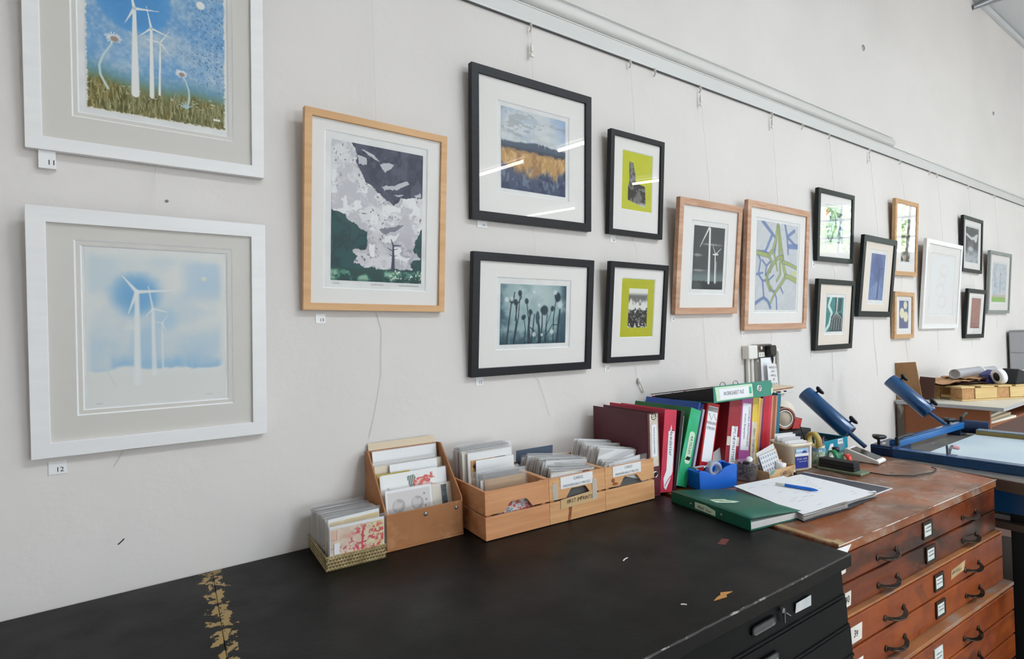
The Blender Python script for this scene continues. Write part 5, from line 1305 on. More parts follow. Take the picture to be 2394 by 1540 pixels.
def L_red(t, w, h):
    def ex(b, y):
        b.box(-w * .90, -w * .10, y - .0003, y, h * .885, h * .945, 2)
        b.text('WEEKEND', (-w * .5, y, h * .72), RT, (0, 0, 1), .0145, 1, hand=.10); b.text('CHECKS', (-w * .5, y, h * .655), RT, (0, 0, 1), .0145, 1, hand=.10)
        b.strip([(-w * .82, y - .0003, h * .86), (-w * .55, y - .0003, h * .78), (-w * .4, y - .0003, h * .86), (-w * .15, y - .0003, h * .78)], .0035, .0003, up=(0, -1, 0), m=2)
    plate(t, -w * .90, -w * .10, h * .235, h * .955, 'lab_white', extra=ex, mats=['inkblack', 'lab_grey'])
    MB().box(-w * .97, -w * .62, -.0008, -.0002, h * .02, h * .10).build('sticker', 'lab_grey', t)
binder('bright red lever arch file with white spine label and finger ring', 1.806, .070, 14.5, 'f_red', h=.294, ring=(.041, .0115, -.034), lab=L_red)
def L_wine(t, w, h):
    def ex(b, y): b.text('OPC NEWSLETTERS', (-w * .53, y, h * .40), DN, RT, .0215, 1, hand=.06, stretch=.82)
    b = MB(); b.box(-w * .98, -w * .02, -.0008, -.0001, h * .38, h * .50); b.build('tape_band', 'lab_beige', t)
    plate(t, -w * .70, -w * .22, h * .06, h * .64, 'lab_white', y=-.0009, extra=ex)
binder('wine red ring binder with white OPC NEWSLETTERS label taped to spine', 1.961, .077, 11, 'f_wine', h=.294, lab=L_wine, yf=-.325)
def L_purple(t, w, h):
    def ex(b, y): b.text('OXFORD PRINTMAKERS', (-w * .36, y, h * .60), DN, RT, .0165, 1, stretch=.9); b.text("Artists' Biographies", (-w * .66, y, h * .60), DN, RT, .0145, 1, stretch=.9)
    plate(t, -w * .88, -w * .13, h * .28, h * .91, 'lab_white', extra=ex)
binder('orchid purple ring binder labelled OXFORD PRINTMAKERS', 2.045, .070, 9.0, 'f_purple', h=.297, lab=L_purple, yf=-.325)
def L_yellow(t, w, h):
    def ex(b, y): b.text('DEMOS / EXHIBITION STUFF', (-w * .66, y, h * .335), DN, RT, .0195, 1, hand=.05, stretch=.62)
    plate(t, -w * .97, -w * .08, h * .02, h * .655, 'lab_beige', extra=ex)
binder('yellow binder with a long handwritten strip label', 2.088, .035, 8.8, 'f_yellow', h=.294, lab=L_yellow, yf=-.325)
x = 2.0895
for (w, m, h, lab, lean) in ((.008, 'f_teal', .268, 'thin teal folder next to the yellow binder', 8.6), (.014, 'f_deep', .286, 'deep green folder between the teal and gold ones', 8.4), (.010, 'f_gold', .286, 'gold yellow thin folder among the folders', 8.2), (.012, 'f_buff', .280, 'buff folder right of the gold one', 8.0), (.009, 'f_violet', .288, 'violet folder beside the scarlet ones', 7.8),
                      (.013, 'f_scarlet', .290, 'first scarlet folder, next to the violet one', 7.6), (.013, 'f_scarlet', .288, 'second scarlet folder, middle of the red three', 7.4), (.013, 'f_pink', .289, 'crimson folder, last of the red three', 7.2), (.008, 'f_buff', .284, 'buff card folder beside the crimson one', 7.0), (.015, 'f_brown', .284, 'tan brown folder near the end of the row', 6.8), (.008, 'f_buff', .282, 'buff folder next to the sea blue book', 6.6), (.018, 'f_sea', .288, 'sea blue slim book ending the row of binders', 6.4)):
    w *= 1.42; lean += 2.2; x += w / math.cos(R(lean)) + .0012
    binder(lab, x, w, lean, m, h=h, cat='folder' if 'book' not in lab else 'book', yf=-.300, yaw=-3.2, pages=w > .012)

# jade lever arch file lying across the top of the row
t = thing('lever_arch_file', 'jade green lever arch file lying flat on top of the binders', 'binder', (1.792, -.355, 1.2515), (R(-1.5), R(.3), R(-2.5)))
w, d, hs, hb_ = .372, .315, .062, .016
b = MB(); b.prism([(0, 0, 0), (w - .01, 0, 0), (w, 0, .012), (w, 0, hs - .014), (w - .012, 0, hs), (0, 0, hs)], (0, .003, 0)); b.build('spine', 'f_jade', t, bevel=.001)
b = MB(); b.hexa([(0, .0035, 0), (w, .0035, 0), (w, d, 0), (0, d, 0), (0, .0035, .003), (w, .0035, .003), (w, d, .003), (0, d, .003)]); b.build('cover', 'f_jade', t)
b = MB(); b.hexa([(0, .0035, hs - .003), (w, .0035, hs - .003), (w, d, hb_), (0, d, hb_), (0, .0035, hs), (w, .0035, hs), (w, d, hb_ + .003), (0, d, hb_ + .003)]); b.build('cover', 'f_black', t)
b = MB(); b.hexa([(.002, .006, .0035), (w - .006, .006, .0035), (w - .006, d - .02, .0035), (.002, d - .02, .0035), (.002, .006, hs - .005), (w - .006, .006, hs - .005), (w - .006, d - .02, hb_ - .002), (.002, d - .02, hb_ - .002)]); b.build('lining', 'f_black', t)
b = MB(); b.prism([(.016, -.0002, .006), (.240, -.0002, .006), (.236, -.0002, hs - .005), (.008, -.0002, hs - .004)], (0, -.0007, 0), 0); b.prism([(.036, -.0009, .010), (.212, -.0009, .010), (.210, -.0009, hs - .013), (.030, -.0009, hs - .012)], (0, -.0005, 0), 1); b.box(.216, .230, -.0014, -.0009, .020, .046, 2)
b.text('WORKSHEET FILE', (.118, -.0014, .024), (1, 0, 0), (0, 0, 1), .021, 3, hand=.08, stretch=.85); b.build('spine_label', ['lab_green', 'lab_white', 'f_green', 'inkgrey'], t)
b = MB(); mt = Matrix.Rotation(R(90), 4, 'X'); b.lathe([(.0085, -.0004), (.0095, .0022), (.0125, .0022), (.0145, .0003)], (.282, 0, .034), 20, 0, mt); b.lathe([(.0001, .0006), (.009, .0006)], (.282, 0, .034), 20, 1, mt); b.build('finger_ring', ['chrome', 'lab_grey'], t)
for x in (.095, .175): b = MB(); b.tube([(x + .016 * math.cos(PI * k / 8), .030, hs - .004 + .014 * math.sin(PI * k / 8)) for k in range(9)], .0016, 6); b.build('binder_ring', 'steelgrey', t)
b = MB(); b.prism([(w - .012, -.0002, .004), (w + .0005, -.0002, .012), (w + .0005, -.0002, .03), (w - .006, -.0002, .034), (w - .013, -.0002, .024)], (0, -.001, 0)); b.build('torn_corner', 'lab_green', t)
# papers behind / on the folders at the end of the row
b = MB()
for k in range(3): b.box(-.11 + .01 * k, .12 + .012 * k, -.10, .09, .004 * k, .004 * k + .003, k % 2)
tag(b.build('cardboard_sheets', ['cardtan', 'f_brown'], None, (2.375, -.17, 1.2420), (0, R(-.5), R(-3))), 'pale and brown card sheets lying on the end folders under the plug', 'card')

# ================================================================ socket, conduits and paper note on the wall
t = thing('wall_socket', 'twin wall socket with cream switch box and steel plate', 'socket', (2.60, -.001, 1.404))
b = MB(); b.box(-.066, .012, -.040, 0, -.034, .034); b.build('switch_box', 'offwhite', t, bevel=.005)
b = MB(); b.box(.014, .150, -.036, 0, -.035, .036); b.build('socket_plate', mat('old_steel_plate', (132, 124, 116), .35, .6, c2=(96, 88, 82), scale=(40, 40, 40)), t, bevel=.003)
b = MB(); b.box(.022, .074, -.0385, -.036, -.028, -.004); b.box(.040, .052, -.041, -.036, .010, .026); b.build('rocker', 'offwhite', t, bevel=.001)
b = MB(); b.box(.033, .037, -.0392, -.0384, -.018, -.012); b.box(.056, .060, -.0392, -.0384, -.018, -.012); b.build('pin_holes', 'black', t)
t2 = thing('plug', 'black three pin plug pushed into the wall socket', 'plug', (2.712, -.038, 1.408))
b = MB(); b.prism([(-.026, 0, .026), (.026, 0, .026), (.031, 0, .004), (.024, 0, -.022), (.008, 0, -.034), (-.008, 0, -.034), (-.024, 0, -.022), (-.031, 0, .004)], (0, -.030, 0)); b.build('body', 'black', t2, bevel=.006, seg=3)
b = MB(); b.tube([(0, -.02, -.03), (0, -.022, -.048), (.002, -.02, -.06)], [.006, .005, .0035], 10); b.tube([(.002, -.02, -.06), (.006, -.018, -.10), (.0, -.012, -.16), (-.01, -.006, -.25)], .0032, 8); b.build('flex', 'black', t2)
M['trunk'] = mat('conduit_white', (226, 222, 216), .4)
b = MB()
for x, r in ((2.562, .010), (2.594, .012), (2.640, .012)): b.tube([(x, -.014, 1.372), (x, -.014, .96)], r, 10)
b.build('conduit', 'trunk'); o = bpy.data.objects['conduit']; tag(o, 'three white conduit pipes running down from the wall socket', 'conduit')
b = MB()
for off, r in ((0, .009), (.052, .010)):
    p = [(2.755, -.010, 1.378 + off * .5)]
    ex = 2.800 + off; ez = 1.378 + off * .5
    p += [(ex - .02, -.010, ez), (ex - .006, -.010, ez - .005), (ex, -.010, ez - .02), (ex, -.010, 1.1), (ex, -.010, .96)]
    b.tube(p, r, 10)
tag(b.build('conduit_bend', 'trunk'), 'two white conduit pipes bending down to the right of the plug', 'conduit')
def note_bend(co_, U, V):
    co_[:, 1] -= .008 * np.sin(U * 3) + .006 * V; return co_
c = Cv(.115, .165, .004, (238, 239, 244)); p = c.build('note', None, (2.625, -.046, 1.372), (1, 0, 0), (0, 0, -1), bend=note_bend)
p.name = 'paper_note'; tag(p, 'white sheet hanging behind the handwritten note under the plug', 'note')
b = MB(); b.add([(2.640, -.070, 1.350), (2.718, -.074, 1.338), (2.722, -.082, 1.205), (2.640, -.078, 1.208)], [(0, 3, 2, 1)])
for i, (s_, z) in enumerate((('PLEASE DO', 1.318), ('NOT', 1.298), ('UNPLUG', 1.277), ('ME', 1.257), ('PLUG ME', 1.236), ('IN', 1.216))): b.text(s_, (2.684, -.0745 - (1.318 - z) * .07, z), (.078, -.004, -.004), (0, -.05, 1), .0145, 1, hand=.1, lift=.0012)
tag(b.build('handwritten_note', ['paper', 'inkgrey']), 'white handwritten note in front of the conduit pipes, asking about the plug', 'note')
t = thing('clip_rail', 'small white wire rail with card pieces, below the handwritten note', 'rail', (2.66, -.10, 1.195))
b = MB(); b.tube([(-.11, 0, 0), (.16, -.01, -.004)], .0022, 6); b.build('rod', 'white', t)
b = MB(); b.box(-.10, .085, .003, .012, -.022, -.003); b.build('backing', 'cardtan', t)
b = MB()
for k, x in enumerate((-.07, -.03, .03, .085)): b.box(x - .006, x + .006, -.006, .003, .0, .006)
b.build('clip', 'black', t)
# ================================================================ things on the wooden chest
def frame_at(x, y, ang, z=ZB): return Matrix.Translation((x, y, z)) @ Matrix.Rotation(ang, 4, 'Z')
# blue tape dispenser
M['bluep'] = mat('blue_plastic', (8, 98, 202), .38, spec=.5, c2=(12, 106, 214), scale=(6, 6, 6))
M['bluedk'] = mat('blue_plastic_inside', (20, 62, 140), .5)
ta = math.atan2(-.045, .152)
t = thing('tape_dispenser', 'bright blue desk tape dispenser in front of the red lever arch file', 'tape dispenser', (1.662, -.378, ZB), (0, 0, ta))
L_ = .160; dp = .068
prof = [(.004, 0), (L_ - .004, 0), (L_, .006), (L_ + .004, .080), (L_ - .012, .086), (L_ - .05, .076), (.082, .056), (.066, .052), (.054, .056), (.030, .068), (.006, .074), (-.002, .068), (.0, .006)]
b = MB()
for y in (0, dp - .006): b.prism([(x, y, z) for x, z in prof], (0, .006, 0))
b.prism([(x, .0061, z) for x, z in [(.004, 0), (L_ - .004, 0), (L_, .006), (L_ + .0035, .078), (L_ - .012, .082), (L_ - .012, .035), (.03, .03), (.012, .062), (0, .066), (.0, .006)]], (0, dp - .0122, 0))
b.build('body', 'bluep', t, bevel=.0022)
b = MB(); mt = Matrix.Rotation(R(90), 4, 'X'); b.lathe([(.016, -.011), (.028, -.011), (.028, .011), (.016, .011), (.016, -.011)], (.088, dp / 2, .066), 28, 0, mt)
b.strip([(.088 - .026, dp / 2, .078), (.04, dp / 2, .081), (.004, dp / 2, .079)], .018, .0008, up=(0, 0, 1)); b.build('tape_roll', clear_mat('sticky_tape', (.9, .92, .96), .2, 1, haze=.6, hazec=(206, 212, 228)), t)
b = MB(); b.box(-.004, .004, .012, dp - .012, .074, .079); b.build('cutter', 'steelgrey', t)

# pot of bulldog clips
PX, PY = 1.924, -.394
t = thing('clip_pot', 'clear plastic pot of black clips between dispenser and labels box', 'pot', (PX, PY, ZB))
b = MB(); b.lathe([(.0001, .0), (.034, 0), (.036, .004), (.045, .064), (.048, .066), (.0475, .069), (.044, .068), (.034, .006), (.0001, .004)], n=36); b.build('pot', 'clearplastic', t)
rnd = random.Random(4)
def clip_shape(b, c, a, m=0, e=0):
    mt = Matrix.Translation(c) @ Euler((rnd.uniform(-.8, .8), rnd.uniform(-.8, .8), a)).to_matrix().to_4x4()
    P = lambda *q: tuple(mt @ Vector(q))
    b.hexa([P(-.010, -.004, 0), P(.010, -.004, 0), P(.010, .004, 0), P(-.010, .004, 0), P(-.010, -.001, .010), P(.010, -.001, .010), P(.010, .001, .010), P(-.010, .001, .010)], m)
    b.tube([P(-.005, -.004, .001), P(-.006, -.012, .012), P(.006, -.012, .012), P(.005, -.004, .001)], .0008, 5, e)
for i in range(26):
    a = rnd.uniform(0, 2 * PI); r_ = rnd.uniform(0, .026); z = .009 + .054 * (i / 26.)
    b = MB(); clip_shape(b, (PX + r_ * math.cos(a), PY + r_ * math.sin(a), ZB + z), a, 0, 1)
    tag(b.build('bulldog_clip', ['black', 'steelgrey']), 'small black clip heaped in the clear plastic pot', 'clip', 'black clips in the clear pot')
b = MB(); b.lathe([(.0001, -.002), (.011, -.002), (.0118, 0), (.011, .002), (.0001, .002)], n=20, mtx=Euler((R(52), 0, R(-50))).to_matrix().to_4x4()); tag(b.build('white_badge', 'white', None, (PX + .004, PY - .012, ZB + .080)), 'round white badge on top of the pot of clips', 'badge')
# grey sleeve behind the pot
b = MB(); b.box(0, .12, 0, .002, 0, .075); tag(b.build('grey_folder', 'lab_grey', None, (1.835, -.318, ZB + .018), (R(-14), R(-14), R(4))), 'grey plastic wallet leaning behind the pot of clips', 'wallet')
# LABELS box
t = thing('labels_box', 'small open cardboard box with LABELS written on its front', 'box', (1.952, -.470, ZB), (0, 0, R(-.6)))
w, d, h = .180, .058, .038; th = .0025; M['kraftbox'] = mat('kraft_box', (216, 178, 136), .75, c2=(204, 164, 122), scale=(20, 20, 20), spec=.2)
b = MB(); b.box(0, w, 0, d, 0, th); b.box(0, w, d - th, d, th, h + .012); b.box(0, th, th, d - th, th, h); b.box(w - th, w, th, d - th, th, h)
b.prism([(0, 0, th), (w, 0, th), (w, 0, h), (.045, 0, h + .002), (.03, 0, h - .006), (0, 0, h - .006)], (0, th, 0)); b.text('LABELS', (.105, 0, .012), (1, 0, .06), (0, 0, 1), .021, 1, hand=.1, lift=.0006); b.prism([(.002, -.0006, .026), (.026, -.0006, .030), (.034, -.0006, .040), (.012, -.0006, .040)], (0, -.0006, 0), 2)
b.build('box', ['kraftbox', 'inkblack', 'f_teal'], t)
def a_dots(w, h):
    c = Cv(w, h, .0014, (206, 208, 212))
    for i in range(7):
        for j in range(5): c.ell(.09 + .137 * i, .12 + .19 * j, .042, .042, (150, 154, 160), .2)
    return c
o = card('sheet of round grey stickers leaning in the labels box', 'sheet', (1.968, -.4475, ZB + .004), (R(-16), R(-4), R(2)), .122, .088, 'lab_grey', .0015, None, False, a_dots, (0, .122, 0, .088))
o = card('crumpled white sheet rising behind the sticker sheet', 'sheet', (1.972, -.4345, ZB + .004), (R(-12), R(-8), R(3)), .135, .098, 'cardgrey', .0015, None, False)
o = card('orange tinted sheet tucked behind the sticker sheet', 'sheet', (1.985, -.4405, ZB + .004), (R(-13), R(-6), R(3)), .12, .085, 'kraftbox', .0012, None, False)
b = MB(); b.lathe([(.009, -.017), (.019, -.017), (.0195, -.012), (.0195, .012), (.019, .017), (.009, .017), (.009, -.017)], n=28); tag(b.build('tape_roll', 'white', None, (2.068, -.447, ZB + .036), (R(4), R(8), 0)), 'white roll of labels standing in the labels box', 'roll')
b = MB(); b.box(-.012, .012, -.004, .004, 0, .012); b.tube([(-.006, 0, .012), (-.003, .006, .032), (.010, .008, .034), (.006, 0, .012)], .001, 6, 1); tag(b.build('bulldog_clip', ['black', 'chrome'], None, (2.098, -.488, ZB + .0045), (0, R(12), R(20))), 'large black clip with raised wire loop against the labels box', 'clip')
b = MB(); b.strip([(0, 0, 0), (.03, -.012, .001), (.06, -.016, 0)], .010, .003); tag(b.build('white_clasp', 'offwhite', None, (1.855, -.455, ZB + .0025)), 'white plastic strip lying in front of the pot of clips', 'strip')

# ice cream tub with envelopes
TX_, TY_ = 2.218, -.408
M['tub'] = mat('cream_tub', (240, 229, 206), .42, c2=(230, 216, 190), scale=(6, 6, 6)); M['tubblue'] = mat('tub_navy_label', (34, 52, 146), .4); M['tubsky'] = mat('tub_sky_label', (158, 194, 222), .45)
t = thing('plastic_tub', 'square cream plastic tub with blue labels, full of envelopes', 'tub', (TX_, TY_, ZB), (0, 0, R(-18)))
b = MB(); b.lathe([(.0001, 0), (.050, 0), (.053, .003), (.0575, .098), (.061, .099), (.062, .106), (.061, .110), (.057, .109), (.0505, .006), (.0001, .004)], n=48, squash=5.5); b.build('tub', 'tub', t)
def tubface(x0, x1, z0, z1, y): return [(x0, y + 0, z0), (x1, y, z0), (x1, y - .0009, z1), (x0, y - .0009, z1)]
b = MB(); b.prism([(-.030, -.0552, .012), (.030, -.0552, .012), (.031, -.0566, .058), (-.031, -.0566, .058)], (0, -.001, 0)); b.text('Cook. style', (.0, -.0572, .046), (1, 0, 0), (0, -.03, 1), .0115, 1, hand=.06, lift=.0006); b.text('natural support', (.006, -.0570, .037), (1, 0, 0), (0, -.03, 1), .0068, 1, lift=.0006)
b.build('navy_label', ['tubblue', 'lab_white'], t)
b = MB(); b.prism([(-.034, -.0574, .060), (.034, -.0574, .060), (.034, -.0578, .071), (-.034, -.0578, .071)], (0, -.0006, 0), 2); b.prism([(-.030, -.0576, .072), (.032, -.0576, .072), (.032, -.0582, .091), (-.030, -.0582, .091)], (0, -.0006, 0), 0); b.poly([(.012 + .012 * math.cos(PI * k / 10), -.0594, .0724 + .009 * math.sin(PI * k / 10)) for k in range(11)], 1); b.strip([(-.027, -.0592, .082), (.006, -.0592, .083)], .004, .0006, up=(0, -1, 0), m=2)
b.build('sky_label', ['tubsky', 'tubblue', 'lab_white'], t)
G = 'envelopes standing in the cream tub'
rnd = random.Random(3)
M['pinkish'] = mat('card_pinkish', (238, 224, 226), .7)
for i in range(8):
    o = card('white envelope standing in the cream tub', 'envelope', (TX_ - .048 + rnd.uniform(-.002, .003) + .013 * (i - 3.5) / 3.5 * -.3, TY_ + .046 - .0115 * i, ZB + .005), (R(3), 0, R(-18)), .092, .134 - .005 * i + rnd.uniform(-.004, .004), ('sticky', 'sticky', 'sticky', 'cardgrey', 'sticky', 'sticky', 'pinkish', 'pinkish')[i], .002, G, sleeve=False)
# brown parcel tape dispenser behind, on top of a dark block
t = thing('dark_box', 'dark box behind the cream tub, carrying the brown parcel tape', 'box', (2.42, -.270, ZB))
b = MB(); b.box(-.085, .10, -.06, .06, 0, .100); b.box(-.092, .107, -.067, .067, .100, .116); b.build('box', 'blackmat', t, bevel=.003)
M['parcel'] = mat('parcel_tape_brown', (112, 56, 30), .18, spec=.7, c2=(136, 72, 40), scale=(12, 12, 12)); M['parcelcore'] = mat('parcel_card_core', (186, 170, 150), .7); M['reddisp'] = mat('dispenser_red', (190, 32, 40), .3)
t = thing('parcel_tape', 'brown parcel tape roll with red cutter beside the folder row', 'tape', (2.405, -.270, ZB + .1165), (0, 0, R(-28)))
b = MB(); mt = Matrix.Rotation(R(90), 4, 'X'); b.lathe([(.038, -.024), (.051, -.024), (.051, .024), (.038, .024), (.038, -.024)], (0, 0, .0515), 36, 0, mt); b.build('tape_roll', 'parcel', t)
b = MB(); b.lathe([(.034, -.0245), (.038, -.0245), (.038, .0245), (.034, .0245), (.034, -.0245)], (0, 0, .0515), 36, 0, mt); b.lathe([(.0001, -.020), (.033, -.020), (.033, .020), (.0001, .020)], (0, 0, .0515), 30, 1, mt); b.build('core', ['white', 'parcelcore'], t)
b = MB(); b.prism([(.030, -.027, .004), (.070, -.027, .006), (.082, -.027, .050), (.066, -.027, .044), (.046, -.027, .052)], (0, .054, 0)); b.build('cutter', 'reddisp', t, bevel=.002)
b = MB(); b.lathe([(.0001, -.004), (.058, -.004), (.060, 0), (.058, .004), (.0001, .004)], (.042, .055, .062), 36, 0, mt); b.build('disc', 'cardcream', t)

# decorated mug with pens and tape
MX, MY = 2.338, -.452
def a_mug(w, h):
    c = Cv(w, h, .0018, (150, 168, 142)); n = c.noise(22, 10, 3); c.mix(c.ss(n, .5, .62), (186, 200, 176)); c.mix(c.ss(c.V, .32, .2), (110, 150, 178)); c.mix(c.ss(c.noise(26, 8, 5), .58, .64) * c.ss(c.V, .5, .8), (92, 120, 86))
    rnd = random.Random(3)
    for k in range(30): x, y = rnd.random(), rnd.uniform(.15, .5); c.ell(x, y, .014, .02, (222, 226, 224), .4, .9)
    for k in range(60): x, y = rnd.random(), rnd.uniform(.5, 1); c.stroke([(x, y), (x + .01, y - .2)], .003, .001, (104, 132, 100), .8)
    c.mix(1 - c.ss(c.V, .04, .07), (222, 214, 200)); return c
t = thing('mug', 'flower patterned mug holding pens, between the tub and turquoise box', 'mug', (MX, MY, ZB))
b = MB(); b.lathe([(.0001, .0), (.029, 0), (.0305, .003), (.0305, .080), (.0315, .083), (.030, .084), (.028, .081), (.0275, .006), (.0001, .005)], n=36); b.build('cup', mat('mug_glaze', (222, 214, 200), .2), t)
def mug_bend(co_, U, V):
    a = U * 2 * PI; r_ = .0309; co_[:, 0] = r_ * np.cos(a); co_[:, 1] = r_ * np.sin(a); co_[:, 2] = .080 - .076 * V; return co_
a_mug(.194, .076).build('pattern', t, (0, 0, .08), (1, 0, 0), (0, 0, -1), bend=mug_bend)
b = MB(); b.tube([(.029, -.006, .066), (.046, -.010, .062), (.050, -.011, .042), (.043, -.009, .022), (.029, -.006, .018)], .0048, 8); b.build('mug_handle', mat('mug_handle_glaze', (156, 196, 150), .2), t)
M['maskroll'] = mat('yellow_tape_roll', (178, 156, 84), .6)
b = MB(); b.lathe([(.024, -.010), (.037, -.010), (.037, .010), (.024, .010), (.024, -.010)], n=30, mtx=Euler((R(84), R(20), R(62))).to_matrix().to_4x4()); tag(b.build('tape_roll', ['maskroll'], None, (MX - .012, MY + .004, ZB + .102)), 'worn yellow tape roll standing in the flower patterned mug', 'tape')
def pen(label, p0, p1, m, r=.004, tip='black', name='pen'):
    p0, p1 = Vector(p0), Vector(p1); d = (p1 - p0); t = thing(name, label, 'pen', p0); q = lambda k: tuple(d * k)
    b = MB(); b.tube([q(0), q(.02), q(.84), q(.86)], [r * .8, r, r, r * .9], 10); b.build('barrel', m, t)
    b = MB(); b.tube([q(.862), q(.97), q(1)], [r * .9, r * .4, r * .15], 10); b.build('tip', tip, t); return t
pen('thin black marker leaning out of the flower patterned mug', (MX - .004, MY + .014, ZB + .008), (MX - .052, MY + .04, ZB + .172), 'black', .003)
pen('dark pencil leaning out of the mug towards the tub', (MX + .012, MY - .004, ZB + .008), (MX - .006, MY - .026, ZB + .120), 'blackmat', .0035)
pen('purple pen leaning out of the mug towards the turquoise box', (MX - .006, MY - .014, ZB + .008), (MX + .060, MY + .0, ZB + .108), 'f_violet', .0045, 'f_violet')
pen('white marker leaning out of the mug', (MX, MY, ZB + .007), (MX + .03, MY + .018, ZB + .115), 'white', .0045, 'white')

# turquoise box of pens
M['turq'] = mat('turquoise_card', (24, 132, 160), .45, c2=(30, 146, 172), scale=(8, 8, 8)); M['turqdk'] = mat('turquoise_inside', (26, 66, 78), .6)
t = thing('pen_box', 'open turquoise box of pens with white stickers, by the blue press tube', 'box', (2.525, -.388, ZB), (0, 0, R(-3.5)))
w, d, h, th = .203, .150, .060, .003
b = MB(); b.box(0, w, 0, d, 0, th); b.box(0, w, 0, th, th, h); b.box(0, w, d - th, d, th, h); b.box(0, th, th, d - th, th, h); b.box(w - th, w, th, d - th, th, h); b.build('box', 'turq', t, bevel=.001)
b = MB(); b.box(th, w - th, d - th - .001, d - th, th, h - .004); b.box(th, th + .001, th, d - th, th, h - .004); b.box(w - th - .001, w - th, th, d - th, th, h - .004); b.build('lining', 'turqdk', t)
b = MB(); b.prism([(.040, -.0002, .018), (.082, -.0002, .016), (.080, -.0002, .044), (.056, -.0002, .044)], (0, -.0006, 0)); b.prism([(.118, -.0002, .036), (.162, -.0002, .034), (.160, -.0002, .058), (.120, -.0002, .058)], (0, -.0006, 0)); b.prism([(.112, -.0009, .006), (.172, -.0009, .010), (.170, -.0009, .040), (.116, -.0009, .036)], (0, -.0006, 0), 1)
b.text('MIXED', (.141, -.0009, .045), (1, 0, 0), (0, 0, 1), .011, 2, lift=.0006); b.strip([(.058, -.0012, .024), (.076, -.0012, .026)], .002, .0004, up=(0, -1, 0), m=2); b.build('sticker', ['white', 'film', 'inkgrey'], t)
for k, (m, lab) in enumerate((('white', 'white pen lying across the turquoise box'), ('f_deep', 'dark green pen lying in the turquoise box'), ('blackmat', 'black pen lying in the turquoise box'))):
    pen(lab, (2.55 + .03 * k, -.30 - .02 * k, ZB + .018 + .012 * k), (2.68 + .015 * k, -.345 + .02 * k, ZB + .030 + .010 * k), m, .006, m)

# ink stamp block on its green grey board
M['board'] = mat('green_grey_board', (122, 126, 104), .5, c2=(96, 122, 96), scale=(12, 12, 12))
b = MB(); b.box(-.036, .036, -.088, .078, 0, .010); tag(b.build('cutting_board', 'board', None, (2.312, -.560, ZB), (0, 0, R(-2)), bevel=.003), 'small green grey board under the long black block', 'board')
t = thing('eraser_block', 'long black foam topped block lying on the small green grey board', 'block', (2.308, -.552, ZB + .0105), (0, 0, R(-2)))
b = MB(); b.box(-.024, .024, -.068, .068, 0, .012); b.build('base', 'black', t, bevel=.002)
b = MB(); b.box(-.023, .023, -.067, .067, .0121, .034); b.build('pad', 'blackmat', t, bevel=.003)
# glue bottle and tape rings
t = thing('glue_bottle', 'squat dark green bottle with black cap behind the tape rings', 'bottle', (2.446, -.478, ZB))
b = MB(); b.lathe([(.0001, 0), (.024, 0), (.026, .003), (.026, .034), (.022, .042), (.014, .046), (.0001, .046)], n=28, squash=4); b.build('bottle', mat('green_bottle', (20, 92, 66), .3), t)
b = MB(); b.lathe([(.0001, .0461), (.0135, .0461), (.0135, .062), (.0001, .062)], n=24); b.build('cap', 'black', t)
def ring_roll(lab, m, loc, rot, ro, ri, w_, core):
    t = thing('tape_roll', lab, 'tape', loc, rot); b = MB(); b.lathe([(ri + .003, -w_), (ro, -w_), (ro, w_), (ri + .003, w_), (ri + .003, -w_)], n=32); b.build('tape', m, t)
    b = MB(); b.lathe([(ri, -w_ - .0004), (ri + .003, -w_ - .0004), (ri + .003, w_ + .0004), (ri, w_ + .0004), (ri, -w_ - .0004)], n=32); b.build('core', core, t)
ring_roll('green tape roll with white face standing behind the black block', mat('green_tape', (36, 128, 84), .35), (2.382, -.500, ZB + .0325), (R(82), 0, R(52)), .031, .020, .009, 'white')
ring_roll('red tape roll standing against the black block', mat('red_tape', (226, 66, 46), .3), (2.400, -.545, ZB + .0265), (R(82), 0, R(44)), .025, .017, .009, 'parcelcore')
# card terminal
M['term'] = mat('terminal_white', (232, 230, 228), .35); M['screen'] = mat('terminal_screen', (22, 22, 24), .08, spec=.7)
t = thing('card_terminal', 'white wedge shaped card payment terminal with dark screen', 'card terminal', (2.553, -.610, ZB), (0, 0, R(3)))
b = MB(); w = .040; b.prism([(-w, 0, .001), (-w, .128, .001), (-w, .136, .012), (-w, .128, .050), (-w, .118, .052), (-w, .002, .016), (-w, -.003, .010)], (2 * w, 0, 0)); b.build('body', 'term', t, bevel=.004, seg=3)
sl = Vector((0, .116, .036)).normalized(); nz = Vector((0, -sl.z, sl.y)); p0 = Vector((0, .010, .0188))
b = MB(); b.hexa([tuple(p0 + Vector((x, 0, 0)) + sl * a + nz * z) for z in (.0002, .0010) for x, a in ((-w + .006, 0), (w - .006, 0), (w - .006, .102), (-w + .006, .102))]); b.build('screen', 'screen', t)
b = MB(); b.tube([(2.36, -.575, .9555), (2.352, -.64, .9535), (2.356, -.705, .9535), (2.42, -.765, .9535), (2.53, -.795, .9535), (2.59, -.785, .9535), (2.602, -.765, .9555)], .0022, 6)
tag(b.build('cable', 'black'), 'thin black cable curling across the wooden chest top', 'cable')
b = MB(); b.tube([(2.376, -.455, .9535), (2.42, -.43, .9535), (2.45, -.432, .9535), (2.49, -.42, .9535)], .002, 6); tag(b.build('cable', 'offwhite'), 'short white cable beside the flower patterned mug', 'cable')

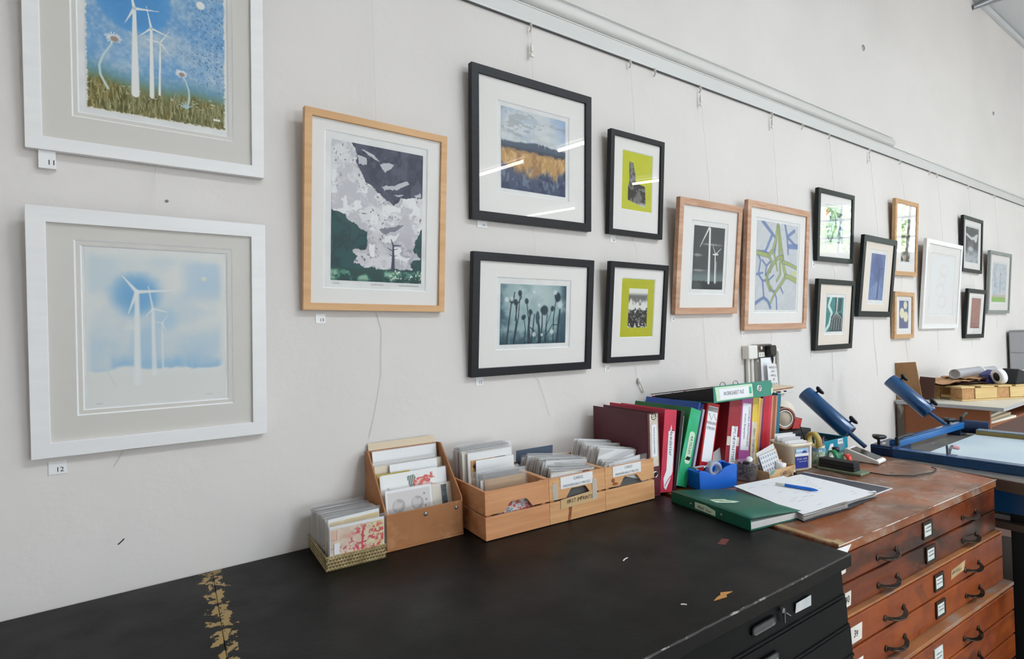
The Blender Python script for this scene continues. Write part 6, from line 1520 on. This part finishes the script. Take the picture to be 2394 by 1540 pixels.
# open ring diary and dark portfolio cover
M['slate'] = mat('slate_cover', (66, 68, 78), .5, c2=(72, 74, 84), scale=(9, 9, 9)); M['coveredge'] = mat('cover_white_edge', (222, 222, 226), .6)
b = MB(); P = [(2.178, -.478), (2.181, -.783), (2.066, -.777), (1.78, -.755), (1.80, -.475)]
b.prism([(x, y, ZB) for x, y in P], (0, 0, .0022), 0); b.prism([(2.183, -.4785, ZB + .0004), (2.186, -.7845, ZB + .0004), (2.066, -.7785, ZB + .0004), (2.066, -.775, ZB + .0004), (2.179, -.781, ZB + .0004), (2.176, -.478, ZB + .0004)], (0, 0, .0030), 1)
tag(b.build('portfolio_cover', ['slate', 'coveredge']), 'dark slate portfolio cover lying under the open diary', 'folder')
t = thing('open_diary', 'open diary with loose white pages lying on the slate cover', 'diary', (1.86, -.63, ZB + .0028))
def page_block(x0, x1, y0, y1, z0, z1, curl, nl, seed):
    """stack of sheets seen at its edges: wavy top sheet on a thick wad"""
    b = MB(); rr = random.Random(seed)
    for k in range(nl):
        z = z0 + (z1 - z0) * k / max(1, nl - 1); e = [rr.uniform(-.004, .004) for _ in range(4)]
        A = (x0 + e[0], y0 + e[1], x1 + e[2], y1 + e[3])
        def fn(u, v, A=A, z=z):
            x = A[0] + (A[2] - A[0]) * u; y = A[1] + (A[3] - A[1]) * v; return (x, y, z + curl * (1 - u) ** 2 * .0 + .002 * math.sin(u * 5 + k) * (z - z0) / max(.001, z1 - z0) + curl * (abs(v - .5) * 2) ** 2)
        b.sheet(fn, 10, 8)
    return b
# corners from the photograph: spine runs between the two pads
def quad_stack(name, Q, z0, z1, n, seed, mats, lines=True, wav=.0015):
    rr = random.Random(seed); b = MB(); Q = [Vector((q[0] - 1.86, q[1] + .63, 0)) for q in Q]
    for k in range(n):
        z = z0 + (z1 - z0) * k / max(1, n - 1); J = [q + Vector((rr.uniform(-.003, .003), rr.uniform(-.003, .003), 0)) for q in Q]
        def fn(u, v, J=J, z=z, k=k): p = (J[0] * (1 - u) + J[1] * u) * (1 - v) + (J[3] * (1 - u) + J[2] * u) * v; p = p.copy(); p.z = z + wav * math.sin(u * 4 + v * 3 + k * .4); return p
        b.sheet(fn, 8, 8, 0 if k == n - 1 else (k % 2))
    z = z1 + .0006
    if lines:
        for k in range(16):
            u, v = rr.uniform(.08, .75), rr.uniform(.08, .9); l = rr.uniform(.06, .16)
            def pt(u, v): p = (Q[0] * (1 - u) + Q[1] * u) * (1 - v) + (Q[3] * (1 - u) + Q[2] * u) * v; p = p.copy(); p.z = z + wav * math.sin(u * 4 + v * 3 + (n - 1) * .4); return p
            b.strip([tuple(pt(u + l * i / 4, v + rr.uniform(-.004, .004))) for i in range(5)], .0008, .0002, m=2)
    return b.build(name, mats, t)
M['pagetop'] = mat('diary_page', (240, 240, 243), .7, spec=.2)
M['pagewarm'] = mat('page_edge_warm', (206, 198, 192), .8)
quad_stack('page_stack', [(1.634, -.760), (1.852, -.786), (2.0, -.50), (1.735, -.468)], .0012, .022, 12, 3, ['pagetop', 'pagewarm', 'lab_grey'])
quad_stack('page_stack', [(1.850, -.772), (2.048, -.788), (2.092, -.512), (1.985, -.50)], .0008, .012, 7, 5, ['pagetop', 'pagewarm', 'lab_grey'])
b = MB(); b.tube([(2.03 - 1.86, -.775 + .63, .0135), (2.036 - 1.86, -.79 + .63, .018), (2.052 - 1.86, -.785 + .63, .0125)], .003, 6); b.build('curled_corner', 'paper', t)
b = MB(); b.prism([(-.232, -.135, 0), (-.005, -.162, 0), (.19, -.162, 0), (.235, .128, 0), (-.12, .168, 0)], (0, 0, .0008)); b.build('back_cover', 'slate', t)
pen_t = thing('pen', 'blue and white ballpoint pen lying on the open diary', 'pen', (1.852, -.556, ZB + .0318)); dv = Vector((.022, -.128, .0))
q = lambda k: tuple(dv * k)
b = MB(); b.tube([q(.2), q(.84), q(.93), q(1.0)], [.0055, .0055, .004, .0016], 12); b.build('barrel', 'bluep', pen_t)
b = MB(); b.tube([q(-.04), q(-.02), q(.198)], [.003, .0045, .0052], 12); b.build('cap', 'offwhite', pen_t)

# flat forest green ring binder
t = thing('flat_binder', 'forest green ring binder lying flat across the joint of the two chests', 'binder', (1.452, -.704, ZB + .0006), (0, 0, 0))
A = Vector((1.446 - 1.452, -.706 + .704, 0)); Bq = Vector((1.496 - 1.452, -.385 + .704, 0)); C_ = Vector((1.668 - 1.452, -.742 + .704, 0)); Dq = Vector((1.70 - 1.452, -.47 + .704, 0))
hz = .036
def at(u, v, z): p = (A * (1 - u) + C_ * u) * (1 - v) + (Bq * (1 - u) + Dq * u) * v; return (p.x, p.y, z)
b = MB(); b.hexa([at(0, 0, 0), at(1, 0, 0), at(1, 1, 0), at(0, 1, 0), at(0, 0, .0025), at(1, 0, .0025), at(1, 1, .0025), at(0, 1, .0025)]); b.build('cover', 'f_forest', t)
b = MB()
def fn(u, v, o=0): return at(u, v, hz - .014 * u ** 1.6 + o)
n_ = 8
for o in (0, -.0025): pass
top = [fn(i / n_, j / 3, 0) for j in range(4) for i in range(n_ + 1)]; bot = [fn(i / n_, j / 3, -.0025) for j in range(4) for i in range(n_ + 1)]
N1 = len(top); fs = []
for j in range(3):
    for i in range(n_):
        a = j * (n_ + 1) + i; fs += [(a, a + 1, a + n_ + 2, a + n_ + 1), (N1 + a, N1 + a + n_ + 1, N1 + a + n_ + 2, N1 + a + 1)]
for i in range(n_): a = i; fs.append((a + 1, a, N1 + a, N1 + a + 1)); a = 3 * (n_ + 1) + i; fs.append((a, a + 1, N1 + a + 1, N1 + a))
for j in range(3): a = j * (n_ + 1); fs.append((a, a + n_ + 1, N1 + a + n_ + 1, N1 + a)); a += n_; fs.append((a + n_ + 1, a, N1 + a, N1 + a + n_ + 1))
b.add(top + bot, fs, 0, True); b.build('cover', 'f_forest', t)
b = MB(); b.hexa([at(0, 0, .003), at(.012, 0, .003), at(.012, 1, .003), at(0, 1, .003), at(0, 0, hz - .003), at(.012, 0, hz - .003), at(.012, 1, hz - .003), at(0, 1, hz - .003)]); b.build('spine', 'f_forest', t, bevel=.001)
b = MB()
for k in range(7): z = .0035 + .0024 * k; b.hexa([at(.03, .012, z), at(.93 + .004 * (k % 3), .012, z), at(.93, .97, z), at(.03, .97, z), at(.03, .012, z + .0018), at(.93, .012, z + .0018), at(.93, .97, z + .0018), at(.03, .97, z + .0018)], k % 2)
b.build('paper_block', ['paper', 'pagewarm'], t)
def lift(u, v): p = at(u, v, 0); return (p[0], p[1], hz - .014 * u ** 1.6 + .0007)
b = MB(); b.poly([lift(*q_) for q_ in ((.165, .60), (.14, .485), (.38, .43), (.505, .452), (.39, .54), (.385, .575))][::-1])
for k in range(2): b.strip([lift(.19 + .04 * k, .56 - .045 * k), lift(.26 + .05 * k, .545 - .05 * k), lift(.33 + .06 * k, .535 - .05 * k)], .0035, .0003, m=1)
b.build('cover_label', ['lab_green', 'inkgrey'], t)
sd = (Bq - A).normalized(); sn = Vector((-sd.y, sd.x, 0)); sp = lambda a, z, o=.0006: tuple(A + sd * a + sn * o + Vector((0, 0, z)))
Ls = (Bq - A).length
b = MB(); b.prism([sp(Ls * .66, .008), sp(Ls * .40, .006), sp(Ls * .40, .022), sp(Ls * .52, .029), sp(Ls * .66, .028)], tuple(sn * .0006)); b.text('PRINT Sizes', sp(Ls * .535, .011, .0012), tuple(-sd), (0, 0, 1), .014, 1, hand=.12, lift=.0008, stretch=.9); b.build('spine_label', ['lab_green', 'inkblack'], t)
for a in (.33, .72): b = MB(); mt = Matrix.Translation(sp(Ls * a, .017, .0)) @ sn.to_track_quat('Z', 'Y').to_matrix().to_4x4(); b.lathe([(.0001, .0022), (.003, .002), (.004, 0)], n=12, mtx=mt); b.build('rivet', 'steelgrey', t)
# ================================================================ screen printing press
M['pblue'] = mat('press_blue_enamel', (12, 66, 112), .28, spec=.6, c2=(18, 78, 130), scale=(6, 6, 6), coat=.3)
M['pblue2'] = mat('press_light_blue_enamel', (30, 106, 176), .3, spec=.6, coat=.3)
M['pblued'] = mat('press_navy_enamel', (12, 40, 76), .35, spec=.5)
M['platen'] = mat('platen_pale_blue', (190, 208, 222), .35, c2=(206, 220, 226), scale=(4, 4, 4), spec=.45)
M['tabledk'] = mat('press_table_slate', (92, 94, 100), .5, c2=(120, 112, 102), scale=(7, 7, 7), c3=(160, 160, 160), s3=22, lo3=.68, hi3=.72)
M['tableedge'] = wood_mat('press_table_edge', (98, 78, 66), (78, 62, 54), (10, 3, 30), .6)
M['screenwood'] = wood_mat('screen_olive_wood', (146, 126, 74), (122, 106, 60), (14, 3, 20), .5)
M['screengrey'] = mat('screen_grey_edge', (122, 138, 150), .5)
M['leg'] = mat('black_steel_leg', (14, 14, 16), .5)
M['pinkclamp'] = mat('clamp_pink_grip', (188, 128, 134), .5)
t = thing('printing_press', 'blue screen printing press with pale bed beside the wooden plan chest', 'printing press', (3.2, -1.0, 0)); PR = t
o = Vector((3.2, -1.0, 0)); w_ = lambda x, y, z: (x - 3.2, y + 1.0, z)
b = MB(); b.prism([w_(2.735, -.505, .905), w_(2.640, -1.02, .905), w_(2.60, -1.75, .905), w_(3.75, -1.75, .905), w_(3.75, -.505, .905)], (0, 0, .034), 0); b.build('table_top', 'tabledk', t, bevel=.002)
b = MB(); b.prism([w_(2.733, -.503, .9), w_(2.636, -1.02, .9), w_(2.596, -1.75, .9), w_(2.582, -1.75, .9), w_(2.622, -1.02, .9), w_(2.719, -.503, .9)], (0, 0, .042)); b.build('table_edge', 'tableedge', t)
b = MB(); b.box(*[2.815 - 3.2, 3.46 - 3.2, -1.70 + 1, -.668 + 1], .9395, .9600); b.build('bed', 'platen', t, bevel=.002)
b = MB(); b.box(2.752 - 3.2, 2.790 - 3.2, -1.70 + 1, -.485 + 1, .9395, .972); b.box(2.748 - 3.2, 2.794 - 3.2, -1.70 + 1, -.485 + 1, .972, .978); b.build('side_rail', 'pblue', t, bevel=.004)
b = MB(); b.box(2.800 - 3.2, 2.812 - 3.2, -1.70 + 1, -.63 + 1, .9395, .966); b.build('inner_rail', 'pblued', t, bevel=.002)
b = MB(); b.box(2.75 - 3.2, 2.95 - 3.2, -.575 + 1, -.485 + 1, .940, .985); b.build('corner_block', 'pblued', t, bevel=.004)
b = MB(); b.strip([w_(2.80, -.560, .990), w_(3.56, -.600, .992)], .034, .028); b.strip([w_(2.80, -.560, 1.0065), w_(3.56, -.600, 1.0085)], .024, .004, m=1); b.build('hinge_beam', ['pblue2', 'pblue'], t, bevel=.004)
b = MB(); b.tube([w_(3.53, -.56, .985), w_(3.56, -.70, .983)], .034, 16); b.box(3.50 - 3.2, 3.60 - 3.2, -.60 + 1, -.54 + 1, .94, 1.0); b.build('hinge_block', 'pblued', t, bevel=.004)
def knob(par, p, ax, s_=1.0, stem=.03):
    p = Vector(p); ax = Vector(ax).normalized(); mt = Matrix.Translation(p) @ ax.to_track_quat('Z', 'Y').to_matrix().to_4x4()
    b = MB(); b.lathe([(.0001, 0), (.006 * s_, 0), (.006 * s_, stem)], n=12, mtx=mt)
    st = Matrix.Translation((0, 0, stem)); n_ = 18
    prof = [(.0001, 0), (.014, 0), (.026, .006), (.028, .012), (.024, .019), (.0001, .020)]
    vs = []
    for r_, z in prof:
        for j in range(n_): a = 2 * PI * j / n_; k = r_ * s_ * (1 + .16 * math.cos(3 * a)); vs.append(mt @ Vector((k * math.cos(a), k * math.sin(a), stem + z * s_)))
    b.add(vs, [(i * n_ + j, i * n_ + (j + 1) % n_, (i + 1) * n_ + (j + 1) % n_, (i + 1) * n_ + j) for i in range(len(prof) - 1) for j in range(n_)], 0, True)
    return b.build('knob', 'black', par)
def weight(x, p0, p1, p2, name):
    """counterweight tube leaning up and back to the wall on its thin rod"""
    p0, p1, p2 = Vector(w_(x, *p0)), Vector(w_(x, *p1)), Vector(w_(x, *p2)); d = (p1 - p0).normalized()
    b = MB(); b.tube([p0, p0 + d * .004, p1 - d * .004, p1], [.036, .0385, .0385, .036], 28); a = b.build('counterweight', 'pblue', t)
    b = MB(); b.tube([p1 - d * .01, p2], .010, 12); b.build('rod', 'pblue', a)
    up = Vector((.55, -.35, .75)); up = (up - d * up.dot(d)).normalized()
    for k in (.13, .86): knob(a, p0 + (p1 - p0) * k + up * .036, up, .82, .012)
    return a
weight(2.80, (-.172, 1.192), (-.378, 1.013), (-.445, .958), 'a')
weight(3.50, (-.287, 1.212), (-.470, 1.042), (-.545, .984), 'b')
knob(t, w_(2.772, -.512, .978), (0, 0, 1), 1.0, .030); knob(t, w_(3.42, -.575, 1.006), (0, 0, 1), 1.0, .012)
def lever(x, y, z, dx):
    b = MB(); b.tube([w_(x, y, z), w_(x, y, z + .034)], .009, 12); b.tube([w_(x, y, z + .030), w_(x + .03, y + dx * .5, z + .040), w_(x + .075, y + dx, z + .046)], [.008, .006, .008], 10); b.build('clamp_lever', 'black', t)
lever(2.80, -.575, .985, -.03); lever(3.52, -.60, 1.0, .0)
b = MB(); b.strip([w_(2.765, -.53, .9785), w_(2.81, -.52, .988)], .012, .003); b.build('label_tag', 'cardcream', t)
def toggle(x, y, z, ang):
    tt = Matrix.Translation(w_(x, y, z)) @ Matrix.Rotation(ang, 4, 'Z'); Q = lambda *p: tuple(tt @ Vector(p))
    b = MB(); b.hexa([Q(-.03, -.012, 0), Q(.03, -.012, 0), Q(.03, .012, 0), Q(-.03, .012, 0), Q(-.03, -.012, .006), Q(.03, -.012, .006), Q(.03, .012, .006), Q(-.03, .012, .006)]); b.strip([Q(.01, 0, .006), Q(.0, 0, .03), Q(-.018, 0, .04)], .012, .004); b.strip([Q(.018, 0, .006), Q(.022, 0, .05)], .008, .003)
    a = b.build('toggle_clamp', 'steelgrey', t); b = MB(); b.tube([Q(-.016, 0, .04), Q(-.03, 0, .036), Q(-.06, 0, .028)], [.006, .009, .008], 10); b.build('grip', 'pinkclamp', a)
toggle(2.838, -.755, .9605, R(170)); toggle(3.46, -.93, .985, R(100))
# wooden printing screen bar along the far side
b = MB(); b.box(3.465 - 3.2, 3.505 - 3.2, -1.70 + 1, -.672 + 1, .9395, .978, 0); b.box(3.467 - 3.2, 3.518 - 3.2, -1.70 + 1, -.672 + 1, .9785, .984, 1); b.build('screen_frame', ['screenwood', 'screengrey'], t, bevel=.002)
b = MB(); b.box(2.715 - 3.2, 2.745 - 3.2, -1.70 + 1, -.60 + 1, .80, .8985); b.box(2.70 - 3.2, 3.7 - 3.2, -.60 + 1, -.56 + 1, .80, .8985); b.build('apron', 'pblue', t, bevel=.003)
for (x, y) in ((2.775, -.985), (3.66, -.62), (3.66, -1.66), (2.775, -1.66)): b = MB(); b.box(x - .022 - 3.2, x + .022 - 3.2, y - .022 + 1, y + .022 + 1, 0, .90); b.build('leg', 'leg', t, bevel=.003)
b = MB(); b.box(2.72 - 3.2, 3.70 - 3.2, -1.68 + 1, -.60 + 1, .735, .76); b.build('shelf', 'tableedge', t)
b = MB(); b.box(0, .40, 0, .30, 0, .018, 0); tag(b.build('grey_sheet_pad', 'lab_grey', None, (2.765, -1.02, .7605), (0, 0, R(4))), 'purple grey pad on the shelf under the printing press', 'pad')
t = thing('storage_tub', 'dark storage tub on the floor under the printing press', 'tub', (3.2, -1.05, 0))
b = MB(); b.prism([(-.36, -.30, 0), (.36, -.30, 0), (.36, .30, 0), (-.36, .30, 0)], (0, 0, .42)); b.build('body', 'blackmat', t, bevel=.02); b = MB(); b.box(-.38, .38, -.32, .32, .4205, .45); b.build('lid', 'black', t, bevel=.008)

# ================================================================ work bench at the far end with pallet and packing
M['benchside'] = mat('bench_brown_hardboard', (150, 88, 50), .6, c2=(136, 78, 44), scale=(4, 4, 4)); M['benchdirt'] = mat('bench_grimy_post', (96, 86, 78), .8, c2=(180, 172, 160), scale=(9, 9, 6), lo=.5, hi=.6)
M['whiteboard'] = mat('white_laminate_top', (226, 222, 210), .4, c2=(214, 208, 194), scale=(5, 5, 5)); M['lamedge'] = mat('laminate_grey_edge', (176, 176, 178), .5)
M['palletwood'] = wood_mat('pallet_pine', (226, 196, 140), (208, 176, 118), (3, 12, 30), .65, c3=(196, 140, 82), s3=(3, 9, 9), lo3=.62, hi3=.74); M['chipblock'] = mat('pallet_chip_block', (196, 152, 104), .8, c2=(176, 130, 84), scale=(40, 40, 40)); M['cardboard'] = mat('brown_cardboard', (190, 146, 104), .8, c2=(172, 128, 90), scale=(7, 7, 7)); M['mdfboard'] = mat('stained_board', (166, 124, 82), .7, c2=(142, 104, 68), scale=(5, 5, 5)); M['darkbrown'] = mat('dark_brown_edge', (84, 56, 48), .7)
t = thing('work_bench', 'brown sided work bench with white laminate top beyond the printing press', 'bench', (4.3, -.3, 0)); q = lambda x, y, z: (x - 4.3, y + .3, z)
b = MB(); b.box(0, 3.1, -.28, .285, .975, .9975, 0); b.box(-.002, 0, -.28, .285, .9752, .9973, 1); b.box(0, 3.1, -.282, -.28, .9752, .9973, 1); b.build('top', ['whiteboard', 'lamedge'], t)
b = MB(); b.box(.02, .045, -.21, .285, 0, .9745); b.build('side_panel', 'benchside', t)
b = MB(); b.box(.012, .0195, .245, .285, 0, .9745); b.build('post', 'benchdirt', t)
b = MB(); b.box(.046, 3.05, -.20, .27, .86, .875); b.box(.046, 3.05, .27, .285, .2, .9745, 1); b.build('shelf', ['benchside', 'darkbrown'], t)
b = MB(); b.box(1.05, 1.075, -.21, .268, .876, .9745); b.box(1.05, 1.075, -.21, .268, 0, .859); b.build('divider', 'benchside', t)
b = MB(); b.box(.046, 3.05, -.20, -.19, .0, .859); b.build('front_panel', 'darkbrown', t)
for k in range(3): b = MB(); b.box(0, .42, 0, .30, 0, .014); tag(b.build('paper_stack', 'cardcream' if k != 1 else 'cardtan', None, (4.42 + .02 * k, -.485 + .01 * k, .8755 + .0148 * k), (0, 0, R(3 * k - 4))), ('lowest', 'middle', 'topmost')[k] + ' cream paper stack on the shelf under the white bench top', 'paper', 'paper stacks on the bench shelf')
b = MB(); b.prism([(0, .008, 0), (0, -.145, .002), (0, -.112, .262), (0, .008, .252)], (.008, 0, 0), 0); tag(b.build('board', ['mdfboard'], None, (4.345, -.010, .998)), 'stained brown board standing on edge against the wall on the bench', 'board')
b = MB(); b.prism([(0, 0, 0), (0, -.09, 0), (0, -.10, .15), (0, -.012, .155)], (.006, 0, 0), 0); tag(b.build('board', ['darkbrown'], None, (4.46, -.09, .998), (0, R(4), 0)), 'short dark board behind the stained brown board on the bench', 'board')
# pallet, skewed on the bench
t = thing('wooden_pallet', 'pale wooden pallet lying skewed on the white bench top', 'pallet', (4.50, -.325, .998), (0, 0, R(-28)))
def pb(x0, x1, y0, y1, z0, z1, m, nm): return MB().box(x0, x1, y0, y1, z0, z1).build(nm, m, t, bevel=.002)
for x in (0, .26, .52):
    for y in (0, .165): pb(x, x + .09, y, y + .085, .010, .082, 'chipblock', 'block')
for y in (-.004, .165): pb(-.004, .615, y, y + .09, 0, .0095, 'palletwood', 'runner')
pb(.094, .256, -.004, .012, .012, .0822, 'palletwood', 'side_board'); pb(.354, .516, -.004, .012, .012, .0822, 'palletwood', 'side_board')
pb(.004, .02, .088, .162, .012, .030, 'palletwood', 'cross_board')
for k, x in enumerate((-.010, .135, .265, .395, .52)): pb(x, x + .10, -.006, .256, .0825, .0945, 'palletwood', 'deck_board')
# packing on top
b = MB()
def crumple(seed, w, h, amp, z):
    rr = np.random.default_rng(seed); g = rr.random((9, 9)) - .5
    return lambda u, v: (w * (u - .5) + .02 * g[int(v * 8), int(u * 8)], h * (v - .5) + .02 * g[int(u * 8), int(v * 8)], z + amp * g[int(u * 8), int(v * 8)] * 2)
for k, (x, y, z, w, h, a, m, lab) in enumerate(((4.70, -.21, 1.100, .36, .24, -28, 'darkbrown', 'dark crumpled sheet under the brown cardboard on the pallet'), (4.72, -.20, 1.116, .44, .26, -24, 'cardboard', 'torn brown cardboard sheet on top of the pallet'), (4.86, -.29, 1.130, .30, .22, -28, 'cardboard', 'second brown cardboard sheet lying under the grey tube'))):
    b = MB(); f1 = crumple(k + 2, w, h, .007, .004); b.sheet(f1, 8, 8, 0, False); b.sheet(lambda u, v: tuple(np.array(f1(u, v)) - np.array((0, 0, .004))), 8, 8, 0, False)
    tag(b.build('cardboard_sheet', m, None, (x, y, z), (0, R(-2), R(a))), lab, 'cardboard')
t = thing('paper_tube', 'grey paper tube lying on the cardboard on the bench', 'tube', (4.68, -.235, 1.160), (0, 0, R(-8))); M['tubegrey'] = mat('grey_tube', (168, 168, 172), .5)
b = MB(); b.lathe([(.034, 0), (.034, .34)], (0, 0, 0), 28, 0, Matrix.Rotation(R(90), 4, 'Y')); b.lathe([(.024, .003), (.0001, .003)], (0, 0, 0), 28, 1, Matrix.Rotation(R(90), 4, 'Y')); b.lathe([(.034, 0), (.024, 0), (.024, .003)], (0, 0, 0), 28, 0, Matrix.Rotation(R(90), 4, 'Y')); b.lathe([(.0355, .328), (.0355, .344), (.0001, .344)], (0, 0, 0), 28, 2, Matrix.Rotation(R(90), 4, 'Y')); b.build('tube', ['tubegrey', 'lab_grey', 'white'], t)
b = MB(); b.lathe([(.027, .3445), (.027, .54), (.0001, .54)], (0, 0, 0), 28, 0, Matrix.Rotation(R(90), 4, 'Y')); b.build('inner_tube', 'tubegrey', t)
t = thing('tape_roll', 'white and dark roll standing on the pallet end of the bench', 'tape', (4.81, -.440, 1.1445), (R(82), 0, R(50))); b = MB(); b.lathe([(.030, -.018), (.05, -.018), (.05, .018), (.030, .018), (.030, -.018)], n=30); b.build('tape', 'white', t); b = MB(); b.lathe([(.0001, -.016), (.030, -.016), (.030, .016), (.0001, .016)], n=24); b.build('core', 'blackmat', t)
b = MB(); b.prism([(0, 0, 0), (.10, -.04, 0), (.16, -.03, .05), (.10, .0, .09), (.03, .02, .06)], (.03, .06, 0)); tag(b.build('blue_cloth', 'f_navy', None, (4.78, -.385, 1.0945), (0, 0, R(-10)), bevel=.01), 'dark blue cloth bundled on the pallet beside the grey tube', 'cloth')
b = MB(); b.prism([(0, 0, 0), (.24, -.06, 0), (.22, -.06, .05), (.06, 0, .10)], (.04, .10, 0)); tag(b.build('black_cloth', 'blackmat', None, (4.84, -.52, 1.0945), (0, 0, R(-2)), bevel=.01), 'black cloth heap on the pallet before the white papers', 'cloth')
for k in range(3): b = MB(); b.box(0, .34, 0, .20, 0, .020); tag(b.build('white_packet', 'sticky' if k else 'lab_white', None, (4.96 + .01 * k, -.49 + .004 * k, 1.0950 + .0206 * k), (0, 0, R(-26 + 4 * k))), ('lowest', 'middle', 'topmost')[k] + ' white paper packet stacked on the pallet behind the black cloth', 'paper', 'white packets on the pallet')
t = thing('grey_cabinet', 'grey metal cabinet standing on the far end of the bench', 'cabinet', (6.85, -.17, .9985)); b = MB(); b.box(0, .34, -.13, .15, 0, .42); b.build('body', 'steelgrey', t, bevel=.006); b = MB(); b.box(-.004, -.0005, -.12, .14, .02, .205); b.build('door', 'tubegrey', t); b = MB(); b.box(-.004, -.0005, -.12, .14, .215, .40); b.build('door', 'tubegrey', t)
